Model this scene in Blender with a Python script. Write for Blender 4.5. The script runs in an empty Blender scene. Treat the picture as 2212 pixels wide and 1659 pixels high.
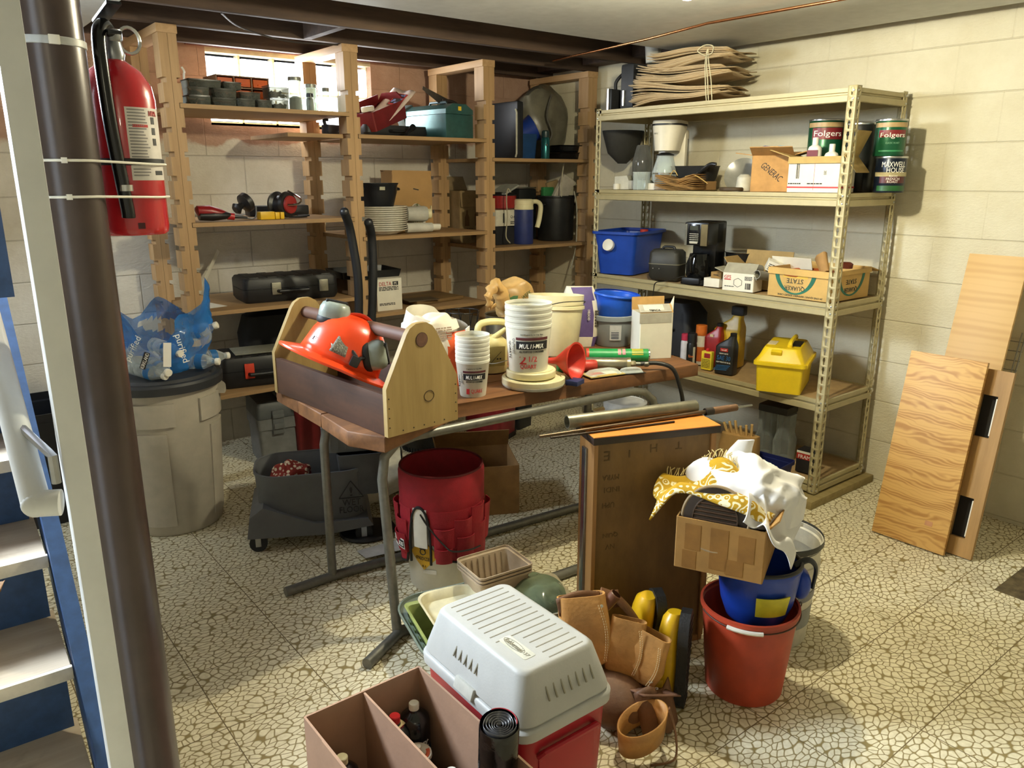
import bpy, bmesh, math, random
from math import sin, cos, pi, radians, hypot, atan2
from mathutils import Vector, Matrix, Euler
random.seed(7)
SC = bpy.context.scene
COL = SC.collection
V = Vector
# ---------------------------------------------------------------- camera
W_, H_, F_ = 2212, 1659, 1680.0
YAW, PIT, ROL = radians(51.627), radians(14.89), radians(-0.038)
CAM = V((0, 0, 1.5))
fw = V((cos(YAW) * cos(PIT), sin(YAW) * cos(PIT), -sin(PIT)))
_r = V((sin(YAW), -cos(YAW), 0)); _u = _r.cross(fw)
rt = _r * cos(ROL) + _u * sin(ROL); up = _u * cos(ROL) - _r * sin(ROL)
cd = bpy.data.cameras.new('camera'); cam = bpy.data.objects.new('camera', cd); COL.objects.link(cam)
m = Matrix((rt, up, -fw)).transposed().to_4x4(); m.translation = CAM
cam.matrix_world = m
cd.sensor_width = 36; cd.sensor_fit = 'HORIZONTAL'; cd.lens = F_ / W_ * 36; cd.clip_start = .05
SC.camera = cam
# ---------------------------------------------------------------- world, exposure, lamps
vs = SC.view_settings
vs.view_transform = 'Standard'; vs.look = 'None'; vs.gamma = 1; vs.use_curve_mapping = False
vs.exposure = 0.55
w = bpy.data.worlds.new('world'); SC.world = w; w.use_nodes = True
bg = w.node_tree.nodes['Background']; bg.inputs[0].default_value = (.9, .85, .8, 1); bg.inputs[1].default_value = .02
def lamp(name, kind, loc, power, col, size=.1, to=None, sy=None):
    l = bpy.data.lights.new(name, kind); l.energy = power; l.color = col
    if kind == 'AREA':
        l.size = size
        if sy: l.shape = 'RECTANGLE'; l.size_y = sy
    else: l.shadow_soft_size = size
    o = bpy.data.objects.new(name, l); COL.objects.link(o); o.location = loc
    if to: o.rotation_euler = (V(to) - V(loc)).to_track_quat('-Z', 'Y').to_euler()
    return o
BULBS = (((2.03, 1.70, 2.055), 1180), ((-.4, -1.1, 2.055), 110))       # place, glow: bare ceiling bulb, then an added fill bulb behind the camera
lamp('stairwell_daylight', 'AREA', (-.45, 3.3, 2.44), 330, (.78, .89, 1), .9, (.7, 0, .2), 1.6)
lamp('window_daylight', 'AREA', (1.95, 4.44, 1.965), 16, (.90, .95, 1), .95, (1.95, 3.4, 1.7), .33)
WINDOW_GLOW = 3.2
# ---------------------------------------------------------------- where a point of the place lies
def ray(x, y): return rt * (x - W_ / 2) - up * (y - H_ / 2) + fw * F_
def G(x, y, z=0): d = ray(x, y); return CAM + d * ((z - CAM.z) / d.z)
def AX(x, y, X): d = ray(x, y); return CAM + d * (X / d.x)
def AY(x, y, Y): d = ray(x, y); return CAM + d * (Y / d.y)
def K(p): return (V(p) - CAM).dot(fw) / F_
def back(p, r):                                     # a point r further away, same height
    d = V((p[0], p[1], 0)).normalized(); return V(p) + d * r
# ---------------------------------------------------------------- materials
def lin(c):
    if isinstance(c, str): c = tuple(int(c[i:i + 2], 16) / 255 for i in (0, 2, 4))
    return tuple(((x + .055) / 1.055) ** 2.4 if x > .04045 else x / 12.92 for x in c) + (1,)
MATS = {}
def nt(name):
    m = bpy.data.materials.new(name); m.use_nodes = True; n = m.node_tree
    return m, n, n.nodes['Principled BSDF']
def nd(n, t, **k):
    x = n.nodes.new(t)
    for a, b in k.items():
        if a[0] == 'i': x.inputs[int(a[1:])].default_value = b
        else: setattr(x, a, b)
    return x
def vec(n, sc=(1, 1, 1), rot=(0, 0, 0), gen='Object'):
    t = nd(n, 'ShaderNodeTexCoord'); mp = nd(n, 'ShaderNodeMapping'); n.links.new(t.outputs[gen], mp.inputs[0])
    mp.inputs['Scale'].default_value = sc; mp.inputs['Rotation'].default_value = rot
    return mp.outputs[0]
def ramp(n, fac, stops):
    r = nd(n, 'ShaderNodeValToRGB'); n.links.new(fac, r.inputs[0]); e = r.color_ramp.elements
    while len(e) < len(stops): e.new(.5)
    for q, (p, c) in zip(e, stops): q.position = p; q.color = lin(c) if not isinstance(c, float) else (c, c, c, 1)
    return r.outputs[0]
def bump(n, b, h, s=.3, d=.01):
    x = nd(n, 'ShaderNodeBump'); x.inputs['Strength'].default_value = s; x.inputs['Distance'].default_value = d
    n.links.new(h, x.inputs['Height']); n.links.new(x.outputs[0], b.inputs['Normal'])
def mixc(n, f, a, b, mode='MIX'):
    x = nd(n, 'ShaderNodeMix', data_type='RGBA', blend_type=mode)
    for i, v in ((0, f), (6, a), (7, b)):
        if hasattr(v, 'is_linked') or hasattr(v, 'links'): n.links.new(v, x.inputs[i])
        else: x.inputs[i].default_value = v
    return x.outputs[2]
def noise(n, v, scale, detail=4, rough=.5):
    x = nd(n, 'ShaderNodeTexNoise'); n.links.new(v, x.inputs[0])
    x.inputs['Scale'].default_value = scale; x.inputs['Detail'].default_value = detail; x.inputs['Roughness'].default_value = rough
    return x.outputs[0]
def M(c, rough=.5, metal=0, var=.12, scale=18, bmp=0, bsc=60, alpha=None, coat=0, name=None, emit=0, spec=.5):
    """plain surface: base colour with a faint mottling, optional grain"""
    key = (c, rough, metal, var, scale, bmp, bsc, alpha, coat, emit, spec)
    if key in MATS: return MATS[key]
    m, n, b = nt(name or 'surface_%03d' % len(MATS)); l = lin(c)
    b.inputs['Roughness'].default_value = rough; b.inputs['Metallic'].default_value = metal
    b.inputs['Coat Weight'].default_value = coat; b.inputs['Specular IOR Level'].default_value = spec
    v = vec(n); f = noise(n, v, scale, 5, .6)
    d = tuple(max(0, x * (1 - var * 1.6)) for x in l[:3]) + (1,); u = tuple(min(1, x * (1 + var)) for x in l[:3]) + (1,)
    r = nd(n, 'ShaderNodeValToRGB'); n.links.new(f, r.inputs[0]); r.color_ramp.elements[0].position = .3; r.color_ramp.elements[1].position = .7
    r.color_ramp.elements[0].color = d; r.color_ramp.elements[1].color = u
    n.links.new(r.outputs[0], b.inputs['Base Color'])
    if emit: n.links.new(r.outputs[0], b.inputs['Emission Color']); b.inputs['Emission Strength'].default_value = emit
    if bmp: bump(n, b, noise(n, v, bsc, 3), bmp, .004)
    if alpha is not None:
        o = n.nodes['Material Output']; t = nd(n, 'ShaderNodeBsdfTransparent'); x = nd(n, 'ShaderNodeMixShader')
        lw = nd(n, 'ShaderNodeLayerWeight'); lw.inputs[0].default_value = .35
        mm = nd(n, 'ShaderNodeMath', operation='MULTIPLY_ADD', i1=.7, i2=alpha); n.links.new(lw.outputs[1], mm.inputs[0]); mm.use_clamp = True
        n.links.new(mm.outputs[0], x.inputs[0]); n.links.new(t.outputs[0], x.inputs[1]); n.links.new(b.outputs[0], x.inputs[2]); n.links.new(x.outputs[0], o.inputs[0])
        t.inputs[0].default_value = tuple(.45 + .55 * min(1, q * 1.15) for q in l[:3]) + (1,)
    MATS[key] = m
    return m
def wood(a, b_, axis=2, sc=7, stretch=.08, rough=.65, rings=0, dark=None, name='wood'):
    key = ('w', a, b_, axis, sc, stretch, rough, rings, dark)
    if key in MATS: return MATS[key]
    m, n, b = nt(name); s = [1, 1, 1]; s[axis] = stretch
    v = vec(n, tuple(s)); f = noise(n, v, sc * 5, 6, .65)
    if rings:
        wv = nd(n, 'ShaderNodeTexWave', wave_type='RINGS', rings_direction='SPHERICAL'); n.links.new(v, wv.inputs[0])
        wv.inputs['Scale'].default_value = rings; wv.inputs['Distortion'].default_value = 9; wv.inputs['Detail'].default_value = 3; wv.inputs['Detail Scale'].default_value = 1.1
        f = mixc(n, .35, wv.outputs[0], f)
    c = ramp(n, f, [(.28, b_), (.72, a)])
    if dark:
        f2 = noise(n, vec(n, (1, 1, 1)), 3.2, 5, .7); c = mixc(n, ramp(n, f2, [(.5, 0.0), (.72, 0.8)]), c, lin(dark))
    n.links.new(c, b.inputs['Base Color']); b.inputs['Roughness'].default_value = rough
    bump(n, b, f, .25, .003); MATS[key] = m
    return m
# ---------------------------------------------------------------- objects
def link(o, parent=None):
    COL.objects.link(o)
    if parent: o.parent = parent
    return o
def tag(o, label=None, cat=None, group=None, kind=None):
    for k, v in (('label', label), ('category', cat), ('group', group), ('kind', kind)):
        if v: o[k] = v
    return o
def thing(name, label, cat, loc=(0, 0, 0), rz=0, group=None, rot=None):
    o = bpy.data.objects.new(name, None); o.empty_display_size = .05
    o.location = loc; o.rotation_euler = rot or (0, 0, radians(rz)); link(o)
    return tag(o, label, cat, group)
def rr(w, d, r, z, n=4, cx=0, cy=0):                 # ring of a rounded rectangle
    r = max(1e-4, min(r, w / 2 - 1e-4, d / 2 - 1e-4)); out = []
    for k, (sx, sy) in enumerate(((1, 1), (-1, 1), (-1, -1), (1, -1))):
        for i in range(n + 1):
            a = pi / 2 * (k + i / n)
            out.append(V((cx + sx * (w / 2 - r) + r * cos(a), cy + sy * (d / 2 - r) + r * sin(a), z)))
    return out
def circ(r, z, n=24, cx=0, cy=0, ry=None): return [V((cx + r * cos(2 * pi * i / n), cy + (ry or r) * sin(2 * pi * i / n), z)) for i in range(n)]
def spline(pts, k=6):
    pts = [V(p) for p in pts]; out = []
    for i in range(len(pts) - 1):
        a = pts[max(0, i - 1)]; b = pts[i]; c = pts[i + 1]; d = pts[min(len(pts) - 1, i + 2)]
        for j in range(k):
            t = j / k
            out.append(.5 * ((2 * b) + (c - a) * t + (2 * a - 5 * b + 4 * c - d) * t * t + (3 * b - a - 3 * c + d) * t ** 3))
    return out + [pts[-1]]
class B:
    """collects shapes into one mesh"""
    def __init__(s): s.bm = bmesh.new(); s.mi = 0; s.T = Matrix()
    def mat(s, i): s.mi = i; return s
    def at(s, loc=(0, 0, 0), rot=(0, 0, 0)): s.T = Matrix.Translation(V(loc)) @ Euler([radians(a) for a in rot]).to_matrix().to_4x4(); return s
    def vs(s, pts): return [s.bm.verts.new(s.T @ V(p)) for p in pts]
    def face(s, vv):
        try: f = s.bm.faces.new(vv); f.material_index = s.mi; return f
        except ValueError: return None
    def loft(s, rings, c0=True, c1=True, closed=True):
        R = [s.vs(r) for r in rings]; n = len(R[0])
        for a, b in zip(R, R[1:]):
            for i in range(n if closed else n - 1): s.face((a[i], a[(i + 1) % n], b[(i + 1) % n], b[i]))
        if c0: s.face(R[0][::-1])
        if c1: s.face(R[-1])
        return s
    def box(s, c, d, rot=(0, 0, 0), bev=0):
        x, y, z = (q / 2 for q in d); Mx = s.T @ Matrix.Translation(V(c)) @ Euler([radians(a) for a in rot]).to_matrix().to_4x4()
        vv = [s.bm.verts.new(Mx @ V((sx * x, sy * y, sz * z))) for sz in (-1, 1) for sx, sy in ((-1, -1), (1, -1), (1, 1), (-1, 1))]
        fs = [s.face([vv[i] for i in q]) for q in ((3, 2, 1, 0), (4, 5, 6, 7), (0, 1, 5, 4), (1, 2, 6, 5), (2, 3, 7, 6), (3, 0, 4, 7))]
        if bev:
            ed = list({e for f in fs for e in f.edges})
            r = bmesh.ops.bevel(s.bm, geom=ed, offset=min(bev, min(d) * .45), segments=2, affect='EDGES', profile=.6)
            for f in r['faces']: f.material_index = s.mi
        return s
    def lathe(s, prof, n=28, c=(0, 0, 0), c0=True, c1=True, sq=1):
        return s.loft([circ(max(r, 1e-4), z, n, c[0], c[1], max(r, 1e-4) * sq) for r, z in [(r, z + c[2]) for r, z in prof]], c0, c1)
    def tube(s, pts, r, n=10, cap=True, closed=False, rr_=None, flat=1):
        P = [V(p) for p in pts]; N = len(P); rings = []; nrm = None
        for i in range(N):
            t = (P[(i + 1) % N] - P[i - 1]) if closed else (P[min(i + 1, N - 1)] - P[max(i - 1, 0)])
            t.normalize()
            if nrm is None: nrm = t.orthogonal().normalized()
            nrm = (nrm - t * nrm.dot(t)).normalized(); b = t.cross(nrm); q = rr_[i] if rr_ else r
            rings.append([P[i] + nrm * (q * cos(2 * pi * k / n)) + b * (q * flat * sin(2 * pi * k / n)) for k in range(n)])
        if closed: rings.append(rings[0]); cap = False
        return s.loft(rings, cap, cap)
    def rod(s, a, b, r, r2=None, n=14): return s.tube([a, b], r, n, rr_=[r, r2 if r2 is not None else r])
    def prism(s, poly, h0, h1, ax='z'):
        f = {'z': lambda p, h: (p[0], p[1], h), 'y': lambda p, h: (p[0], h, p[1]), 'x': lambda p, h: (h, p[0], p[1])}[ax]
        return s.loft([[f(p, h0) for p in poly], [f(p, h1) for p in poly]])
    def sheet(s, fn, nu, nv):
        g = [s.vs([fn(i / nu, j / nv) for i in range(nu + 1)]) for j in range(nv + 1)]
        for j in range(nv):
            for i in range(nu): s.face((g[j][i], g[j][i + 1], g[j + 1][i + 1], g[j + 1][i]))
        return s
    def ell(s, c, r, n=20, m=12, z0=-1, z1=1):
        rings = []
        for j in range(m + 1):
            a = math.asin(z0) + (math.asin(z1) - math.asin(z0)) * j / m
            rings.append([V(c) + V((r[0] * max(cos(a), 1e-3) * cos(2 * pi * i / n), r[1] * max(cos(a), 1e-3) * sin(2 * pi * i / n), r[2] * sin(a))) for i in range(n)])
        return s.loft(rings)
    def arc(s, r, a0, a1, z0, z1, n=16, c=(0, 0), r1=None):
        return s.sheet(lambda u, v: (c[0] + (r + ((r1 or r) - r) * v) * cos(radians(a0 + (a1 - a0) * u)), c[1] + (r + ((r1 or r) - r) * v) * sin(radians(a0 + (a1 - a0) * u)), z0 + (z1 - z0) * v), n, 2)
    def jitter(s, a, sc=8, seed=0):
        from mathutils import noise as N
        for v in s.bm.verts: v.co += N.noise_vector(v.co * sc + V((seed, seed * 1.7, 3))) * a
        return s
    def obj(s, name, mats, parent=None, sharp=38, thick=0, sub=0, label=None, loc=None, rot=None):
        bm = s.bm; bmesh.ops.recalc_face_normals(bm, faces=bm.faces[:])
        ca = cos(radians(sharp))
        for f in bm.faces: f.smooth = True
        for e in bm.edges:
            if len(e.link_faces) == 2 and e.link_faces[0].normal.dot(e.link_faces[1].normal) < ca: e.smooth = False
        me = bpy.data.meshes.new(name); bm.to_mesh(me); bm.free()
        for q in (mats if isinstance(mats, (list, tuple)) else [mats]): me.materials.append(q)
        o = link(bpy.data.objects.new(name, me), parent)
        if loc is not None: o.location = loc
        if rot is not None: o.rotation_euler = [radians(a) for a in rot]
        if sub: q = o.modifiers.new('sub', 'SUBSURF'); q.levels = q.render_levels = sub
        if thick: q = o.modifiers.new('solid', 'SOLIDIFY'); q.thickness = abs(thick); q.offset = -1 if thick > 0 else 1
        if label: o['label'] = label
        return o
def dup(root, loc, rz=None, label=None, group=None, sc=None):
    r = root.copy(); COL.objects.link(r); r.location = loc
    if rz is not None: r.rotation_euler = (0, 0, radians(rz))
    if sc: r.scale = (sc,) * 3
    if label: r['label'] = label
    if group: r['group'] = group
    for ch in list(root.children):
        c = ch.copy(); COL.objects.link(c); c.parent = r
        for g in ch.children: d = g.copy(); COL.objects.link(d); d.parent = c
    return r
TXT = {}
def text(s, w, h, m, parent, loc, rot=(90, 0, 0), name='lettering', bend=None, flip=False, ext=.0006, shear=0, bold=0):
    """raised letters fitted to a w x h box centred at loc; bend=radius wraps them round an upright cylinder"""
    cu = bpy.data.curves.new(name, 'FONT'); cu.body = s; cu.extrude = .012; cu.resolution_u = 2; cu.shear = shear; cu.offset = bold
    cu.align_x = 'CENTER'; cu.align_y = 'CENTER'
    t = link(bpy.data.objects.new(name, cu)); dg = bpy.context.evaluated_depsgraph_get()
    me = bpy.data.meshes.new_from_object(t.evaluated_get(dg)); bpy.data.objects.remove(t); bpy.data.curves.remove(cu)
    xs = [v.co.x for v in me.vertices]; ys = [v.co.y for v in me.vertices]
    x0, x1, y0, y1 = min(xs), max(xs), min(ys), max(ys)
    for v in me.vertices:
        x = ((v.co.x - x0) / (x1 - x0) - .5) * w; y = ((v.co.y - y0) / (y1 - y0) - .5) * h
        if flip: x, y = -x, -y
        z = v.co.z / .012 * ext
        if bend: a = x / bend; x, z = (bend + z) * sin(a), (bend + z) * cos(a) - bend
        v.co = (x, y, z)
    me.materials.clear(); me.materials.append(m)
    o = link(bpy.data.objects.new(name, me), parent); o.location = loc; o.rotation_euler = [radians(a) for a in rot]
    return o
def cyltext(s, w, h, m, parent, r, ang, z, name='lettering', tilt=0, **k):
    a = radians(ang)
    return text(s, w, h, m, parent, (r * cos(a), r * sin(a), z), (90 + tilt, 0, ang + 90), name, bend=r, **k)
def barcode(b, x0, x1, z0, z1, y, n=14):
    x = x0
    for i in range(n):
        q = (x1 - x0) / n * random.choice((.35, .5, .75)); b.box((x + q / 2, y, (z0 + z1) / 2), (q, .0008, z1 - z0)); x += (x1 - x0) / n
    return b
def fine(b, x0, x1, z0, z1, y, rows, k=3, gap=.35):      # rows of small print as short strokes
    h = (z1 - z0) / rows
    for i in range(rows):
        x = x0
        while x < x1 - .002:
            q = min(random.uniform(.5, 1.6) * (x1 - x0) / (k * 2.2), x1 - x); b.box((x + q / 2, y, z1 - (i + .5) * h), (q, .0006, h * (1 - gap))); x += q + (x1 - x0) * .03
    return b
# ---------------------------------------------------------------- room surfaces
def brick(n, v, wd, ht, mortar, off=.5, smooth=.3):
    b = nd(n, 'ShaderNodeTexBrick', offset=off); n.links.new(v, b.inputs[0]); b.inputs['Scale'].default_value = 1
    b.inputs['Brick Width'].default_value = wd; b.inputs['Row Height'].default_value = ht
    b.inputs['Mortar Size'].default_value = mortar; b.inputs['Mortar Smooth'].default_value = smooth
    return b.outputs['Fac']
def mat_floor():
    m, n, b = nt('pebble_vinyl'); v = vec(n)
    dn = nd(n, 'ShaderNodeTexNoise'); n.links.new(v, dn.inputs[0]); dn.inputs['Scale'].default_value = 5
    a = nd(n, 'ShaderNodeVectorMath', operation='MULTIPLY_ADD'); n.links.new(dn.outputs[1], a.inputs[0]); a.inputs[1].default_value = (.10, .10, 0); n.links.new(v, a.inputs[2])
    mp = nd(n, 'ShaderNodeMapping'); n.links.new(a.outputs[0], mp.inputs[0]); mp.inputs['Scale'].default_value = (37, 50, 0); mp.inputs['Rotation'].default_value = (0, 0, .7)
    vo = nd(n, 'ShaderNodeTexVoronoi', feature='DISTANCE_TO_EDGE', voronoi_dimensions='2D'); n.links.new(mp.outputs[0], vo.inputs[0]); vo.inputs['Scale'].default_value = 1; vo.inputs['Randomness'].default_value = .85
    edge = ramp(n, vo.outputs[0], [(.03, 0.0), (.11, 1.0)])
    vf = nd(n, 'ShaderNodeTexVoronoi', feature='F1', voronoi_dimensions='2D'); n.links.new(mp.outputs[0], vf.inputs[0]); vf.inputs['Scale'].default_value = 1; vf.inputs['Randomness'].default_value = .85
    edge = mixc(n, 1.0, edge, ramp(n, vf.outputs[0], [(.56, 1.0), (.74, 0.0)]), 'MULTIPLY')
    pb = ramp(n, noise(n, v, 70, 4), [(.3, 'dbd2b3'), (.7, 'f1eacf')])
    c = mixc(n, edge, lin('8f7e50'), pb)
    mp2 = nd(n, 'ShaderNodeMapping'); n.links.new(v, mp2.inputs[0]); mp2.inputs['Location'].default_value = (-1.75 + .3048 * 20, -1.05 + .3048 * 20, 0)
    s = brick(n, mp2.outputs[0], .3048, .3048, .0016, 0, .1); c = mixc(n, s, c, lin('6e5d3a'))
    big = noise(n, v, 2.3, 6, .7); c = mixc(n, ramp(n, big, [(.52, 0.0), (.80, .55)]), c, lin('7d6b48'))
    sp = noise(n, v, 26, 3, .7); c = mixc(n, ramp(n, sp, [(.68, 0.0), (.76, .7)]), c, lin('4a3a22'))
    # bare patch where a tile is missing
    sx = nd(n, 'ShaderNodeSeparateXYZ'); n.links.new(v, sx.inputs[0])
    def band(o, lo, hi):
        g = nd(n, 'ShaderNodeMath', operation='GREATER_THAN', i1=lo); n.links.new(o, g.inputs[0]); l = nd(n, 'ShaderNodeMath', operation='LESS_THAN', i1=hi); n.links.new(o, l.inputs[0])
        q = nd(n, 'ShaderNodeMath', operation='MULTIPLY'); n.links.new(g.outputs[0], q.inputs[0]); n.links.new(l.outputs[0], q.inputs[1]); return q.outputs[0]
    q = nd(n, 'ShaderNodeMath', operation='MULTIPLY'); n.links.new(band(sx.outputs[0], 3.05, 3.36), q.inputs[0]); n.links.new(band(sx.outputs[1], .55, .935), q.inputs[1])
    c = mixc(n, q.outputs[0], c, ramp(n, noise(n, v, 30, 5), [(.3, '3d3324'), (.7, '6e6045')]))
    n.links.new(c, b.inputs['Base Color']); n.links.new(ramp(n, big, [(.3, .38), (.7, .6)]), b.inputs['Roughness'])
    bump(n, b, edge, .35, .0015)
    return m
def mat_block(name, c1, c2, mort, rot, phase, bare=None, vert=1):
    m, n, b = nt(name); mp = nd(n, 'ShaderNodeMapping'); t = nd(n, 'ShaderNodeTexCoord'); n.links.new(t.outputs['Object'], mp.inputs[0])
    sw = nd(n, 'ShaderNodeSeparateXYZ'); n.links.new(t.outputs['Object'], sw.inputs[0]); cb = nd(n, 'ShaderNodeCombineXYZ')
    n.links.new(sw.outputs[rot], cb.inputs[0]); ad = nd(n, 'ShaderNodeMath', operation='ADD', i1=phase); n.links.new(sw.outputs[2], ad.inputs[0]); n.links.new(ad.outputs[0], cb.inputs[1])
    off = nd(n, 'ShaderNodeVectorMath', operation='ADD'); n.links.new(cb.outputs[0], off.inputs[0]); off.inputs[1].default_value = (20 * .4064, 0, 0)
    j = brick(n, off.outputs[0], .4064, .2032, .004, .5, .6)
    rw = nd(n, 'ShaderNodeMath', operation='DIVIDE', i1=.2032); n.links.new(ad.outputs[0], rw.inputs[0]); fr = nd(n, 'ShaderNodeMath', operation='FRACT'); n.links.new(rw.outputs[0], fr.inputs[0])
    pg = nd(n, 'ShaderNodeMath', operation='PINGPONG', i1=.5); n.links.new(fr.outputs[0], pg.inputs[0]); hz = ramp(n, pg.outputs[0], [(.012, 1.0), (.03, float(vert))])
    j = mixc(n, 1.0, j, hz, 'MULTIPLY')                      # upright joints are filled more than the bed joints
    jr = nd(n, 'ShaderNodeMath', operation='MULTIPLY', i1=.55); n.links.new(j, jr.inputs[0])
    v = vec(n); f = noise(n, v, 4, 6, .7); c = ramp(n, f, [(.3, c2), (.65, c1)])
    c = mixc(n, jr.outputs[0], c, lin(mort))
    sp = noise(n, v, 9, 8, .85); c = mixc(n, ramp(n, sp, [(.69, 0.0), (.75, .85)]), c, lin('7c6a4a'))
    if bare:
        mk = nd(n, 'ShaderNodeMath', operation='MULTIPLY_ADD', i1=.18); n.links.new(noise(n, v, 6, 5), mk.inputs[0]); n.links.new(sw.outputs[2], mk.inputs[2])
        mask = nd(n, 'ShaderNodeMapRange'); n.links.new(mk.outputs[0], mask.inputs[0]); mask.inputs[1].default_value = 1.77; mask.inputs[2].default_value = 1.79
        c = mixc(n, mask.outputs[0], c, ramp(n, f, [(.3, bare), (.7, 'c3a08a')]))
    n.links.new(c, b.inputs['Base Color']); b.inputs['Roughness'].default_value = .8
    h = nd(n, 'ShaderNodeMath', operation='MULTIPLY_ADD', i1=-1.2); n.links.new(j, h.inputs[0]); n.links.new(noise(n, vec(n, (1, 1, 2.2)), 55, 5, .7), h.inputs[2])
    bump(n, b, h.outputs[0], .7, .006)
    return m
def struct(name, b, m, **k): return tag(b.obj(name, m, **k), kind='structure')
XR, YB, ZC = 3.74, 4.45, 2.15
struct('floor', B().box((.5, 1, -.05), (6.6, 7.2, .1)), mat_floor())
mb = mat_block('painted_block_back', 'd6d0c2', 'c4bcab', 'a79f8f', 0, .013, 'a3806a')
wx0, wx1, wz0, wz1 = 1.465, 2.44, 1.785, 2.142
bw = B()
for x0, x1, z0, z1 in ((-2.8, wx0, 0, 2.45), (wx1, XR + .2, 0, 2.45), (wx0, wx1, 0, wz0), (wx0, wx1, wz1 + .05, 2.45)):
    bw.box(((x0 + x1) / 2, YB + .1, (z0 + z1) / 2), (x1 - x0, .2, z1 - z0))
struct('wall_back', bw, mb)
struct('wall_right', B().box((XR + .1, .95, 1.225), (.2, 7, 2.45)), mat_block('painted_block_right', 'e0d9bf', 'd6cdaf', 'cbc1a2', 1, -.016, None, .25))
struct('wall_left', B().box((-2.8, .9, 1.225), (.1, 7.1, 2.45)), M('cfc6b2', .8))
struct('wall_near', B().box((.5, -2.55, 1.225), (6.6, .1, 2.45)), M('cfc6b2', .8))
# ceiling boards nailed under the joists, open joists beyond, a gap over the stairs
gc = M('bcbdb8', .55, var=.06, name='ceiling_board')
bc = B()
for x0, x1, y0, y1 in ((-2.8, -1.0, -2.5, 4.45), (-1.0, .13, -2.5, .9), (.13, 3.58, -2.5, 2.955), (.13, .84, 2.955, 4.45)):
    bc.box(((x0 + x1) / 2, (y0 + y1) / 2, ZC + .006), (x1 - x0, y1 - y0, .012))
struct('ceiling', bc, gc)
jm = wood('5d4a3c', '3d2e26', 0, 5, .1, .8, name='old_joist')
struct('trim_1', B().box((.5, .95, 2.47), (6.7, 7.1, .04)), jm)
for i, y in enumerate((3.41, 3.83, 4.27)):
    struct('trim_%d' % (i + 2), B().box((2.29, y + .02, ZC + .115), (2.9, .04, .23), bev=.002), jm)
struct('trim_5', B().box((1.76, 3.64, ZC + .1), (.04, .37, .2)), jm)
struct('trim_6', B().box((XR - .08, 1.5, ZC + .13), (.12, 6, .2)), jm)
struct('trim_7', B().box((.13, 2.67, ZC + .15), (.04, 3.6, .30)), jm)
struct('trim_8', B().box(((wx0 + wx1) / 2, YB - .012, wz1 + .05), (wx1 - wx0 + .2, .025, .055)), wood('7a4638', '56302a', 0, 6))
# glass block window
wn = B(); nb = 5; bwid = (wx1 - wx0) / nb
for i in range(nb):
    for j in range(2):
        h = (wz1 - wz0 - .02) / 2; cx = wx0 + bwid * (i + .5); cz = wz0 + .01 + h * (j + .5)
        wn.box((cx, YB + .075, cz), (bwid - .012, .07, h - .01), bev=.012)
def mat_glassblock():
    m, n, b = nt('glass_block'); v = vec(n, (1, 1, 1))
    f = nd(n, 'ShaderNodeTexNoise'); n.links.new(v, f.inputs[0]); f.inputs['Scale'].default_value = 14; f.inputs['Distortion'].default_value = 2.2
    c = ramp(n, f.outputs[0], [(.32, '9fabb0'), (.47, 'e6eef4'), (.6, 'f4f8ff')])
    n.links.new(c, b.inputs['Base Color']); b.inputs['Roughness'].default_value = .15
    n.links.new(c, b.inputs['Emission Color']); b.inputs['Emission Strength'].default_value = WINDOW_GLOW
    bump(n, b, f.outputs[0], .6, .01)
    return m
win = struct('window_1', wn, mat_glassblock())
fr = B(); fr.box(((wx0 + wx1) / 2, YB + .04, wz1 + .012), (wx1 - wx0, .08, .024)).box(((wx0 + wx1) / 2, YB + .075, wz0 - .006), (wx1 - wx0, .15, .012))
for i in range(nb + 1): fr.box((wx0 + bwid * i, YB + .08, (wz0 + wz1) / 2), (.012, .06, wz1 - wz0))
for zz in (wz0 + .004, (wz0 + wz1) / 2): fr.box(((wx0 + wx1) / 2, YB + .08, zz), (wx1 - wx0, .06, .01))
fr.obj('window_frame', M('cfc3a0', .7), win)
# bare bulb in its ceiling socket, and the added fill bulb
for i, ((x, y, z), g) in enumerate(BULBS):
    o = thing('ceiling_light', ('bare glowing bulb in a ceiling socket above the drawer', 'added bare fill bulb in a ceiling socket behind the camera')[i], 'lamp', (x, y, z))
    B().lathe([(.012, .05), (.045, .06), (.05, .085), (.05, .0945)], 24).obj('socket', M('e6e2d8', .4), o)
    em, n, bb_ = nt('bulb_glow'); bb_.inputs['Base Color'].default_value = (1, .95, .8, 1); bb_.inputs['Emission Color'].default_value = (1, .91, .64, 1); bb_.inputs['Emission Strength'].default_value = g
    B().lathe([(.001, -.035), (.02, -.029), (.033, -.012), (.034, .005), (.026, .028), (.013, .05), (.001, .052)], 20).obj('bulb', em, o)
# copper water pipe under the ceiling, cable on a joist
cp = B().tube([G(1195, 131, 2.145), G(1400, 84, 2.12), G(1530, 50, 2.12), (2.85, 1.2, 2.12)], .006)
tag(cp.obj('water_pipe', M('c98a5a', .25, 1, name='copper')), 'thin copper pipe running under the ceiling above the metal shelving', 'pipe')
B_ = B(); B_.tube(spline([(1.2, 3.4, 2.14), (1.35, 3.6, 2.13), (1.62, 3.78, 2.125), (1.85, 3.82, 2.135), (1.99, 3.86, 2.15)], 8), .004, 6)
tag(B_.obj('ceiling_cable', M('3a3532', .5)), 'thin dark cable sagging under the ceiling joists near the glass block window', 'cable')
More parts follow.
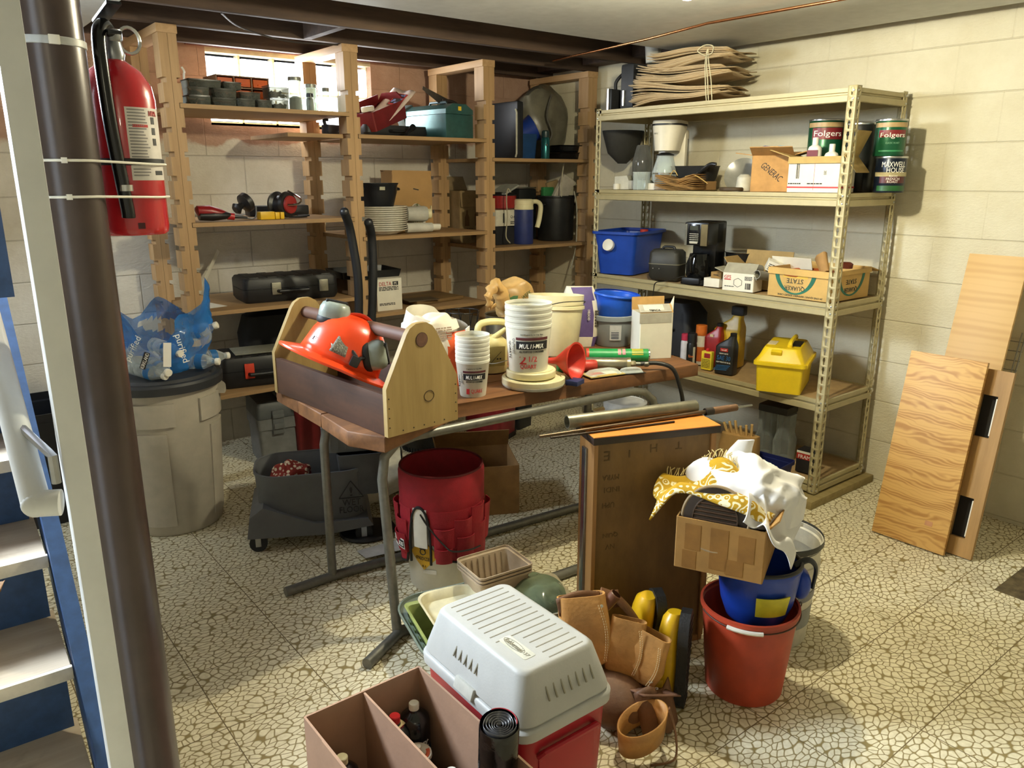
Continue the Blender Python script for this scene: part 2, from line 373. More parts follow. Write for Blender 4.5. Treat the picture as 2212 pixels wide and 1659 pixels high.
# ---------------------------------------------------------------- wooden slotted rack along the back wall
PINE = wood('b9976c', '9c7a50', 2, 6, .06, .6, name='pine_post'); PINEY = wood('c4a077', 'a88659', 1, 6, .06, .6, name='pine_rail')
PLY = wood('ac8a5f', '90714a', 0, 6, .1, .6, name='ply_shelf'); DARK = M('1d1a18', .8)
YF, YR = 3.8, 4.355
FX = (1.096, 1.972, 2.842, 3.665)
LV = [.035 + .105 * k for k in range(1, 20)]                 # notch heights
rack = thing('wooden_shelving', 'tall pine rack with notched posts and plywood shelves under the glass block window', 'shelving', (0, 0, 0))
for i, x in enumerate(FX):
    for y in (YF, YR - .089 + .02):
        for s in (-1, 1):
            pts = [(x, 0), (x + s * .038, 0)]
            for z in LV:
                if z > 1.95: break
                pts += [(x + s * .038, z - .021), (x + s * .021, z - .021), (x + s * .021, z + .002), (x + s * .038, z + .002)]
            pts += [(x + s * .038, 2.108), (x, 2.108)]
            pts = [(a + (s * .0006), b) for a, b in pts]
            B().prism(pts, y, y + .089, 'y').obj('post', PINE, rack)
    B().box((x, (YF + YR) / 2 + .01, 2.127), (.089, YR - YF + .02, .037), bev=.002).obj('top_rail', PINEY, rack)
BAYS = (((17, 12, 8, 4), 0), ((16, 11, 7), 1), ((15, 10, 6), 2))
def lev(k): return .035 + .105 * k
for ks, i in BAYS:
    for k in ks:
        x0, x1 = FX[i] + .024, FX[i + 1] - .024; z = lev(k)
        B().box(((x0 + x1) / 2, (YF + 4.40) / 2 - .003, z - .0095), (x1 - x0, 4.40 - YF + .006, .019)).obj('shelf', PLY, rack)
B().box((1.785, 4.1, lev(16) - .0095), (.3, .5, .019)).obj('shelf', PLY, rack)
# ---------------------------------------------------------------- beige steel boltless shelving along the right wall
BE = M('b5a981', .45, .15, .05, name='beige_enamel'); MDF = M('a98d62', .75, name='particle_board')
PX, RX, PY, FY = 3.25, 3.69, 1.80, 3.335
shelf2 = thing('metal_shelving', 'beige steel boltless shelving unit with five decks beside the right block wall', 'shelving', (0, 0, 0))
def slotted(b, o, u, h, z0, z1, wd=.038):
    """one perforated flange: o origin, u unit direction across, key shaped holes all the way up"""
    o = V(o); u = V(u); p = .0445; z = z0
    hole = [(.5, .10), (.57, .15), (.57, .42), (.68, .55), (.62, .82), (.5, .90), (.38, .82), (.32, .55), (.43, .42), (.43, .15)]
    outer = [(.5, 0), (1, 0), (1, .42), (1, .55), (1, 1), (.5, 1), (0, 1), (0, .55), (0, .42), (0, 0)]
    while z + p <= z1:
        H = b.vs([o + u * (a * wd) + V((0, 0, z + c * p)) for a, c in hole]); O = b.vs([o + u * (a * wd) + V((0, 0, z + c * p)) for a, c in outer])
        for i in range(10): b.face((O[i], O[(i + 1) % 10], H[(i + 1) % 10], H[i]))
        z += p
    return b
for x, y, sx, sy in ((PX, PY, 1, 1), (PX, FY, 1, -1), (RX, PY, -1, 1), (RX, FY, -1, -1)):
    b = B(); slotted(b, (x, y, 0), (0, sy, 0), 0, .045, 1.905); slotted(b, (x, y, 0), (sx, 0, 0), 0, .045, 1.905)
    bmesh.ops.remove_doubles(b.bm, verts=b.bm.verts[:], dist=.0004)
    b.obj('post', BE, shelf2, thick=.0016)
DECK = (1.862, 1.432, .952, .505, .105)
def beam(a, c, z, nrm):
    a, c, nrm = V(a), V(c), V(nrm); b = B(); prof = [(0, 0), (.004, -.001), (.004, -.018), (-.004, -.021), (-.004, -.027), (.005, -.031), (.005, -.055), (0, -.058), (-.006, -.056), (-.006, 0)]
    return b.loft([[p + nrm * q + V((0, 0, h)) for q, h in prof] for p in (a, c)])
for z in DECK:
    for y0, xx, s in ((0, PX, -1), (0, RX, 1)): beam((xx + .004 * -s, PY + .006, z), (xx + .004 * -s, FY - .006, z), z, (s, 0, 0)).obj('beam', BE, shelf2)
    for yy, s in ((PY, -1), (FY, 1)): beam((PX + .006, yy + .004 * -s, z), (RX - .006, yy + .004 * -s, z), z, (0, s, 0)).obj('beam', BE, shelf2)
    B().box(((PX + RX) / 2, (PY + FY) / 2, z - .012), (RX - PX - .02, FY - PY - .02, .012)).obj('deck', MDF, shelf2)
rv = B()
for z in DECK:
    for h in (-.012, -.045):
        rv.ell((PX + .012, PY - .002, z + h), (.005, .003, .005), 8, 4).ell((PX - .002, PY + .012, z + h), (.003, .005, .005), 8, 4).ell((PX - .002, FY - .012, z + h), (.003, .005, .005), 8, 4).ell((RX - .012, PY - .002, z + h), (.005, .003, .005), 8, 4)
rv.obj('rivet', M('cfd2d0', .3, .9), shelf2, label='shiny rivets at the beam ends')
tag(B().box((PX + .2, PY + .76, .02), (.57, 1.6, .0385), bev=.003).obj('floor_skid', wood('9c8a5e', '80703f', 1, 6)), 'flat timber skid on the floor under the beige metal shelving', 'timber')
# ---------------------------------------------------------------- stairs, rail, post, column
BLUE = M('33527f', .5, var=.15, scale=30, name='blue_paint'); WHT = M('dcdedd', .45, var=.03, name='white_gloss'); TREAD = wood('ddcfb8', 'c2ae93', 0, 5, .1, .7, dark='94816a', name='worn_tread')
st = thing('staircase', 'blue painted basement staircase with worn bare wooden treads at the left', 'stairs', (.178, 1.90, 0), -2)
zr, run = .195, .22
for k in range(-1, 8):
    z = .39 + zr * k; y = run * k; nx = M('ded6c4', .6)
    t_ = B().box((-.43, y + .155, z - .016), (.86, .30, .032), bev=.002); t_.obj('tread', TREAD, st)
    B().box((-.43, y - .006, z - .014), (.866, .014, .034), bev=.004).obj('nosing', nx, st, label='pale nosing strip')
    B().box((-.43, y + .06, z - .032 - .082), (.84, .018, .163)).obj('riser', BLUE, st)
pl = []
for s0, h in ((-.62, .045), (1.78, .045)): pl.append((s0, .39 + s0 * zr / run + .02 + h))
poly = [pl[0], pl[1], (pl[1][0] + .12, pl[1][1] - .28), (-.30, 0.0), (-.62, 0.0)]
B().prism(poly, .005, .042, 'x').obj('stringer', BLUE, st)
rail = thing('handrail', 'white painted round handrail with an elbow end along the stairs', 'handrail', (0, 0, 0))
E1 = G(78, 1092, .96); 
E1 = CAM + ray(78, 1088) / F_ * 1.22; E2 = CAM + ray(132, 1085) / F_ * 1.23
up_dir = V((.0, .75, .66)).normalized(); U1 = E1 + up_dir * 1.3
B().tube([U1, E1], .021, 18).obj('pipe', WHT, rail); B().tube([E1, E2], .021, 18).ell(E1, (.0215,) * 3).obj('elbow', WHT, rail)
bp = E1 + up_dir * .16; br = CAM + ray(113, 985) / F_ * 1.215
B().tube([bp, bp.lerp(br, .9), br, br - V((0, 0, .045))], .007, 8).obj('bracket', M('b9bcc0', .3, .9), rail)
pp = CAM + ray(132, 820) / F_ * 1.24
tag(B().box((pp.x, pp.y, 1.075), (.036, .085, 2.148), (0, 0, -4), bev=.002).obj('stair_post', WHT), 'flat white painted post standing between the stairs and the dark column', 'post')
pole = CAM + ray(207, 820) / F_ * 1.40
col = thing('support_column', 'round dark brown steel support column at the left of the photo', 'column', (pole.x, pole.y, 0))
B().lathe([(.054, .012), (.054, 2.13)], 40).obj('tube', M('453833', .3, .1, .2, 6, spec=.6, name='brown_column'), col)
B().box((0, 0, .006), (.2, .2, .012)).obj('base_plate', M('3b302a', .6), col); B().box((0, 0, 2.139), (.16, .16, .02)).obj('cap_plate', M('3b302a', .6), col)
bb = CAM + ray(8, 560) / F_ * 1.75
tag(B().box((bb.x - .02, bb.y, (bb.z + 2.13) / 2 - .04), (.05, .09, 2.13 - bb.z + .08)).obj('hanging_board', BLUE), 'blue painted board hanging from the ceiling by the stairs at the upper left edge', 'board')
# ---------------------------------------------------------------- measuring along shelves
def SX(px, Y, z):
    q = (px - W_ / 2) / F_; a = V((1, 0, 0)); b = V((0, Y, z)) - CAM; n = rt - fw * q
    return -b.dot(n) / a.dot(n)
def SY(px, X, z):
    q = (px - W_ / 2) / F_; b = V((X, 0, z)) - CAM; n = rt - fw * q
    return -b.dot(n) / n.y
def ZT(x, y, py):
    q = -(py - H_ / 2) / F_; b = V((x, y, 0)) - CAM; n = up - fw * q
    return -b.dot(n) / n.z
def BY(x0, x1, yt, Y, z): a, b = SX(x0, Y, z), SX(x1, Y, z); c = (a + b) / 2; return c, b - a, ZT(c, Y, yt) - z
def BX(x0, x1, yt, X, z): a, b = SY(x0, X, z), SY(x1, X, z); c = (a + b) / 2; return c, a - b, ZT(X, c, yt) - z
# ---------------------------------------------------------------- shared finishes
BLK = M('1b1c1f', .45, var=.2, name='black_plastic'); BLKG = M('101113', .2, name='gloss_black'); WPL = M('e8e4d6', .4, var=.03, name='white_plastic')
CARD = M('a77f52', .8, var=.08, scale=9, bmp=.1, bsc=40, name='cardboard'); CARDIN = M('b9935f', .85, var=.06, name='cardboard_inside')
WCARD = M('e6e1d2', .7, var=.03, name='white_card'); STEEL = M('b9bab6', .28, .95, .08, name='steel'); CHR = M('d6d8d8', .12, 1, .03, name='chrome')
CLR = M('e9efee', .12, alpha=.14, var=.02, name='clear_plastic'); FROST = M('e4e2d2', .35, alpha=.62, var=.03, name='frosted_plastic')
INK = M('17171a', .6, var=.02, name='black_ink'); REDINK = M('c02a2c', .5, var=.03, name='red_ink'); WINK = M('f2efe6', .5, var=.02, name='white_ink')
RED = M('a31f22', .4, name='red_plastic'); YEL = M('e3b616', .4, var=.06, name='yellow_plastic'); BLU = M('1f4fb0', .4, var=.06, name='blue_plastic'); GRN = M('1f7a3c', .4, name='green_label')
LEATHER = M('c08c4c', .55, var=.2, scale=9, bmp=.3, bsc=90, name='tan_leather'); LEATHD = M('6f4a2c', .6, var=.25, scale=12, bmp=.3, bsc=90, name='dark_leather')
GREY = M('6f7274', .5, var=.06, name='grey_plastic'); CREAM = M('e2d9b0', .45, var=.05, name='cream_plastic'); PAPER = M('b08a58', .85, var=.08, scale=7, name='brown_paper')
def slab(b, r, t, a0, a1, z0, z1, n=14, r1=None, c=(0, 0)):
    """curved slab standing on a cylinder: radius r at z0, r1 at z1, thickness t"""
    r1 = r if r1 is None else r1; rings = []
    for i in range(n + 1):
        a = radians(a0 + (a1 - a0) * i / n); e = V((cos(a), sin(a), 0)); o = V((c[0], c[1], 0))
        rings.append([o + e * r + V((0, 0, z0)), o + e * (r + t) + V((0, 0, z0)), o + e * (r1 + t) + V((0, 0, z1)), o + e * r1 + V((0, 0, z1))])
    return b.loft(rings)
def cup(b, prof, t, n=32, sq=1):
    """open vessel: outer profile (r, z) from the base up, wall t"""
    P = [(.0001, prof[0][1])] + list(prof) + [(r - t, z) for r, z in prof[::-1][:-1]] + [(prof[0][0] - t, prof[0][1] + t), (.0001, prof[0][1] + t)]
    return b.lathe(P, n, sq=sq)
def tub(b, prof, t, n=4, cx=0, cy=0):
    """open rounded-rectangle vessel: prof of (w, d, corner radius, z)"""
    R = [rr(w, d, r, z, n, cx, cy) for w, d, r, z in prof]; R += [rr(w - 2 * t, d - 2 * t, max(r - t, .001), z, n, cx, cy) for w, d, r, z in prof[::-1][:-1]]
    w, d, r, z = prof[0]; R.append(rr(w - 2 * t, d - 2 * t, max(r - t, .001), z + t, n, cx, cy)); return b.loft(R)
def carton(o, w, d, h, m=CARD, mi=CARDIN, flaps=(), t=.004, name='carton_body'):
    """open box; flaps = (side, length, angle from upright outward)"""
    b = B(); tub(b, [(w, d, .003, 0), (w, d, .003, h)], t, 1); b.obj(name, m, o)
    for s, L, a in flaps:
        q = radians(a); fb = B()
        if s in 'fb':
            y0 = -d / 2 if s == 'f' else d / 2; sg = -1 if s == 'f' else 1
            p = [(y0, h), (y0 + sg * L * sin(q), h + L * cos(q))]; e = V((0, sg * cos(q), -sin(q))) * -t
            fb.loft([[(x, p[0][0], p[0][1]), (x, p[1][0], p[1][1]), (x, p[1][0] + e.y, p[1][1] + e.z), (x, p[0][0] + e.y, p[0][1] + e.z)] for x in (-w / 2, w / 2)])
        else:
            x0 = -w / 2 if s == 'l' else w / 2; sg = -1 if s == 'l' else 1
            p = [(x0, h), (x0 + sg * L * sin(q), h + L * cos(q))]; e = V((sg * cos(q), 0, -sin(q))) * -t
            fb.loft([[(p[0][0], y, p[0][1]), (p[1][0], y, p[1][1]), (p[1][0] + e.x, y, p[1][1] + e.z), (p[0][0] + e.x, y, p[0][1] + e.z)] for y in (-d / 2, d / 2)])
        fb.obj('flap', mi, o)
    return o
def can(o, r, h, m, lid=None, body='body'):
    B().lathe([(r * .97, 0), (r, .004), (r, h - .004), (r * .97, h)], 28).obj(body, m, o)
    lb = B().lathe([(r * 1.02, h - .004), (r * 1.03, h), (r * 1.02, h + .004), (r * .93, h + .004), (r * .92, h + .001)], 28); lb.obj('rim', lid or STEEL, o)
def crumple(b, w, d, h, fn=None, nu=28, nv=28, amp=.02, sc=9, seed=0):
    """draped lumpy cloth over an ellipse footprint"""
    from mathutils import noise as N
    def f(u, v):
        x, y = (u - .5) * 2, (v - .5) * 2; k = max(abs(x), abs(y)); r = hypot(x, y) or 1; x, y = x * k / r, y * k / r
        z = h * max(0, 1 - (x * x + y * y)) ** .6
        p = V((x * w / 2, y * d / 2, z)); q = N.noise_vector(p * sc + V((seed, 0, seed))) * amp
        return p + V((q.x, q.y, abs(q.z) * 1.5 if z > .005 else 0))
    return b.sheet(fn or f, nu, nv)
# ---------------------------------------------------------------- bin with a bag of empty bottles
BIN = M('b3ac9d', .5, var=.06, name='bin_plastic')
t = thing('trash_can', 'large beige grey round trash can with black lid left of the wooden rack', 'trash can', (.835, 3.50, 0), -12)
b = B(); b.lathe([(.185, 0), (.195, .012), (.222, .60), (.228, .66), (.215, .665)], 44)
b.obj('body', BIN, t)
b = B()
for a in range(4):
    a0 = -90 + a * 90 - 33; slab(b, .1905, .010, a0 - 8, a0 + 30, .05, .47, r1=.2145)
    slab(b, .219, .010, a0 - 22, a0 + 40, .50, .60, r1=.222)
b.obj('moulded_panels', BIN, t)
b = B()
for a in (0, 180): slab(b, .222, .035, a - 20, a + 20, .585, .605, r1=.222)
b.obj('grip', BIN, t)
B().lathe([(.235, .638), (.248, .64), (.25, .672), (.243, .682), (.225, .684), (.215, .695), (.05, .705)], 44).obj('lid', M('2b2d30', .5, name='bin_lid'), t)
BAGP = V((.835, 3.47, .703))
bag = thing('plastic_bag', 'crumpled blue and clear plastic bag of empty bottles on the black bin lid', 'bag', BAGP, -12)
from mathutils import noise as NZ
BF = M('2f7fd0', .18, alpha=.42, var=.25, scale=9, name='blue_film'); CF = M('cfd8dc', .12, alpha=.13, var=.05, name='clear_film')
b = B()
def bagf(u, v):
    a = 2 * pi * u; H = .25 + .11 * max(0, cos(a - 3.5)) ** 2 + .10 * max(0, cos(a + .35)) ** 3 - .13 * max(0, cos(a + 1.55)) ** 2 + .05 * sin(5 * a + 1)
    r = (.135 + .055 * sin(v * 2.6)) * (1 + .12 * sin(3 * a + .5)); p = V((r * 1.12 * cos(a), r * .8 * sin(a), v * H))
    n = NZ.noise_vector(p * 11) * .032 + NZ.noise_vector(p * 31) * .012
    if v > .8: p.x *= 1 + (v - .8) * .5; p.y *= 1 + (v - .8) * .3
    return p + V((n.x, n.y, n.z * .6 * min(1, v * 4) + .004))
b.sheet(bagf, 72, 22)
for f in b.bm.faces:
    c = f.calc_center_median(); f.material_index = 0 if NZ.noise(c * 7 + V((2, 0, 0))) > -.12 or c.z > .2 else 1
b.obj('film', [BF, CF], bag, sharp=180)
text('purified', .11, .035, WINK, bag, (-.10, -.150, .13), (80, -60, -20)); text('purified', .12, .035, WINK, bag, (.075, -.178, .12), (84, 80, 8))
lb = B().box((.02, -.180, .10), (.03, .002, .10), (0, 6, 0)); lb.obj('label_strip', WINK, bag)
lb = B().box((-.065, -.183, .085), (.022, .002, .07), (0, 22, -10)); lb.obj('label_strip', INK, bag, label='black strip with white lettering')
text('KIRKLAND', .066, .014, WINK, bag, (-.065, -.1855, .085), (84, -65, -10))
def bottle(loc, rot, label, L=.19):
    o = thing('water_bottle', label, 'bottle', loc, group='empty bottles in the blue bag', rot=[radians(a) for a in rot])
    B().lathe([(.028, 0), (.032, .006), (.032, .03), (.029, .035), (.032, .04), (.032, .075), (.029, .08), (.032, .085), (.032, .12), (.012, .165), (.012, .172)], 18).obj('body', CLR, o)
    B().lathe([(.015, .168), (.0155, .170), (.0155, .183), (.014, .185)], 18).obj('cap', WPL, o)
    slab(B(), .0322, .0006, 0, 350, .088, .118, 20).obj('label', M('3b83c4', .4, alpha=.5), o)
    return o
for i, (dx, dy, dz, r, l) in enumerate(((-.12, -.03, .036, (97, 0, 28), 'leftmost'), (-.045, -.02, .036, (92, 0, 6), 'second from left'), (.05, -.04, .036, (90, 0, 52), 'third from left'), (.11, -.02, .036, (95, 0, 100), 'rightmost'))):
    bottle(BAGP + V((dx, dy, dz)), r, 'clear empty water bottle low in the blue bag, %s of the bottom four' % l)
bottle(BAGP + V((-.02, .02, .11)), (96, 0, 20), 'clear empty water bottle in the middle layer of the blue bag, left one')
bottle(BAGP + V((.08, .01, .12)), (70, 0, 55), 'clear empty water bottle sticking out at the right of the blue bag')
# ---------------------------------------------------------------- mop bucket
t = thing('mop_bucket', 'dark grey wheeled mop bucket with wringer under the left end of the workbench', 'mop bucket', (1.27, 2.99, 0), -24)
MB_ = M('5e6063', .5, var=.06, name='mop_grey')
b = B(); tub(b, [(.42, .27, .09, .07), (.44, .28, .10, .08), (.46, .30, .11, .305), (.47, .31, .115, .315), (.47, .31, .115, .325)], .008, 6); b.obj('tub', MB_, t)
b = B(); b.prism([(-.27, .07), (-.255, .16), (-.20, .20), (.0, .11), (.22, .11), (.24, .075), (.05, .055)], -.165, .165, 'y'); b.obj('skirt', MB_, t)
b = B(); tub(b, [(.16, .24, .02, .20), (.19, .27, .02, .385)], .006, 2, .20, 0); b.obj('wringer', M('4a4c50', .5), t)
for x, y in ((-.23, -.13), (-.23, .13), (.2, -.14), (.2, .14)):
    w_ = B().tube([(x, y - .013, .036), (x, y + .013, .036)], .036, 20); w_ = w_.obj('wheel', M('17181a', .5), t)
    B().box((x, y - .018, .055), (.022, .004, .06)).box((x, y + .018, .055), (.022, .004, .06)).box((x, y, .085), (.03, .04, .006)).obj('fork', STEEL, w_)
sb = B()
for q in ((.10, .24), (.155, .33), (.21, .24)): pass
tri = [(.105, .205), (.155, .28), (.205, .205)]
for i in range(3):
    a, c = tri[i], tri[(i + 1) % 3]; sb.tube([(a[0], -.153, a[1]), (c[0], -.153, c[1])], .0025, 4)
sb.obj('warning_triangle', INK, t)
text('!', .012, .04, INK, t, (.155, -.153, .232), (92, 0, 0)); text('WET', .075, .028, INK, t, (.155, -.149, .183), (92, 0, 0)); text('FLOOR', .10, .028, INK, t, (.155, -.147, .15), (92, 0, 0))
rg = B(); crumple(rg, .17, .13, .08, amp=.03, sc=16)
def mat_check(a, c, s=120, name='patterned_cloth'):
    m, n, bb_ = nt(name); v = vec(n); vo = nd(n, 'ShaderNodeTexVoronoi'); n.links.new(v, vo.inputs[0]); vo.inputs['Scale'].default_value = s
    n.links.new(ramp(n, vo.outputs[0], [(.35, a), (.45, c)]), bb_.inputs['Base Color']); bb_.inputs['Roughness'].default_value = .9
    return m
tag(rg.obj('rag', mat_check('e2cfae', '8f2f22', 55), sharp=180, loc=(1.20, 3.04, .24)), 'crumpled red and cream patterned rag in the grey mop bucket', 'rag')
# nested grey trays on the wringer
g = 'nested grey trays on the mop bucket'
for k in range(5):
    L = ('lowest', 'second lowest', 'middle', 'second highest', 'topmost')[k]
    if k == 0:
        tr = thing('tray', 'grey plastic tray under the workbench, lowest of the nested stack', 'tray', (1.475, 2.95, .388), -24, g)
        b = B(); tub(b, [(.27, .29, .02, 0), (.29, .31, .02, .085), (.31, .33, .02, .085), (.31, .33, .02, .075 + .02)], .004, 2); b.obj('tray_shell', GREY, tr); t0 = tr
        b = B()
        for i in range(-4, 5): b.box((i * .03, -.152, .045), (.003, .006, .06), (3, 0, 0)).box((-.143, i * .03, .045), (.006, .003, .06), (0, -3, 0))
        b.obj('rib', GREY, tr)
    else: dup(t0, (1.475, 2.95, .388 + .028 * k), -24 + random.uniform(-1, 1), 'grey plastic tray under the workbench, %s of the nested stack' % L)
# ---------------------------------------------------------------- things on the floor below the rack
t = thing('tote_box', 'upright grey tool tote with dark lid and front latch on the floor under the rack', 'tool box', (1.50, 4.02, 0), -8)
b = B(); b.loft([rr(.19, .26, .015, 0), rr(.20, .27, .015, .2), rr(.215, .285, .018, .2), rr(.215, .285, .018, .26)]); b.obj('body', M('77797a', .5), t)
b = B(); b.loft([rr(.215, .285, .018, .262), rr(.21, .28, .018, .33), rr(.19, .26, .018, .345)]); b.box((.06, 0, .35), (.07, .27, .03), bev=.006); b.obj('lid', M('54585a', .5), t)
b = B(); b.box((0, -.147, .24), (.06, .012, .13), bev=.003).box((0, -.158, .22), (.05, .01, .03), bev=.003).box((0, -.158, .275), (.06, .008, .02), bev=.003); b.obj('latch', M('6a6d6e', .4), t)
t = thing('storage_tote', 'dark red plastic tote partly hidden behind grey trays under the workbench', 'tote', (1.725, 4.0, 0), -3)
b = B(); tub(b, [(.28, .30, .02, 0), (.31, .33, .03, .30), (.33, .35, .03, .30), (.33, .35, .03, .32)], .005); b.obj('bin', M('6d1519', .5), t); B().loft([rr(.335, .355, .03, .32), rr(.335, .355, .03, .34), rr(.30, .32, .03, .345)]).obj('lid', M('5a1114', .5), t)
p = G(915, 980, 0); p = back(p, .12)
t = thing('waste_basket', 'black round waste basket with fluted bottom rim under the workbench', 'waste basket', p, 0)
b = B(); cup(b, [(.115, 0), (.118, .02), (.15, .33), (.157, .335)], .004, 36); b.obj('basket', M('0f1012', .25, name='shiny_black'), t)
b = B()
for i in range(44): a = 2 * pi * i / 44; b.box((.119 * cos(a), .119 * sin(a), .014), (.004, .006, .026), (0, 0, a * 57.2958))
b.obj('fluted_rim', M('2c2d2e', .4), t)
t = thing('jug_cooler', 'dark red square picnic jug standing on the floor under the workbench', 'cooler jug', back(G(1060, 962), .16), 24)
b = B(); b.loft([rr(.24, .24, .03, 0), rr(.245, .245, .03, .03)]); b.obj('foot', M('1b1214', .5), t); B().loft([rr(.235, .235, .04, .03), rr(.25, .25, .045, .36)]).obj('body', M('7c1a20', .4), t); B().loft([rr(.255, .255, .045, .36), rr(.25, .25, .04, .40), rr(.12, .12, .03, .42)]).obj('lid', M('d9d4c8', .4), t)
t = thing('dark_bin', 'small black plastic bin beside the dark red picnic jug under the workbench', 'bin', back(G(1107, 928), .1), 15)
tub(B(), [(.14, .2, .015, 0), (.16, .22, .015, .3)], .004).obj('bin', BLK, t)
t = thing('carton', 'low brown cardboard box on the floor behind the red tool bucket', 'box', (2.0, 2.80, 0), -28)
carton(t, .36, .30, .235, M('8f6a3c', .85), M('8f6a3c', .85), (('b', .09, -20), ('l', .09, 10)))
t = thing('foam_board', 'white warped board lying on the floor between mop bucket and red tool bucket', 'board', (0, 0, 0))
b = B(); b.loft([[G(770, 1190, z), G(790, 1206, z), G(900, 1180, z), G(880, 1160, z)] for z in (.002, .022)]); b.obj('board', M('b9b5ad', .8), t)
b = B(); b.loft([[G(x, y, .004 + dz) + V((0, 0, q)) for x, y, q in ((770, 1035, .12), (865, 1010, .16), (872, 1085, .07), (775, 1115, .03))] for dz in (0, .01)]); b.obj('sheet', M('cfcab4', .8), t, label='creased sheet standing behind the board')
b = B().lathe([(.115, .0), (.125, .01), (.12, .02), (.03, .03)], 30, sq=.9); tag(b.obj('round_cover', M('15161a', .5), loc=back(G(795, 1150), .0)), 'round black plastic lid lying on the floor behind the mop bucket', 'lid')
# ================================================================ things in the wooden rack
Z1, Z2, Z3, Z4 = (lev(k) + .001 for k in (17, 12, 8, 4))
# ---- top shelf in front of the window
ORG = M('ff7a1a', .35, alpha=.35, var=.1, name='orange_plastic')
x, w_, h_ = BY(458, 572, 168, 4.16, Z1)
t = thing('drawer_cabinet', 'small orange see-through parts cabinet with drawers in front of the glass blocks', 'cabinet', (x, 4.16, Z1), 2)
b = B(); b.box((0, .085, h_ / 2), (w_, .005, h_)); 
for k in range(4): b.box((0, 0, .003 + k * (h_ - .006) / 3), (w_, .17, .005))
for k in range(4): b.box((-w_ / 2 + .003 + k * (w_ - .006) / 3, 0, h_ / 2), (.005, .17, h_))
b.obj('case', M('7c5a3a', .5), t)
for i in range(3):
    for k in range(3):
        cx = -w_ / 2 + w_ / 6 * (2 * i + 1); cz = h_ / 6 * (2 * k + 1); d = B(); tub(d, [(w_ / 3 - .014, .15, .002, cz - h_ / 6 + .006), (w_ / 3 - .014, .15, .002, cz + h_ / 6 - .012)], .002, 1, cx, -.008)
        d.box((cx, -.088, cz - .01), (w_ / 9, .01, .006)); d.obj('drawer', ORG, t)
CLB = M('9ea39a', .3, alpha=.10, var=.1, name='clear_box'); JUNK = M('2f2e2c', .6, .4, .4, 60, name='hardware')
def partsbox(px0, px1, py0, Y, z, h, label, d=.11, lid=CLB, rz=0):
    a, c = SX(px0, Y, z), SX(px1, Y, z); w = c - a
    o = thing('parts_box', label, 'box', ((a + c) / 2, Y, z), rz, 'see-through boxes of hardware on the top shelf')
    b = B(); tub(b, [(w * .96, d * .95, .006, 0), (w, d, .008, h * .85)], .0015, 2); b.obj('box', CLB, o)
    b = B(); b.loft([rr(w * 1.01, d * 1.02, .006, h * .86), rr(w * 1.01, d * 1.02, .006, h)]); b.obj('lid', lid, o)
    b = B()
    for i in range(30): b.box((random.uniform(-.4, .4) * w, random.uniform(-.35, .35) * d, .004 + random.uniform(.1, .45) * h), (random.uniform(.008, .03), .012, random.uniform(.006, .014)), (random.uniform(-30, 30), random.uniform(-40, 40), random.uniform(0, 180)))
    tag(b.obj('hardware', JUNK, o), kind='stuff'); return o
GL = M('4d5046', .4, var=.1); DKC = M('303236', .3, alpha=.55)
for a in ((400, 448, 0, 3.93, Z1, .045, 'low dark see-through parts box at the bottom of the leftmost top shelf stack', .13, DKC), (402, 445, 0, 3.93, Z1 + .046, .035, 'pale parts box in the middle of the leftmost stack on the top shelf'),
          (399, 470, 0, 3.94, Z1 + .082, .035, 'wide flat dark parts box on top of the left stack on the top shelf', .12, DKC), (452, 512, 0, 3.93, Z1, .04, 'parts box just right of the left stack, bottom one on the top shelf', .12), (455, 503, 0, 3.93, Z1 + .041, .04, 'parts box holding dark green packet, second layer right of the left stack', .12),
          (476, 515, 0, 3.95, Z1 + .082, .034, 'small dark parts box overhanging the orange cabinet on top of its stack', .1, DKC), (508, 545, 0, 3.90, Z1, .04, 'flat parts box in front of the orange cabinet, left one', .1), (512, 556, 0, 3.98, Z1 + .041, .038, 'parts box in front of the orange cabinet, upper one', .1),
          (550, 582, 0, 3.90, Z1, .04, 'parts box in front of the right corner of the orange cabinet', .09), (584, 618, 0, 3.92, Z1, .055, 'square parts box with red label left of the tall jar, lower one', .09), (575, 618, 0, 3.95, Z1 + .056, .06, 'open topped box full of screws left of the tall glass jar', .1)): partsbox(*a[:3], *a[3:6], *a[6:])
GLASS = M('e6efe9', .06, alpha=.12, var=.02, name='jar_glass')
def jar(px, Y, z, r, h, prof, label, lidm, name='glass_jar', fill=None, lidr=None):
    o = thing(name, label, 'jar', (SX(px, Y, z), Y, z)); q = [(r * a, h * c) for a, c in prof]; b = B(); cup(b, q, .0015, 24); b.obj('glass', GLASS, o)
    lr = lidr or q[-1][0] * 1.12; B().lathe([(lr, h * .99 - .016), (lr, h * .99), (lr * .9, h * .99 + .002)], 24).obj('lid', lidm, o)
    if fill: f = B(); f.lathe([(r * .9, .003), (r * .9, h * fill), (r * .3, h * fill * 1.15)], 18).jitter(.004, 60); tag(f.obj('contents', JUNK, o), kind='stuff')
JP = [(.9, 0), (1, .03), (.98, .45), (.78, .62), (.82, .75), (.98, .88), (.92, 1)]
jar(640, 3.95, Z1, .034, .165, JP, 'tall waisted glass jar with grey lid half full of screws on the top shelf', M('8f948e', .4, .5), fill=.4)
jar(674, 4.02, Z1, .030, .145, [(.95, 0), (1, .05), (1, .82), (.9, .9), (.9, 1)], 'straight glass jar with grey lid on the top shelf right of the tall jar', M('8f948e', .4, .5))
jar(671, 3.88, Z1, .020, .085, [(.95, 0), (1, .05), (1, .6), (.8, .75), (.8, 1)], 'little dark bottle with black cap and red neck in front of the straight jar', M('27282a', .4), 'small_bottle', .7)
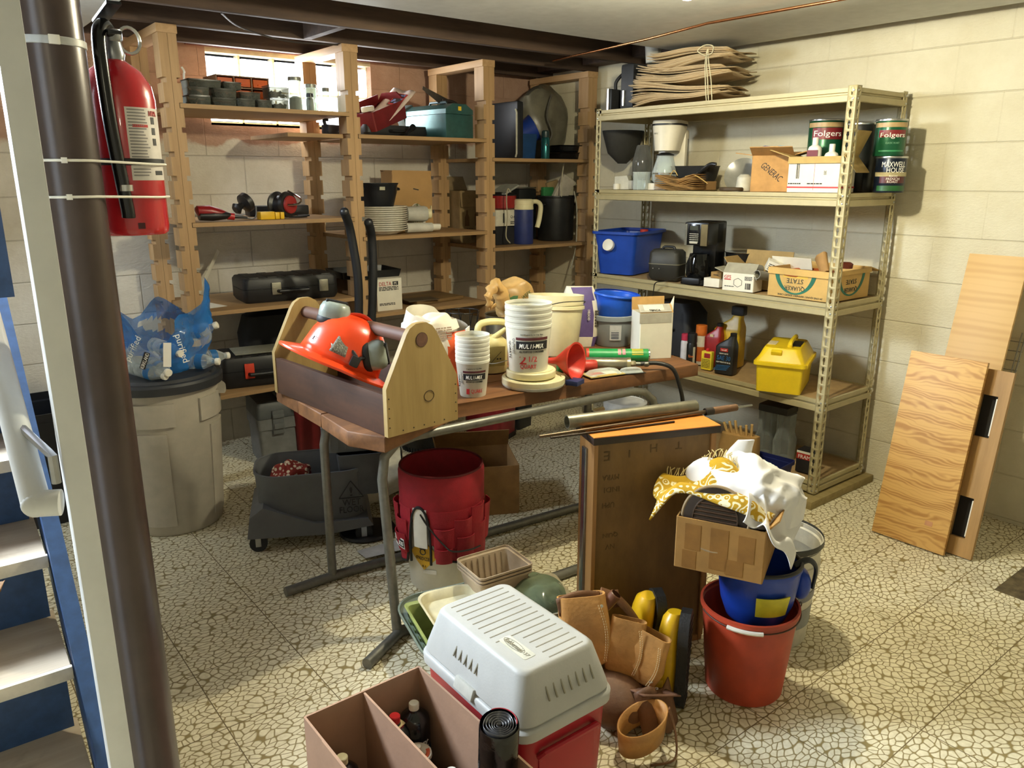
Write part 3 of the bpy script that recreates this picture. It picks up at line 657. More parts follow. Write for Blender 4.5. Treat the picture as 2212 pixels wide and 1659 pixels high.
jar(706, 3.95, Z1, .036, .125, [(1, 0), (1.02, .05), (.82, .4), (.48, .8), (.45, 1)], 'conical glass flask with grey stopper at the right end of the top shelf', M('6d716c', .5), 'flask')
o = thing('light_bulb_tube', 'thin white tube standing against the unpainted blocks at the left of the top shelf', 'tube', (SX(404, 4.1, Z1), 4.1, Z1)); B().tube(spline([(0, 0, 0), (0, 0, .14), (.004, 0, .17), (-.006, 0, .19)], 4), .005, 8).obj('tube', WPL, o)
# ---- second shelf: power tool, suction cup, yellow block, cord reel
Y = 3.86
t = thing('heat_gun', 'red and black hand tool with a bent metal tip lying on the second shelf', 'tool', (SX(478, Y, Z2), Y, Z2 + .002), -4)
b = B(); b.loft([[V((x, s * 1.0 * r * cos(a), .034 + r * .8 * sin(a) + dz)) for a in [2 * pi * i / 14 for i in range(14)]] for x, r, dz, s in ((-.115, .012, .02, 1), (-.105, .030, .016, 1), (-.05, .036, .012, 1), (0, .03, .0, 1), (.035, .02, -.010, 1))]); b.obj('body', M('8e1b20', .35), t)
b = B(); b.loft([[V((x, r * 1.08 * cos(a), .026 + r * .72 * sin(a))) for a in [2 * pi * i / 14 for i in range(14)]] for x, r in ((-.10, .03), (-.04, .036), (.02, .028), (.045, .014))]); b.obj('grip', BLK, t)
B().tube([(.03, 0, .022), (.062, 0, .018)], .017, 14).obj('collar', RED, t); B().rod((.06, 0, .018), (.125, 0, .012), .009, .006).obj('barrel', BLK, t)
B().tube(spline([(.12, 0, .012), (.15, 0, .005), (.168, .0, .02), (.172, 0, .065)], 6), .0035, 8).obj('tip', M('8d9092', .3, .9), t)
t = thing('plunger_cup', 'black rubber cup shaped tool behind the red heat tool on the second shelf', 'tool', (SX(518, 4.0, Z2), 4.0, Z2 + .001), 0)
B().lathe([(.02, 0), (.03, .012), (.018, .03), (.014, .05), (.048, .062), (.05, .085), (.046, .09), (.012, .066)], 28).at().obj('cup', M('232325', .4), t, rot=(0, 62, 14), loc=(-.02, 0, .045))
B().tube(spline([(.05, .05, .06), (.06, .05, .10), (.04, .06, .105), (.03, .06, .07)], 5), .006, 8).obj('ring_handle', M('3a3836', .5), t)
t = thing('drill_case', 'long flat black object at the back of the second shelf', 'case', (SX(600, 4.25, Z2), 4.25, Z2), 0); b = B(); b.box((0, 0, .028), (.34, .08, .055), bev=.012); b.obj('body', BLK, t); B().box((.1, -.045, .03), (.06, .012, .03), bev=.004).obj('handle', BLK, t)
t = thing('level_block', 'small yellow tool block on the second shelf in front of the cord reel', 'tool', (SX(583, 3.9, Z2), 3.9, Z2), 3); b = B(); b.box((-.02, 0, .019), (.075, .05, .038), bev=.003).box((.032, 0, .017), (.024, .05, .034), bev=.003).box((.058, 0, .017), (.02, .05, .034), bev=.003); b.obj('body', YEL, t); B().box((.0, 0, .0375), (.03, .02, .003)).obj('vial', GLASS, t)
t = thing('cord_reel', 'round red reel with black cord wound on it on the second shelf', 'reel', (SX(612, 3.98, Z2), 3.98, Z2 + .068), 0)
b = B().lathe([(.02, -.05), (.062, -.045), (.066, -.03), (.05, -.02), (.05, .02), (.066, .03), (.06, .045), (.02, .05)], 32); b.obj('drum', M('1d1d1f', .4), t, rot=(90, 0, 25))
B().lathe([(.0, .05), (.046, .05), (.044, .06), (.015, .064)], 30).obj('red_face', M('9c2c2a', .4), t, rot=(90, 0, 25))
B().tube(spline([(.0, -.07, 0), (.05, -.085, .004), (.075, -.06, .03), (.03, -.01, .068)], 6), .005, 8).obj('wire_handle', CHR, t)
B().tube(spline([(.02, -.02, -.062), (.08, -.04, -.063), (.13, .0, -.062), (.1, .05, -.063), (.16, .03, -.06)], 6), .005, 8).obj('cord', BLK, t)
# ---- cases
def case(name, label, loc, rz, w, d, h, latches, lm, plate=None):
    t = thing(name, label, 'case', loc, rz)
    b = B(); b.loft([rr(w * .95, d * .93, .025, 0), rr(w, d, .03, .02), rr(w, d, .03, h * .55), rr(w * .99, d * .98, .03, h * .56)]); b.obj('base', BLK, t)
    b = B(); b.loft([rr(w, d, .03, h * .565), rr(w, d, .03, h * .88), rr(w * .96, d * .94, .03, h)])
    for i in range(5): b.box((-w * .38 + i * w * .19, 0, h), (w * .1, d * .86, .008), bev=.003)
    b.obj('lid', BLK, t)
    b = B(); b.tube([(-.08, -d / 2 + .0, h * .46), (-.075, -d / 2 - .03, h * .46), (.075, -d / 2 - .03, h * .46), (.08, -d / 2, h * .46)], .010, 10); b.obj('handle', BLK, t)
    for x in latches: b = B(); b.box((x * w, -d / 2 - .006, h * .56), (.048, .012, h * .5), bev=.003).box((x * w, -d / 2 - .013, h * .56), (.036, .004, .012)); b.obj('latch', lm, t)
    if plate: b = B(); b.box((.02, .01, h + .006), (w * .7, d * .62, .006), (0, 0, 0), .002); b.obj('lid_plate', plate, t)
    return t
x, w_, h_ = BY(545, 728, 585, 3.9, Z3)
case('tool_case', 'large black plastic tool case with two silver latches on the third shelf', (SX(618, 4.02, Z3), 4.02, Z3), -6, .50, .26, .125, (-.17, .33), M('a9a695', .35, .7))
case('power_tool_case', 'black tool case with red latches and grey lid plate on the lowest shelf', (SX(562, 4.0, Z4), 4.0, Z4), -10, .42, .30, .155, (-.18, .36), M('d8452c', .4), M('8e8d7e', .6))
t = thing('gear_bag', 'tall black padded bag behind the tool case with red latches', 'bag', (SX(600, 4.27, Z4), 4.27, Z4), -4)
b = B(); b.loft([rr(.38, .16, .04, 0), rr(.40, .18, .05, .2), rr(.34, .16, .05, .30), rr(.2, .1, .04, .33)]); b.obj('body', M('14161b', .7), t); B().tube([(.09, -.085, .31), (.17, -.10, .14)], .012, 6, flat=.3).obj('strap', M('4c4a46', .8), t)
t = thing('white_strip', 'white plastic strip leaning against the left post of the rack', 'strip', (0, 0, 0)); a0, a1 = AY(440, 612, 4.33), AY(469, 541, 4.42)
B().tube([V((a0.x - .06, 4.28, Z3 + .001)), V((a1.x, 4.40, a1.z))], .014, 4, flat=.2).obj('strip', WPL, t)
t = thing('paper_sheet', 'white paper corner lying at the left end of the third shelf', 'paper', (SX(455, 3.95, Z3), 4.0, Z3 + .001)); B().box((.0, 0, .001), (.10, .2, .002), (0, 0, 12)).obj('sheet', WCARD, t)
# ================================================================ second bay
Z1, Z2, Z3 = (lev(k) + .001 for k in (16, 11, 7))
t = thing('open_toolbox', 'dark red metal toolbox tilted open with a paper manual sticking out', 'tool box', (SX(826, 4.0, Z1), 4.02, Z1 + .062), 0, rot=(radians(-2), radians(-17), radians(24)))
RM = M('7c2224', .4, .3, .15, name='red_metal'); tl = B(); tub(tl, [(.30, .17, .006, 0), (.31, .18, .006, .10)], .003, 1); tl.obj('tray', RM, t)
b = B(); b.prism([(-.09, .10), (-.05, .145), (.05, .145), (.09, .10)], .145, .155, 'x'); b.box((.02, .088, .12), (.27, .004, .04), (10, 0, 0)); b.obj('end_cap', RM, t)
b = B(); b.box((-.11, -.03, .112), (.10, .035, .03), (0, 8, 10), .01); b.obj('white_tool', WPL, t)
t2 = thing('paper_manual', 'folded paper manual with a photo on its cover sticking out of the tilted red toolbox', 'booklet', (SX(845, 4.05, Z1), 4.03, Z1 + .175), 0, rot=(radians(12), radians(-38), radians(14)))
b = B().sheet(lambda u, v: V(((u - .5) * .27, (v - .5) * .16, .008 * sin(v * 9) + .02 * (u - .5) ** 2)), 10, 10); b.obj('sheet', M('d9c6bb', .7), t2, thick=.003)
B().box((.04, -.02, .012), (.1, .075, .002)).obj('cover_border', M('c43b35', .5), t2); B().box((.042, -.02, .0135), (.085, .06, .002)).obj('cover_photo', mat_check('7d86b8', '2b2524', 40), t2)
t = thing('flat_case', 'long flat black case lying under the tilted red toolbox', 'case', (SX(835, 4.05, Z1), 4.06, Z1), 4)
b = B(); b.loft([rr(.40, .24, .03, 0), rr(.42, .26, .03, .02), rr(.41, .25, .03, .06)]); b.obj('body', M('15171b', .5), t); b = B(); b.tube([(-.06, -.128, .03), (-.05, -.145, .03), (.05, -.145, .03), (.06, -.128, .03)], .007); b.obj('handle', BLK, t)
t = thing('teal_toolbox', 'dark teal metal toolbox with peaked lid and a saw handle on top', 'tool box', (SX(955, 4.0, Z1), 4.03, Z1), 8)
TE = M('335a58', .35, .35, .15, name='teal_metal'); w_, d_, h_ = .21, .36, .17
B().box((0, 0, h_ * .38), (w_, d_, h_ * .76), bev=.003).obj('body', TE, t)
b = B(); b.prism([(-w_ / 2, h_ * .77), (w_ / 2, h_ * .77), (w_ / 2, h_ * .92), (.05, h_ * 1.1), (-.05, h_ * 1.1), (-w_ / 2, h_ * .92)], -d_ / 2, d_ / 2, 'y'); b.obj('lid', TE, t); B().box((.0, -d_ / 2 - .002, h_ * .95), (.022, .003, .022)).obj('sticker', M('d9b32b', .5), t)
b = B(); b.tube([(0, -.08, h_ * 1.08), (0, -.07, h_ * 1.2), (0, .07, h_ * 1.2), (0, .08, h_ * 1.08)], .008, 8); b.obj('handle', M('28383a', .4, .4), t)
t = thing('hand_saw', 'hand saw with an open black handle resting on the teal toolbox', 'saw', (SX(955, 4.05, Z1), 4.03, Z1 + .215), 0, rot=(radians(78), radians(24), radians(10)))
b = B(); b.tube(spline([(-.01, .0, 0), (.09, .035, 0), (.15, .02, 0), (.155, -.05, 0), (.12, -.075, 0), (.10, -.02, 0), (.0, -.02, 0)], 5), .012, 8, closed=True); b.obj('handle', M('2a211f', .5), t); B().prism([(-.17, -.02), (.02, -.035), (.03, .03), (-.17, .0)], -.001, .001).obj('blade', M('6b6d6e', .35, .9), t)
t = thing('grey_tool', 'grey green plastic tool case leaning between the red and teal toolboxes', 'case', (SX(893, 4.25, Z1), 4.25, Z1 + .02), 0, rot=(0, radians(-24), radians(10))); b = B(); b.box((0, 0, .09), (.11, .07, .18), bev=.018); b.obj('body', M('45504e', .5), t); B().box((.0, -.036, .13), (.07, .01, .05), bev=.01).obj('grip', M('353f3e', .5), t)
t = thing('flashlight', 'small black flashlight standing tilted at the shelf edge in front of the red toolbox', 'flashlight', (SX(878, 3.83, Z1), 3.83, Z1 + .012), 0, rot=(0, radians(62), radians(28))); B().lathe([(.009, 0), (.010, .05), (.016, .065), (.017, .085), (.014, .087)], 18).obj('body', M('2a2b2d', .3, .6), t); B().lathe([(.0, .086), (.0145, .0875), (.0, .089)], 18).obj('lens', CHR, t)
t = thing('claw_clamp', 'dark tool clamp on the small shelf beside the middle rack post', 'tool', (SX(716, 4.0, lev(16)), 4.0, lev(16)), 20); b = B(); b.box((0, 0, .045), (.12, .07, .09), bev=.02).tube(spline([(-.05, 0, .08), (-.06, 0, .12), (-.03, 0, .125)], 5), .012); b.obj('body', M('22242b', .4), t); B().tube([(.03, -.05, .03), (.12, -.05, .03)], .01).obj('chrome_bar', CHR, t); t.scale = (.8, .8, .62)
# black pot on white plates
px = SX(822, 3.96, Z2); x0, x1 = SX(775, 3.96, Z2), SX(872, 3.96, Z2); R = (x1 - x0) / 2 * 1.03
g = 'white plates stacked in the middle bay'; cxp = (x0 + x1) / 2
names = ['bottom', 'second from bottom', 'third from bottom', 'fourth from bottom', 'fifth from bottom', 'sixth from bottom', 'sixth from top', 'fifth from top', 'fourth from top', 'third from top', 'second from top', 'top']
for k in range(12):
    if k == 0:
        t0 = thing('plate', 'white dinner plate, bottom of the stack under the black pot', 'plate', (cxp, 3.96, Z2 + .002), 0, g)
        b = B().lathe([(R * .6, 0), (R * .62, .004), (R * .98, .020), (R, .022), (R, .0255), (R * .97, .0255), (R * .62, .009), (.001, .008)], 40); b.obj('dish', M('ded9cb', .25, name='white_china'), t0); B().lathe([(R * .55, -.001), (R * .6, -.001), (R * .6, .0005), (R * .55, .0005)], 30).obj('foot_ring', M('d0cabb', .3), t0)
    else: dup(t0, (cxp + random.uniform(-.002, .002), 3.96, Z2 + .002 + .0115 * k), 0, 'white dinner plate, %s of the stack under the black pot' % names[k])
zt = Z2 + .002 + .0115 * 11 + .010
t = thing('stock_pot', 'black enamel pot with side handle standing on the white plates', 'pot', (cxp - .015, 3.97, zt), 10)
b = B(); cup(b, [(.075, 0), (.09, .01), (.112, .09), (.115, .125), (.122, .135), (.122, .14)], .004, 36); b.obj('body', M('14171d', .35), t)
for s in (-1, 1): B().tube(spline([(s * .112, -.03, .11), (s * .14, -.025, .105), (s * .14, .025, .105), (s * .112, .03, .11)], 5), .008, 8).obj('handle', M('14171d', .35), t)
B().box((-.045, -.106, .112), (.03, .003, .018), (8, 0, -20)).obj('tag', M('b9b59c', .5), t)
def paperbag(name, label, loc, rz, w, d, h, m=PAPER):
    t = thing(name, label, 'bag', loc, rz); b = B()
    R_ = []
    for j, z in enumerate((0, .1, .3, .5, .7, .85, .95, 1)):
        q = rr(w * (1 + .02 * sin(j * 2)), d * (1 - .12 * (j / 7)), .004, h * z, 2)
        if j == 7: q = [p + V((0, 0, .05 * sin(p.x * 30 + 1) + .03 * NZ.noise(p * 12))) for p in q]
        R_.append([p + NZ.noise_vector(p * 9) * .012 * min(1, z * 3) for p in q])
    b.loft(R_, True, False); b.obj('paper', m, t, thick=.0015); B().box((0, 0, .004), (w * .95, d * .95, .004)).obj('base_fold', m, t); return t
t = paperbag('grocery_bag', 'open brown paper grocery bag behind the black pot and plates', (SX(885, 4.15, Z2), 4.17, Z2), -8, .25, .20, .36)
B().box((.02, -.094, .24), (.035, .002, .006), (0, 12, 0)).obj('printed_mark', INK, t)
t = thing('serving_bowl', 'white bowl with a leaf and flower pattern standing on edge against the grocery bag', 'bowl', (SX(906, 4.0, Z2), 4.01, Z2 + .082), 0, rot=(radians(82), 0, radians(28)))
b = B(); b.lathe([(.04, -.05), (.065, -.035), (.08, 0), (.078, .004), (.062, -.03), (.0, -.045)], 36); b.obj('bowl', mat_check('76804c', 'e4dfd0', 34, 'leaf_china'), t); B().lathe([(.036, -.056), (.04, -.056), (.04, -.049), (.036, -.049)], 24).obj('foot', WPL, t)
t = thing('plastic_pitcher', 'white plastic bottle with flip cap lying on its side beside the plates', 'bottle', (SX(896, 3.94, Z2), 3.94, Z2 + .105), 0, rot=(0, radians(90), radians(-14)))
B().lathe([(.035, -.05), (.042, -.045), (.045, .06), (.04, .075), (.024, .08)], 26).obj('body', M('b9b7ad', .5), t); B().lathe([(.028, .075), (.028, .098), (.026, .1)], 24).obj('cap', CREAM, t); B().box((-.02, 0, .102), (.05, .016, .005), bev=.002).obj('flip_tab', CREAM, t)
t = thing('rolled_liner', 'white rolled plastic liner lying in front of the bowl at the shelf edge', 'roll', (SX(916, 3.89, Z2), 3.89, Z2 + .030), 0, rot=(0, radians(90), radians(-8)))
B().lathe([(.027, -.11), (.028, -.1), (.026, .03), (.026, .05)], 20).obj('tube', M('c9c7bd', .5), t); B().tube([(.0, 0, .0), (0, 0, .1)], .0245, 16, flat=.75, rr_=[.025, .021]).obj('roll_end', WPL, t)
# DELTA box and black tray
x, w_, h_ = BY(800, 866, 612, 3.84, Z3)
t = thing('printed_carton', 'white cardboard box with red and black printing next to the black curved handles', 'box', (SX(828, 3.94, Z3), 3.95, Z3), -3)
B().box((0, 0, .09), (.155, .2, .18), bev=.002).obj('body', WCARD, t)
text('DELTA', .075, .022, M('b3262b', .5), t, (-.025, -.1005, .152)); b = B().box((.038, -.1003, .152), (.034, .001, .022)); b.obj('logo_block', INK, t); text('M', .014, .016, WINK, t, (.036, -.1012, .152))
b = B(); fine(b, -.065, .055, .113, .137, -.1006, 3).mat(0); fine(b, -.065, .035, .03, .045, -.1006, 2); b.obj('small_print', M('4a4744', .6), t)
t = thing('black_tray', 'shallow black plastic tray lying across the top of the white box', 'tray', (SX(792, 4.02, Z3 + .18), 4.06, Z3 + .181), -6); b = B(); tub(b, [(.34, .26, .01, 0), (.36, .28, .012, .04)], .004, 2); b.obj('tray', M('15171b', .4), t); b = B(); b.box((0, 0, .006), (.30, .012, .01)).box((0, .06, .006), (.30, .012, .01)); b.obj('rib', M('15171b', .4), t)
t = thing('brown_carton', 'dark brown carton behind the black curved handles on the third shelf', 'box', (SX(752, 4.2, Z3), 4.2, Z3), 0); carton(t, .22, .18, .17, M('54402f', .85), M('5d4a35', .85), (('r', .06, 60),))
t = thing('scrap_board', 'flat brown board lying on the third shelf behind the produce bag', 'board', (SX(925, 4.05, Z3), 4.08, Z3), 6); B().box((0, 0, .011), (.36, .3, .02), bev=.002).obj('board', wood('84683f', '6d5433', 0, 6), t); B().box((-.12, -.1, .024), (.2, .12, .004), (0, 0, -12)).obj('dark_sheet', M('5b4c38', .7), t)
# hand truck with two curved black handles
t = thing('hand_truck', 'hand truck with two curved black tube handles standing behind the workbench', 'hand truck', (0, 0, 0))
for (a, c, e, f) in (((733, 455), (757, 500), (773, 600), (775, 690)), ((785, 478), (803, 515), (806, 600), (803, 690))):
    Yh = 3.36; P = [AY(*q, Yh) for q in (a, c, e, f)]; P[0] = P[0] + V((-.0, -.05, -.005)); q = spline(P, 8); q.append(V((P[3].x, Yh - .02, .10)))
    B().tube(q, .0205, 14).ell(P[0], (.0215,) * 3).obj('handle', M('1a1c20', .4), t)
px0, px1 = AY(775, 690, 3.36).x, AY(803, 690, 3.36).x
B().box(((px0 + px1) / 2, 3.33, .35), (px1 - px0 + .04, .03, .03)).obj('crossbar', BLK, t); B().box(((px0 + px1) / 2, 3.25, .012), (.3, .22, .008)).obj('toe_plate', M('2b2b2c', .5, .5), t)
for s in (-1, 1): B().tube([((px0 + px1) / 2 + s * .13, 3.45, .10), ((px0 + px1) / 2 + s * .17, 3.45, .10)], .10, 22).obj('wheel', M('151515', .7), t)
B().rod(((px0 + px1) / 2 - .14, 3.45, .10), ((px0 + px1) / 2 + .14, 3.45, .10), .012).obj('axle', STEEL, t)
# ================================================================ third bay
Z1, Z2 = lev(15) + .001, lev(10) + .001
t = thing('cooler_lid_case', 'black case with a pale rim standing on edge beside the third rack post', 'case', (SX(1087, 4.05, Z1), 4.05, Z1), 0); b = B(); b.box((.02, 0, .17), (.055, .3, .34), bev=.02); b.obj('shell', BLK, t); B().tube([(-.012, -.14, .01), (-.012, -.15, .03), (-.012, -.15, .27), (-.012, -.14, .29)], .006, 8).obj('rim', M('b9b7a6', .5), t)
t = thing('blue_bucket', 'blue plastic bin with a tipped blue tub in it on the top right shelf', 'bin', (SX(1122, 4.08, Z1), 4.1, Z1), 0); b = B(); tub(b, [(.15, .2, .02, 0), (.17, .22, .02, .155)], .004); b.obj('bin', M('1d4372', .45), t)
b = B(); cup(b, [(.06, 0), (.085, .1), (.088, .105)], .004, 30); b.obj('tub', M('1f3d94', .45), t, loc=(.02, 0, .15), rot=(0, 62, -30))
t = thing('sleeping_bag', 'big bulging beige clear wrapped bedding bag at the back of the top right shelf', 'bag', (SX(1172, 4.14, Z1), 4.16, Z1), 0)
b = B(); b.ell((0, 0, .25), (.19, .15, .24), 32, 18)
for v in b.bm.verts: v.co += NZ.noise_vector(v.co * 6) * .035 + NZ.noise_vector(v.co * 17) * .012; v.co.z = max(v.co.z, .0)
b.obj('bundle', M('6e6a5a', .35, var=.3, scale=6), t); B().tube(spline([(-.13, -.15, .06), (-.06, -.18, .15), (-.10, -.175, .27), (-.04, -.15, .40)], 5), .006, 6).obj('seam', M('57544a', .5), t)
t = thing('thermos', 'slim teal metal thermos standing in front of the bedding bag', 'thermos', (SX(1178, 3.88, Z1), 3.88, Z1), 0); B().lathe([(.026, 0), (.027, .004), (.027, .12), (.022, .13)], 24).obj('body', M('2f6f72', .22, .7), t); B().lathe([(.023, .13), (.024, .135), (.024, .165), (.018, .172)], 24).obj('cap', M('23393b', .35), t); B().lathe([(.006, 0), (.006, .005)], 12).obj('badge', BLK, t, loc=(-.012, -.0245, .085), rot=(90, 0, -26))
for k, (dy, l) in enumerate(((0, 'lower'), (.0, 'upper'))):
    t = thing('roasting_pan', 'shiny black oblong pan beside the teal thermos, %s of two' % l, 'pan', (SX(1225, 3.95, Z1), 3.97, Z1 + .045 * k + .002), -10, 'black pans on the top right shelf'); b = B(); tub(b, [(.17, .16, .02, 0), (.19, .18, .02, .035), (.21, .20, .02, .042)], .003); b.obj('pan', BLKG, t); B().tube([(.105, -.03, .038), (.12, -.03, .04), (.12, .03, .04), (.105, .03, .038)], .004).obj('handle', BLKG, t)
# lower shelf
t = thing('bottle_carton', 'brown carton with printed bottle shapes behind the third rack post', 'box', (SX(990, 4.18, Z2), 4.22, Z2 - .0), 0)
t.location = (2.99, 4.285, Z2)
carton(t, .20, .2, .33, M('86714e', .85), M('86714e', .85), (('f', .10, 172), ('b', .10, 30)))
for dx, hh in ((-.045, .10), (.035, .13)):
    B().lathe([(.0, 0), (.018, 0), (.018, hh * .55), (.007, hh * .75), (.006, hh)], 10, sq=.02).obj('printed_bottle', M('5e4426', .8), t, loc=(dx, -.102, .11))
text('HAFCO', .085, .02, INK, t, (-.04, -.1012, .085)); B().box((.035, -.1012, .045), (.1, .001, .05)).obj('print_panel', M('6d5a3d', .8), t)
t = thing('filter_box', 'small white carton with black lettering under the red pot behind the blue jug', 'box', (SX(1088, 4.0, Z2 + .11), 4.03, Z2), 0); B().box((0, 0, .055), (.19, .15, .11)).obj('lower_box', M('202022', .5), t); B().box((0, 0, .165), (.19, .15, .10), bev=.002).obj('carton', M('cbc5b0', .7), t)
text('Q-617', .06, .02, INK, t, (.05, -.0755, .17)); b = B(); fine(b, .02, .085, .125, .145, -.0755, 2); b.box((-.035, -.0753, .165), (.012, .001, .06)); b.obj('small_print', M('3c3a36', .6), t)
t = thing('saucepan', 'red enamel saucepan with black rim standing on the small white carton', 'pan', (SX(1085, 4.03, Z2 + .216), 4.03, Z2 + .216), 0); b = B(); cup(b, [(.07, 0), (.085, .01), (.09, .085)], .003); b.obj('pan', M('8e1f1d', .3), t); B().lathe([(.091, .085), (.093, .09), (.06, .105), (.015, .11)], 30).obj('lid', BLK, t); B().rod((-.09, -.02, .06), (-.16, -.06, .065), .010).obj('handle', M('b32522', .3), t)
t = thing('black_canister', 'tall black canister with silver lid edge behind the blue jug', 'canister', (SX(1129, 4.22, Z2), 4.24, Z2), 0); B().box((0, 0, .17), (.155, .15, .34), bev=.015).obj('body', M('17191b', .45), t); B().box((0, 0, .345), (.15, .146, .008)).obj('lid_edge', STEEL, t)
t = thing('white_cutlery_lid', 'pale flat plastic lid resting slanted above the red saucepan', 'lid', (SX(1095, 4.0, Z2 + .33), 4.03, Z2 + .335), 0, rot=(0, radians(-22), radians(10))); b = B(); b.loft([rr(.17, .15, .03, 0), rr(.16, .14, .03, .008)]); b.obj('lid', M('9fa096', .5), t)
t = thing('jug', 'dark blue insulated jug with cream lid and curved handle on the lower right shelf', 'jug', (SX(1131, 3.93, Z2), 3.93, Z2), -12)
r = .062; B().lathe([(r * .95, 0), (r, .008), (r, .205), (r * .98, .215)], 32).obj('body', M('27346e', .5, name='navy_plastic'), t); B().lathe([(r * 1.0, .216), (r * 1.02, .222), (r * .98, .245), (r * 1.01, .247), (r * 1.01, .272), (r * .85, .28)], 32).obj('lid', CREAM, t)
b = B(); b.tube(spline([(.05, 0, .262), (.095, 0, .262), (.122, 0, .235), (.115, 0, .16), (.098, 0, .10)], 6), .013, 10, flat=1.2); b.obj('handle', CREAM, t)
t = thing('big_stockpot', 'tall black stock pot with dented front and paper in it on the lower right shelf', 'pot', (SX(1208, 4.0, Z2), 4.04, Z2), 0)
b = B(); cup(b, [(.115, 0), (.12, .012), (.125, .28), (.13, .285), (.13, .295)], .004, 40); b.obj('pot', M('1d1e1f', .4, var=.3), t)
for s in (-1, 1): B().tube(spline([(s * .124, -.035, .24), (s * .15, -.025, .235), (s * .15, .025, .235), (s * .124, .035, .24)], 4), .006).obj('handle', BLK, t)
for (dx, m_, s_, r_, l) in ((.04, M('b9b2a4', .8), (.11, .03, .16), (10, 26, 0), 'folded white paper sticking out of the tall black stock pot'), (-.05, M('2f7a46', .6), (.09, .03, .09), (0, 0, 0), 'green carton edge showing above the tall black stock pot'), (.0, M('8f7b57', .8), (.10, .02, .13), (0, -14, 0), 'brown cardboard piece standing in the tall black stock pot')):
    o = thing('paper_piece', l, 'paper', (SX(1208, 4.0, Z2) + dx, 4.04 + (.03 if dx < .02 else -.03), Z2 + .26)); B().box((0, 0, s_[2] / 2), s_, r_, .004).obj('piece', m_, o)
o = B(); o.tube(spline([AY(1218, 352, 3.9), AY(1214, 385, 3.9), AY(1213, 425, 3.9)], 4), .004, 6); tag(o.obj('cord', M('b4ad97', .6)), 'pale cord hanging from the shelf above the tall black stock pot', 'cord')
o = B(); o.tube(spline([AY(1240, 413, 3.86), AY(1246, 450, 3.86), AY(1245, 520, 3.86), AY(1238, 560, 3.79), AY(1233, 580, 3.79)], 5), .004, 6); tag(o.obj('cord', M('9f9a86', .6)), 'grey cord hanging down right of the tall black stock pot', 'cord')
o = B(); o.tube(spline([AY(1103, 415, 3.88), AY(1097, 408, 3.88), AY(1094, 430, 3.88), AY(1096, 470, 3.88), AY(1093, 510, 3.87), AY(1102, 525, 3.87)], 5), .004, 6); tag(o.obj('cord', M('a79f88', .6)), 'beige cord hanging left of the dark blue jug', 'cord')
Zq = lev(6)
# ================================================================ things on the beige metal shelving (fronts face the room: local -Y)
D0, D1, D2, D3, D4 = DECK
def MX(px, X, z): return (X, SY(px, X, z), z + .001)
# ---- top deck: tied bundle of paper bags, black appliance, cup
BAGM = M('b39e7c', .85, var=.1, scale=8, name='kraft_paper')
def bundle(o, w, d, n, t, fan=.35, m=PAPER, gap=0):
    """stack of folded paper bags tied at the middle, open ends fanning out"""
    for k in range(n):
        b = B(); f0 = (k - (n - 1) / 2)
        def fn(u, v):
            e = abs(u - .62) ** 1.5; return V(((u - .5) * w, (v - .5) * d * (1 - .3 * math.exp(-((u - .62) / .1) ** 2)), n * t * .5 + f0 * t * (1 + fan * 6 * e * (u < .62)) + .0025 * sin(u * 25 + k * 1.3 + v * 6)))
        b.sheet(fn, 18, 6); b.obj('folded_bag', m, o, thick=t * .55)
t = thing('paper_bag_bundle', 'big bundle of folded brown paper bags tied with string on the top deck', 'bag bundle', MX(1490, 3.42, D0), -78)
def fanfn(k, n, W, D, H, seed):
    return lambda u, v: V(((u - .5) * W + .02 * sin(k * 2.1 + seed), (v - .5) * D, H + (k - n / 2) * .0085 * (1.35 - .9 * u) + .018 * sin(u * 5 + seed + k * .12) * (1 - u) + .006 * sin(v * 7 + k)))
for j, (n, H, W) in enumerate(((11, .06, .50), (9, .15, .50), (9, .225, .44))):
    for k in range(n):
        b = B(); b.sheet(fanfn(k, n, W * random.uniform(.92, 1.05), .30, H, j * 1.7), 14, 5); b.obj('folded_bag', BAGM, t, thick=.004, loc=(-.02 + .03 * j, 0, 0), rot=(0, 0, random.uniform(-5, 5)))
b = B()
for dx in (0, .012, .03): b.tube(spline([(.17 + dx, -.155, .0), (.165 + dx, -.17, .10), (.155 + dx * .5, -.16, .20), (.15, -.1, .262), (.15, .15, .265)], 5), .0028, 6)
b.tube(spline([(.16, -.165, .21), (.12, -.18, .235), (.15, -.17, .26), (.2, -.18, .25), (.19, -.17, .22), (.16, -.165, .215)], 5), .0028, 6); b.obj('string', M('cfc7a6', .8), t, sharp=180)
t = thing('black_appliance', 'dark appliance with chrome bars standing at the left end of the top deck', 'appliance', MX(1352, 3.42, D0), -82)
b = B(); b.box((.07, 0, .12), (.09, .2, .24), bev=.02).box((-.06, .02, .06), (.03, .2, .12), bev=.012).box((0, .06, .02), (.22, .1, .04), bev=.01); b.obj('body', M('2b2c2e', .45), t)
b = B(); b.tube(spline([(-.075, -.0, .11), (-.075, 0, .16), (-.03, 0, .20), (.04, 0, .23)], 5), .010, 8); b.obj('arm', M('303032', .4), t); B().rod((-.065, -.085, .0), (-.065, -.085, .12), .009).obj('chrome_bar', CHR, t); B().rod((.055, -.105, .02), (.055, -.105, .10), .008).obj('chrome_bar', CHR, t)
t = thing('foam_cup', 'white plastic cup standing on the dark appliance left of the bag bundle', 'cup', (MX(1398, 3.42, D0)[0] + .03, MX(1398, 3.42, D0)[1], D0 + .242), 0); b = B(); cup(b, [(.038, 0), (.048, .11), (.05, .112)], .003); b.obj('cup', M('d3d1c6', .6), t)
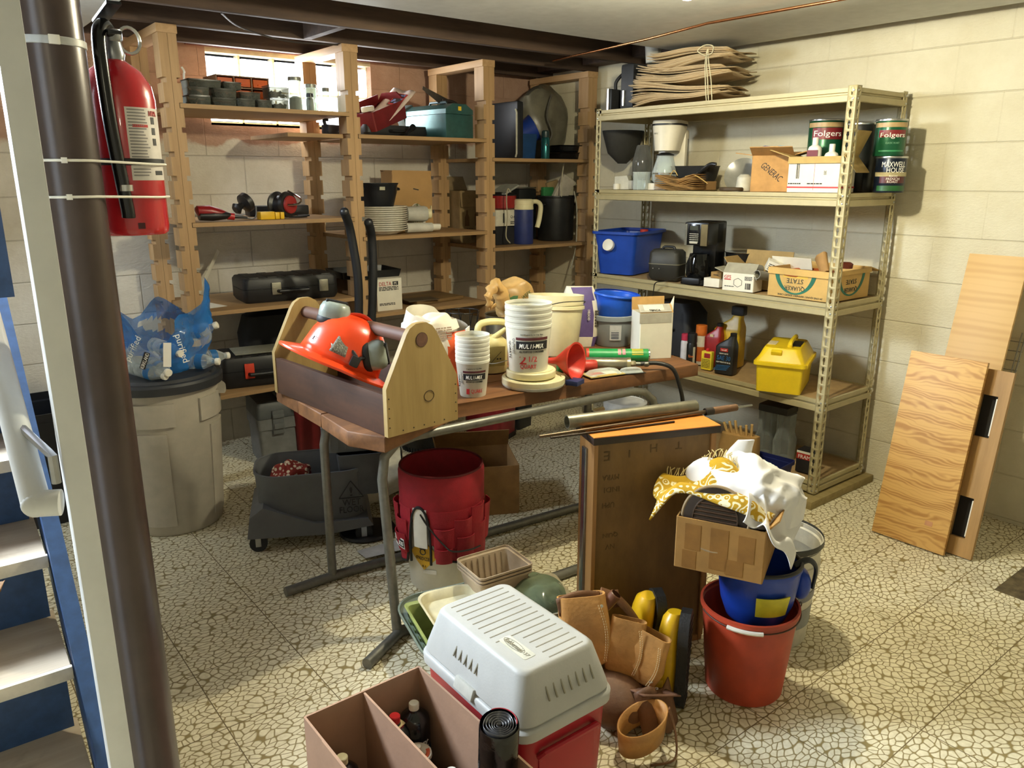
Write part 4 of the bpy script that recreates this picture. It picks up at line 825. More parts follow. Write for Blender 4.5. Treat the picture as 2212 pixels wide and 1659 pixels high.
t = thing('wall_basket', 'dark round basket hanging on the wall below the top deck', 'basket', (3.60, SY(1345, 3.60, 1.66), 1.58), 0); b = B(); cup(b, [(.03, 0), (.10, .06), (.135, .17), (.14, .19)], .004, 30, .8); b.obj('basket', M('34332f', .7), t); B().box((.06, 0, .18), (.04, .02, .03)).obj('wall_hook', M('34332f', .5), t)
# ---- second deck
def BXT(name, label, cat, x0, x1, yt, X, z, rz=-90, **k):
    cy, w_, h_ = BX(x0, x1, yt, X, z); return thing(name, label, cat, (X + k.get('dx', 0), cy, z + .001), rz), w_, h_
t, w_, h_ = BXT('coffee_maker', 'white drip coffee maker with glass carafe on the second deck', 'coffee maker', 1400, 1478, 272, 3.42, D1, -68)
w_ = .165; h_ = .335
b = B(); b.loft([rr(w_, .22, .03, 0, 5, 0, .02), rr(w_, .22, .03, .035, 5, 0, .02)]); b.box((0, .10, .17), (w_ * .96, .07, .30), bev=.02); b.loft([rr(w_ * .72, .15, .05, .205, 6, 0, -.01), rr(w_ * .98, .21, .07, .32, 6, 0, .02), rr(w_ * .98, .215, .07, h_, 6, 0, .02)]); b.obj('body', M('e3dcc8', .35, var=.03), t)
b = B(); b.loft([rr(w_ * .99, .215, .07, h_ + .001, 6, 0, .02), rr(w_ * .99, .215, .07, h_ + .010, 6, 0, .02)]); b.obj('dark_gap', BLK, t); b = B(); b.loft([rr(w_ * 1.02, .225, .07, h_ + .010, 6, 0, .025), rr(w_ * .96, .215, .065, h_ + .026, 6, 0, .025)]); b.box((.02, .16, h_ - .02), (.05, .05, .004), (-50, 0, 0)); b.obj('lid', M('e3dcc8', .35, var=.03), t)
B().box((w_ * .485, .10, .19), (.004, .022, .16), bev=.001).obj('water_gauge', M('7d7c72', .3), t); text('mr coffee', .045, .011, M('55534c', .5), t, (-.03, -.081, .295), (90, 0, 0), shear=.2)
b = B(); cup(b, [(.055, .037), (.066, .05), (.068, .09), (.05, .15), (.043, .175), (.046, .18)], .002, 30); b.obj('carafe', CLR, t, loc=(0, -.035, 0)); B().lathe([(.047, .18), (.05, .184), (.02, .196)], 28).obj('carafe_lid', BLK, t, loc=(0, -.035, 0)); B().lathe([(.0685, .083), (.0695, .083), (.0695, .09), (.0685, .09)], 30).obj('band', CHR, t, loc=(0, -.035, 0)); text('m e a s u r e', .05, .008, INK, t, (.0, -.1055, .075), (90, 0, 0))
t = thing('glass_carafe', 'smoked glass carafe shell standing left of the white coffee maker', 'carafe', MX(1385, 3.40, D1), -70); b = B(); cup(b, [(.045, 0), (.055, .02), (.056, .10), (.035, .185), (.03, .19)], .003, 24); b.obj('glass', M('6f6f6a', .1, alpha=.5), t, loc=(0, 0, .05)); B().box((0, 0, .025), (.12, .1, .05), bev=.008).obj('base', M('b7b4a6', .5), t)
t = thing('clear_pitcher', 'clear plastic pitcher with ridges in front of the smoked carafe', 'pitcher', MX(1385, 3.31, D1), -70); b = B(); tub(b, [(.075, .07, .01, 0), (.08, .075, .01, .09), (.085, .08, .01, .095)], .0025, 2); b.obj('body', CLR, t); B().box((0, -.02, .03), (.03, .01, .06), (0, 0, 45)).obj('rib', CLR, t)
t = thing('white_attachment', 'small pale plastic appliance part at the left end of the second deck', 'appliance part', MX(1349, 3.36, D1), -70); b = B(); b.prism([(-.045, 0), (.045, 0), (.05, .03), (.03, .075), (-.045, .07)], -.04, .04, 'y'); b.obj('body', M('c2bfae', .45), t); B().lathe([(.018, 0), (.02, .03)], 16).obj('foot', WPL, t, loc=(-.03, -.045, 0))
t = thing('cast_pan', 'black loaf shaped pot with long curved handle on the second deck', 'pan', MX(1500, 3.50, D1 + .045), -80); b = B(); tub(b, [(.20, .13, .03, 0), (.215, .145, .035, .02), (.235, .16, .035, .075), (.245, .165, .035, .08)], .004); b.obj('pan', M('2a2b2c', .4), t); B().tube(spline([(.06, -.085, .03), (.10, -.11, .055), (.15, -.12, .085), (.185, -.12, .085)], 6), .010, 10).obj('handle', M('242526', .25), t); B().lathe([(.006, 0), (.008, .004)], 12).obj('rivet', CHR, t, loc=(.075, -.098, .04), rot=(90, 0, 0)); B().box((0, 0, -.022), (.2, .12, .045)).obj('folded_base', PAPER, t)
t = thing('bag_stack', 'flat stack of folded brown paper bags with twine handles on the second deck', 'bag stack', MX(1468, 3.325, D1), -84)
for k in range(11):
    b = B(); b.sheet(lambda u, v, k=k: V(((u - .5) * .24, (v - .5) * .12, .006 + k * .0052 * (1 + .45 * (cos(u * 2 * pi * 1.0) * .6 + .4)) + .003 * sin(u * 9 + k))), 20, 4); b.obj('folded_bag', M('9c7744', .85, var=.1), t, thick=.003, rot=(0, 0, random.uniform(-2, 2)))
B().tube(spline([(-.03, -.05, .075), (.0, -.06, .10), (.02, -.055, .075)], 6), .0025, 6).obj('twine_handle', M('c1a25e', .8), t); B().tube(spline([(.05, -.03, .07), (.12, -.045, .075), (.18, -.02, .035)], 6), .0025, 6).obj('twine_handle', M('c1a25e', .8), t)
t = thing('wood_lid', 'dark round wooden lid lying at the deck edge left of the carton', 'lid', MX(1580, 3.36, D1), -90); b = B().lathe([(.06, 0), (.065, .004), (.065, .014), (.06, .018)], 30, sq=.8); b.obj('lid', M('4a3b26', .6), t)
t = thing('glass_platter', 'grey glass plate leaning behind the carton on the second deck', 'plate', (3.52, SY(1605, 3.52, D1 + .08), D1 + .07), 0, rot=(radians(20), radians(-70), 0)); B().lathe([(.04, 0), (.055, .004), (.09, .018), (.092, .02), (.055, .008), (.0, .004)], 36).obj('plate', M('8f8d80', .2, alpha=.8), t)
t = thing('white_mug', 'white rounded plastic tub beside the carton on the second deck', 'tub', MX(1606, 3.40, D1), -90); B().lathe([(.035, 0), (.04, .02), (.035, .065), (.02, .08)], 26).obj('tub', M('cdc9b8', .4), t)
# carton with hand written word
t = thing('marked_carton', 'brown cardboard box with handwritten black lettering holding two spray bottles', 'box', MX(1670, 3.40, D1), -66)
carton(t, .19, .16, .165, M('b98d55', .8), M('b38a55', .8), (('l', .08, 82), ('f', .085, 66), ('b', .07, 75), ('r', .085, 74)))
text('GENERAC', .115, .03, INK, t, (.0, -.0808, .09), (90, 38, 0), shear=.15)
for i, (c1, c2, dx, l) in enumerate((('2d3f9a', '22307c', -.04, 'dark blue spray bottle head poking out of the handwritten carton'), ('8fb6cf', '2c3e55', .03, 'pale blue spray bottle with dark trigger in the handwritten carton'))):
    lx = Matrix.Rotation(radians(-66), 3, 'Z') @ V((dx, 0, 0)); o = thing('spray_bottle', l, 'bottle', V(t.location) + lx + V((0, 0, .006)), -40); B().lathe([(.030, 0), (.032, .01), (.032, .12), (.014, .15), (.014, .165)], 20).obj('bottle', M(c1, .35, alpha=.85), o)
    b = B(); b.prism([(-.04, .17), (.03, .165), (.045, .18), (.03, .20), (-.02, .205), (-.05, .19)], -.016, .016, 'y'); b.obj('spray_head', M(c1, .3), o); B().box((-.035, 0, .155), (.008, .014, .04), (0, -20, 0), .002).obj('trigger', M(c2, .3), o)
# flat rate white box with printed flaps, holding white bottles
t = thing('mailing_box', 'white mailing box with red stripe and open printed flaps holding white bottles', 'box', MX(1770, 3.37, D1), -84)
KP = M('b79c62', .85, var=.1); carton(t, .25, .14, .155, WCARD, KP, (('l', .11, 72), ('f', .03, 170)))
b = B(); b.box((0, -.0703, .022), (.25, .001, .007)).box((.1253, 0, .022), (.001, .14, .007)); b.obj('red_stripe', REDINK, t)
b = B(); barcode(b, -.085, -.07, .06, .135, -.0705, 5); fine(b, -.12, -.06, .034, .042, -.0705, 1); fine(b, -.03, .04, .034, .042, -.0705, 1); b.obj('printing', INK, t)
text('380', .018, .012, INK, t, (.05, -.0708, .085), (90, 90, 0)); b = B(); b.box((.0, -.0703, .08), (.0012, .0008, .14)); b.obj('edge_line', REDINK, t)
B().loft([[V((x, y, z)) for x, z in ((.127, .155), (.175, .262), (.178, .260), (.130, .153))] for y in (-.07, .07)]).obj('raised_flap', KP, t)
B().loft([[V((x, y, z)) for x, z in ((.128, .154), (.185, .085), (.187, .088), (.130, .157))] for y in (-.07, .07)]).obj('raised_flap', KP, t)
for dx, l, h in ((-.045, 'white bottle with red label standing left in the mailing box', .215), (.035, 'plain white bottle standing right in the mailing box', .185)):
    o = thing('lotion_bottle', l, 'bottle', V(t.location) + Matrix.Rotation(radians(-84), 3, 'Z') @ V((dx, .01, .005)), -84); B().loft([rr(.06, .045, .02, z, 4) if a == 1 else rr(.06 * a, .045 * a, .02 * a, z, 4) for z, a in ((0, 1), (h - .03, 1), (h - .02, .85), (h - .012, .4))]).obj('bottle', WPL, o); B().lathe([(.013, h - .014), (.013, h + .018), (.012, h + .02)], 18).obj('cap', WPL, o)
    if dx < 0: B().box((0, -.0232, h - .05), (.05, .001, .03)).obj('label', M('6d1c22', .5), o)
# coffee cans
def coffee(px, X, z, r, h, label, kind, rz=-90):
    o = thing('coffee_can', label, 'can', MX(px, X, z), 0, 'coffee cans on the second deck'); base = {'F': M('1b5a3a', .3, .3), 'M': M('1c2433', .3, .4), 'D': M('20211f', .35, .3)}[kind]
    can(o, r, h, base); fa = 218
    if kind == 'F':
        slab(B(), r, .0008, fa - 80, fa + 80, h * (.80 if h < .2 else .90), h * (.93 if h < .2 else .965), 20).obj('sand_band', M('b89a6a', .4), o); slab(B(), r, .0012, fa - 55, fa + 55, h * (.52 if h < .2 else .73), h * (.72 if h < .2 else .89), 20).obj('red_mountain', M('7c2126', .4), o)
        lz = .56 if h < .2 else .80; cyltext('Folgers', r * 1.7, .026 if h < .2 else .034, WINK, o, r + .0016, fa, h * lz, bold=.004); cyltext('CLASSIC ROAST', r * .9, h * .05, M('7fb58f', .5), o, r + .001, fa, h * .36); slab(B(), r, .0008, fa - 50, fa + 50, h * .12, h * .16, 16).obj('green_band', M('3f9460', .4), o)
    if kind == 'M':
        slab(B(), r, .0008, fa - 80, fa + 80, h * .46, h * .58, 20).obj('tan_band', M('b3a67c', .4), o); slab(B(), r, .001, fa - 50, fa + 50, h * .27, h * .46, 20).obj('red_band', M('571f22', .4), o); slab(B(), r, .0008, fa - 60, fa + 60, h * .05, h * .2, 20).obj('green_band', M('245a2c', .4), o)
        cyltext('MAXWELL', r * 1.6, h * .15, WINK, o, r + .0014, fa, h * .80); cyltext('HOUSE', r * 1.2, h * .14, WINK, o, r + .0014, fa + 8, h * .64); cyltext('RICH', r * .5, h * .06, WINK, o, r + .0016, fa, h * .47); cyltext('FRENCH', r * .85, h * .07, WINK, o, r + .0016, fa, h * .39); cyltext('ROAST', r * .7, h * .07, WINK, o, r + .0016, fa, h * .31)
    return o
coffee(1772, 3.58, D1, .079, .325, 'large dark green and red coffee can behind the mailing box', 'F')
coffee(1918, 3.54, D1, .064, .150, 'dark blue coffee can with tan band, lower of the right pair', 'M')
coffee(1918, 3.54, D1 + .156, .064, .150, 'green and red coffee can, upper of the right pair', 'F')
coffee(1848, 3.60, D1, .075, .30, 'dark coffee can mostly hidden behind the front steel post', 'D')
# ---- third deck
t, w_, h_ = BXT('storage_tub', 'blue plastic tub with a white capped bottle showing at its handle hole', 'tub', 1285, 1392, 487, 3.36, D2, -74)
b = B(); tub(b, [(.22, .34, .03, 0), (.27, .40, .04, .225), (.30, .43, .045, .23), (.30, .43, .045, .245)], .004, 5); b.obj('tub', M('1d45a8', .35, var=.08), t, loc=(.01, .10, 0))
B().lathe([(.033, 0), (.034, .022), (.026, .024)], 22).obj('handle_hole_cap', WPL, t, loc=(-.015, -.098, .165), rot=(72, 0, 0), label='white bottle cap in the handle hole'); 
o = thing('red_cap_bottle', 'bottle with a red cap showing above the rim of the blue tub', 'bottle', MX(1388, 3.53, D2 + .006), -80); B().lathe([(.03, 0), (.03, .17), (.016, .2), (.016, .205)], 20).obj('bottle', M('5b87c9', .4), o); B().lathe([(.024, .206), (.024, .24), (.022, .242)], 12).obj('cap', M('c33a2c', .4), o)
t = thing('lunch_box', 'black rounded plastic lunch case beside the black coffee maker', 'case', MX(1440, 3.345, D2), -70); b = B(); b.loft([rr(.155, .10, .02, 0), rr(.175, .13, .025, .02), rr(.18, .135, .025, .088)]); b.obj('base', M('2b2a26', .45), t); b = B(); b.loft([rr(.18, .135, .025, .09), rr(.175, .13, .03, .15), rr(.15, .105, .03, .165)]); b.obj('lid', M('34332d', .5), t); B().loft([rr(.184, .139, .026, .087), rr(.184, .139, .026, .091)]).obj('seam_band', M('7b7660', .4), t); b = B(); b.lathe([(.003, 0), (.003, .003)], 8); b.obj('rivet', CHR, t, loc=(-.055, -.069, .065), rot=(90, 0, 0)); B().lathe([(.003, 0), (.003, .003)], 8).obj('rivet', CHR, t, loc=(-.02, -.069, .065), rot=(90, 0, 0)); B().tube(spline([(-.03, 0, .163), (-.02, 0, .178), (.03, 0, .178), (.04, 0, .163)], 4), .007).obj('handle', BLK, t)
t = thing('black_coffee_maker', 'black and steel drip coffee maker with glass pot on the third deck', 'coffee maker', MX(1502, 3.34, D2), -76)
b = B(); b.loft([rr(.135, .27, .02, 0, 4, 0, .08), rr(.13, .27, .02, .025, 4, 0, .08)]); b.box((0, .15, .17), (.135, .13, .30), bev=.012).box((0, .075, .26), (.135, .20, .12), bev=.010); b.obj('body', M('161616', .22), t); B().box((-.012, -.0265, .26), (.06, .003, .10), bev=.001).obj('control_panel', M('0c0c0d', .15), t)
B().box((.045, -.027, .255), (.036, .003, .11)).obj('steel_strip', M('8b7c58', .25, .8), t); B().box((-.056, -.027, .255), (.012, .003, .11)).obj('steel_strip', M('8b8676', .25, .8), t)
b = B(); fine(b, -.036, .014, .215, .265, -.0285, 5, 2, .6); b.obj('button_print', M('a8a596', .5), t); B().box((-.012, -.0285, .29), (.045, .002, .022)).obj('display', M('3c3f38', .2), t); B().box((-.012, -.0288, .216), (.045, .002, .012), bev=.0005).obj('switch', M('b7b3a2', .4), t)
b = B(); cup(b, [(.05, .027), (.06, .04), (.062, .10), (.048, .14), (.046, .155)], .002, 28); b.obj('glass_pot', M('1a1a19', .06, alpha=.7), t, loc=(0, .02, 0)); B().tube(spline([(0, -.035, .15), (0, -.075, .145), (0, -.075, .08), (0, -.05, .055)], 5), .009, 8).obj('pot_handle', BLKG, t); B().box((0, -.05, .02), (.10, .035, .03), bev=.008).obj('front_tray', BLK, t)
b = B(); b.tube(spline([(.05, .0, .03), (-.02, -.08, .006), (-.05, -.13, -.0), (-.09, -.075, -.05), (-.10, -.06, -.14), (-.10, -.06, -.2)], 6), .003, 6); tag(b.obj('power_cable', M('1f1e1c', .5), None, loc=(3.315, SY(1455, 3.3, D2), D2 + .004), rot=(0, 0, -76)), 'dark power cord hanging down over the edge of the third deck', 'cord')
t = thing('small_carton', 'small brown carton lying on the white box right of the black coffee maker', 'box', MX(1553, 3.33, D2 + .045), -84); B().box((0, 0, .016), (.06, .06, .032), bev=.001).obj('carton', M('9c7a45', .8), t); b = B(); fine(b, -.015, .015, .014, .02, -.0305, 1); b.obj('printing', INK, t)
t = thing('white_carton', 'small plain white box under the small brown carton on the third deck', 'box', MX(1545, 3.33, D2), -84); B().box((0, 0, .022), (.09, .08, .044), bev=.001).obj('carton', WCARD, t)
t = thing('coffee_filter_box', 'white box of filters with red letters and an open grey flap on the third deck', 'box', MX(1602, 3.315, D2), -80)
carton(t, .165, .10, .088, WCARD, M('a19c8a', .8), (('f', .065, 150 - 195), ('r', .03, 160), ('l', .05, 70))); text('GFS', .036, .016, REDINK, t, (-.055, -.0508, .068)); b = B(); b.box((-.055, -.0505, .055), (.036, .0008, .005)); b.obj('red_bar', REDINK, t)
b = B(); fine(b, -.07, -.02, .018, .024, -.0505, 1); fine(b, .035, .075, .055, .075, -.0505, 3); barcode(b, .04, .07, .012, .042, -.0505, 9)
hx = [(cos(a) * .024, .042 + sin(a) * .022) for a in [pi / 6 + i * pi / 3 for i in range(6)]]
for i in range(6): a_, c_ = hx[i], hx[(i + 1) % 6]; b.tube([(a_[0], -.0505, a_[1]), (c_[0], -.0505, c_[1])], .0012, 4)
b.obj('printing', M('2e2d2b', .6), t)
t = thing('open_box', 'open brown carton with tall back flaps behind the white filter box', 'box', MX(1640, 3.48, D2), -84); carton(t, .26, .16, .10, M('b29a6a', .8), M('ad9260', .85), (('b', .08, 6), ('l', .06, 40)))
t = thing('bulb_box', 'small white light bulb carton lying tilted in the open brown carton', 'box', (3.40, SY(1668, 3.40, D2 + .1), D2 + .105), 0, rot=(radians(12), radians(20), radians(-50))); B().box((0, 0, .02), (.075, .055, .05), bev=.001).obj('carton', WCARD, t); b = B(); fine(b, -.03, .03, .0, .035, -.0282, 4, 2, .6); b.obj('printing', INK, t)
for i, (dx, dz, l) in enumerate(((1635, .10, 'grey pipe end lying in the open carton, left one'), (1663, .075, 'grey pipe end lying at the front of the open carton, right one'))):
    o = thing('pipe_offcut', l, 'pipe', (3.37 + .04 * (i == 0), SY(dx, 3.38, D2 + dz), D2 + dz), 0, rot=(radians(14), radians(-80), radians(-20))); b = B(); cup(b, [(.022, 0), (.022, .09)], .003, 22); b.obj('tube', M('8c8b83', .5), o)
t = thing('white_insert', 'long white card sheet standing in the motor oil carton', 'card', (3.45, SY(1712, 3.45, D2 + .13), D2 + .125), 0, rot=(radians(24), 0, radians(-84))); B().box((0, 0, .02), (.20, .003, .06)).obj('sheet', WCARD, t)
t = thing('motor_oil_carton', 'tan cardboard motor oil carton with green arcs and upside down lettering', 'box', (3.395, (SY(1658, 3.28, D2) + 1.85) / 2, D2 + .001), -90)
QW = SY(1658, 3.28, D2) - 1.835; QD = .335; QH = .135; QM = M('c9a563', .8, var=.12, scale=6, name='old_carton'); QG = M('1f6b57', .6, name='green_print'); QK = M('22302c', .6)
t.location = (3.275 + QD / 2, 1.835 + QW / 2, D2 + .001); carton(t, QW, QD, QH, QM, QM, (('f', .03, 176), ('r', .02, 175), ('b', .10, 105)), .005)
def arcs(b, cx, w, y, side):
    P = []
    for i in range(25):
        a = pi * (1 + i / 24); P.append((cx + cos(a) * w, .128 + sin(a) * .108, .0035 + .0075 * abs(cos(a)) ** 1.5))
    for (x0, z0, r0), (x1, z1, r1) in zip(P, P[1:]):
        n0 = V((cos(atan2((z0 - .128) / .108, (x0 - cx) / w)), 0, sin(atan2((z0 - .128) / .108, (x0 - cx) / w)))); n1 = V((cos(atan2((z1 - .128) / .108, (x1 - cx) / w)), 0, sin(atan2((z1 - .128) / .108, (x1 - cx) / w))))
        q = [V((x0, 0, z0)) + n0 * r0, V((x1, 0, z1)) + n1 * r1, V((x1, 0, z1)) - n1 * r1, V((x0, 0, z0)) - n0 * r0]
        if side: q = [V((y, p.x, p.z)) for p in q]; o_ = V((.0009, 0, 0))
        else: q = [V((p.x, y, p.z)) for p in q]; o_ = V((0, -.0009, 0))
        q = [V((p.x, p.y, min(p.z, QH - .001))) for p in q]; b.loft([q, [p + o_ for p in q]])
    return b
arcs(B(), -.02, QW * .30, -QD / 2 - .0003, 0).obj('green_arc', QG, t); arcs(B(), 0, QD * .32, QW / 2 + .0003, 1).obj('green_arc', QG, t)
for s_, z_, w1, h1 in (('QUAKER', .047, .105, .024), ('STATE', .079, .085, .022), ('MOTOR OIL', .118, .11, .016)): text(s_, w1, h1, QK, t, (-.02, -QD / 2 - .0008, z_), (90, 0, 0), flip=True)
text('24 ONE-QUART REFINERY SEALED CANS', .23, .010, QK, t, (.01, -QD / 2 - .0008, .012), (90, 0, 0), flip=True)
B().box((-.02, -QD / 2 - .0002, .103), (.13, .0008, .02)).obj('yellow_band', M('d8b04a', .7), t)
for s_, z_, w1, h1 in (('QUAKER', .047, .115, .025), ('STATE', .082, .09, .022)): text(s_, w1, h1, QK, t, (QW / 2 + .0008, .0, z_), (90, 0, 90), flip=True)
t = thing('extension_cord', 'coiled orange cord heaped in the motor oil carton', 'cord', (3.40, 1.835 + QW * .55, D2 + .10), 0); b = B()
for i in range(5): b.tube([((.10 + .01 * i) * cos(a) * .9, (.09 + .012 * i) * sin(a), .03 + .006 * sin(a * 2 + i)) for a in [2 * pi * k / 30 for k in range(30)]], .006, 6, closed=True)
b.obj('coil', M('a8562a', .5), t, loc=(0, .03, -.02))
t = thing('leather_glove', 'worn tan glove cuff sticking out of the motor oil carton', 'glove', (3.36, 1.92, D2 + .12), 0, rot=(0, radians(35), radians(60))); b = B(); cup(b, [(.028, 0), (.034, .05), (.042, .09)], .004, 20, .55); b.jitter(.006, 30); b.obj('cuff', M('a8814d', .8), t)
o = B().lathe([(.03, 0), (.032, .02), (.02, .028)], 20); tag(o.obj('jar_lid', M('6a2f1f', .5), loc=(3.50, 1.90, D2 + .135)), 'dark red round lid at the right end of the motor oil carton', 'lid')
o = thing('black_pan', 'dark pan with bright rim at the back of the third deck', 'pan', MX(1600, 3.60, D2 + .0), -90); b = B(); cup(b, [(.07, 0), (.09, .15), (.093, .155)], .003); b.obj('pan', BLK, o); B().lathe([(.093, .156), (.095, .158), (.091, .16)], 30).obj('rim', CHR, o)
# ---- fourth deck
def oilbottle(px, X, z, w, d, h, m, capm, label, rz=-80, cat='bottle', neck=.3):
    o = thing('oil_bottle', label, cat, MX(px, X, z), rz); b = B()
    b.loft([rr(w * .96, d * .96, .012, 0), rr(w, d, .014, .006), rr(w, d, .014, h * .66), rr(w * .9, d * .9, .014, h * .72, 4, w * .05), rr(w * .40, d * .55, .012, h * .86, 4, w * neck * .8), rr(w * .32, d * .5, .012, h * .93, 4, w * neck)]); b.obj('bottle', m, o); B().lathe([(.016, h * .93), (.017, h * .94), (.017, h), (.015, h * 1.005)], 18, c=(w * neck, 0, 0)).obj('cap', capm, o); return o
t = oilbottle(1567, 3.34, D3, .105, .065, .215, M('232323', .35), BLK, 'black motor oil bottle with blue and white lettering on the fourth deck')
text('SAE 30', .075, .024, M('2f6da8', .5), t, (.0, -.0336, .085), shear=.1); text('HEAVY DUTY', .05, .007, WINK, t, (.0, -.0336, .108)); text('HEAVY WEIGHT MOTOR OIL', .08, .007, WINK, t, (0, -.0336, .062)); B().box((0, -.0333, .128), (.042, .001, .018), bev=.0003).obj('badge', M('b5302c', .5), t); text('wolf', .03, .009, WINK, t, (0, -.0342, .128))
b = B()
for i in range(4): b.box((.0 - .006 * i, -.0333, .045 - .008 * i), (.075, .0008, .003), (0, -4, 0))
b.obj('blue_lines', M('2f6da8', .5), t)
t = oilbottle(1540, 3.43, D3, .095, .07, .235, M('8e1d1d', .35), BLK, 'dark red motor oil bottle behind the yellow can'); B().box((.0, -.0355, .17), (.02, .001, .014)).obj('label_spot', M('c9b48a', .6), t)
t = oilbottle(1572, 3.50, D3, .15, .09, .30, M('caa31e', .35), BLK, 'yellow oil jug with black cap behind the black motor oil bottle'); B().box((.045, 0, .305), (.07, .05, .05), bev=.008).obj('top_cap', BLK, t)
t = thing('lighter_fluid', 'small flat yellow can with red label and red spout on the fourth deck', 'can', MX(1527, 3.325, D3), -82); B().box((0, 0, .05), (.06, .03, .10), bev=.004).obj('can', M('e0c92f', .4), t); B().lathe([(.011, .1), (.011, .112), (.006, .116)], 16).obj('spout', M('b3252a', .4), t); B().box((.005, -.0155, .078), (.035, .001, .025)).obj('red_label', M('9c2424', .5), t); b = B(); fine(b, -.025, .025, .01, .06, -.0156, 6, 2, .5); b.obj('printing', M('6b5b1e', .6), t)
def aerosol(px, X, z, r, h, body, capm, label, caph=.045):
    o = thing('spray_can', label, 'spray can', MX(px, X, z), 0, 'spray cans on the fourth deck'); B().lathe([(r * .96, 0), (r, .004), (r, h - .015), (r * .8, h)], 22).obj('can', body, o); B().lathe([(r * .92, h - .004), (r * .94, h), (r * .94, h + caph), (r * .85, h + caph + .002)], 22).obj('cap', capm, o); return o
t = aerosol(1492, 3.32, D3, .027, .135, M('151515', .35), BLK, 'black spray can with orange lettering next to the white box on the bench'); cyltext('fow', .03, .016, M('d9702a', .5), t, .0275, 215, .06); slab(B(), .027, .0008, 235, 262, .0, .11, 6).obj('label_edge', M('b9b29a', .5), t)
t = aerosol(1511, 3.40, D3, .032, .165, M('d8d2c4', .35), M('c96a24', .4), 'white and orange spray can with orange cap on the fourth deck', .05); slab(B(), .032, .001, 150, 330, .02, .10, 18).obj('orange_label', M('c8652a', .5), t)
t = aerosol(1478, 3.36, D3, .024, .13, M('cfcbd0', .35), M('b8354f', .4), 'thin white spray can with pink cap half hidden by the white box on the bench', .03)
t = thing('tackle_box', 'bright yellow plastic tool box with carry handle overhanging the fourth deck', 'tool box', (3.355, SY(1672, 3.28, D3), D3 + .001), -66)
YT = M('e6c51c', .4, var=.05, name='bright_yellow'); w_, d_ = .215, .34
b = B(); b.loft([rr(w_ * .94, d_ * .95, .012, 0), rr(w_, d_, .014, .125), rr(w_ * 1.0, d_, .014, .13)]); b.obj('base', YT, t)
b = B(); b.loft([rr(w_ + .025, d_ + .025, .018, .131), rr(w_ + .025, d_ + .025, .018, .147), rr(w_ + .006, d_ + .006, .016, .15), rr(w_ * .80, d_ * .86, .03, .205), rr(w_ * .76, d_ * .82, .03, .212)]); b.obj('lid', YT, t)
b = B(); b.tube(spline([(.028, -.09, .205), (.03, -.085, .232), (.03, .07, .235), (.028, .085, .205)], 6), .010, 8, flat=1.3); b.obj('handle', YT, t); B().box((.045, .0, .2135), (.055, .13, .004), bev=.001).obj('handle_well', M('1d1b17', .6), t); B().box((-.06, -.02, .2125), (.04, .09, .002)).obj('paper_label', M('d6c79a', .7), t)
b = B()
for i in range(16): b.box((w_ / 2 + .013, -.15 + i * .02, .138), (.008, .011, .022), bev=.002)
b.obj('hinge_teeth', YT, t); B().box((-.02, -d_ / 2 * .9, .19), (.05, .02, .03), (30, 0, 0), .004).obj('latch_notch', YT, t)
for i, (px, X, s_, l) in enumerate(((1462, 3.55, (.30, .2, .30), 'large black case standing at the back of the fourth deck'), (1352, 3.40, (.42, .22, .12), 'long black case lying at the left end of the fourth deck'))):
    t = thing('black_case', l, 'case', MX(px, X, D3), -88); b = B(); b.loft([rr(s_[0], s_[1], .03, 0), rr(s_[0] * .98, s_[1], .04, s_[2] * .8), rr(s_[0] * .7, s_[1] * .8, .05, s_[2])]); b.obj('shell', M('17171a', .6), t); B().tube([(-.05, -s_[1] / 2, s_[2] * .5), (-.045, -s_[1] / 2 - .02, s_[2] * .5), (.045, -s_[1] / 2 - .02, s_[2] * .5), (.05, -s_[1] / 2, s_[2] * .5)], .007).obj('handle', BLK, t)
t = thing('wire_bundle', 'loose bundle of grey rods lying on the long black case behind the flour bag', 'bundle', (3.40, SY(1283, 3.40, D3 + .14), D3 + .125), -60); b = B()
for i in range(16): y_ = random.uniform(-.05, .05); b.tube([(-.17, y_ * .4, .02 + random.uniform(-.01, .025)), (.0, y_ * 1.1, .035 + random.uniform(-.01, .02)), (.17, y_, .02 + random.uniform(-.01, .02))], .0035, 5)
tag(b.obj('rods', M('6f6a5a', .5, .4), t), kind='stuff')
# ---- lowest deck and floor below
t = thing('filter_carton', 'small red and black oil filter box beside the near steel post on the lowest deck', 'box', MX(1742, 3.36, D4), -84); B().box((0, 0, .055), (.08, .08, .11), bev=.001).obj('carton', M('1c1a1b', .6), t); B().box((0, -.0405, .082), (.078, .001, .03)).obj('red_panel', M('b03024', .5), t); text('FRAM', .06, .018, WINK, t, (.0, -.0414, .08)); B().box((0, -.0405, .102), (.078, .001, .012)).obj('white_panel', WPL, t)
t = thing('clear_canister', 'tall clear plastic canister with two lobes on the lowest deck', 'canister', MX(1672, 3.42, D4), -84); b = B()
for dx in (-.05, .05): b.loft([rr(.085, .12, .03, 0, 4, dx), rr(.09, .13, .03, .10, 4, dx), rr(.07, .11, .03, .14, 4, dx), rr(.075, .11, .03, .24, 4, dx)])
b.obj('shell', M('b9c0bd', .12, alpha=.22), t); B().box((0, 0, .26), (.16, .12, .04), bev=.01).obj('lid', M('39372f', .5), t)
t = thing('blue_crate', 'dark blue ribbed plastic crate behind the drawer on the lowest deck', 'crate', MX(1600, 3.30, D4 + .02), -84); b = B(); tub(b, [(.30, .24, .015, 0), (.33, .27, .015, .17), (.345, .285, .015, .172), (.345, .285, .015, .19)], .005, 2); b.obj('crate', M('1a2358', .4), t); b = B()
for i in range(4): b.box((0, -.135, .05 + .03 * i), (.30, .01, .006))
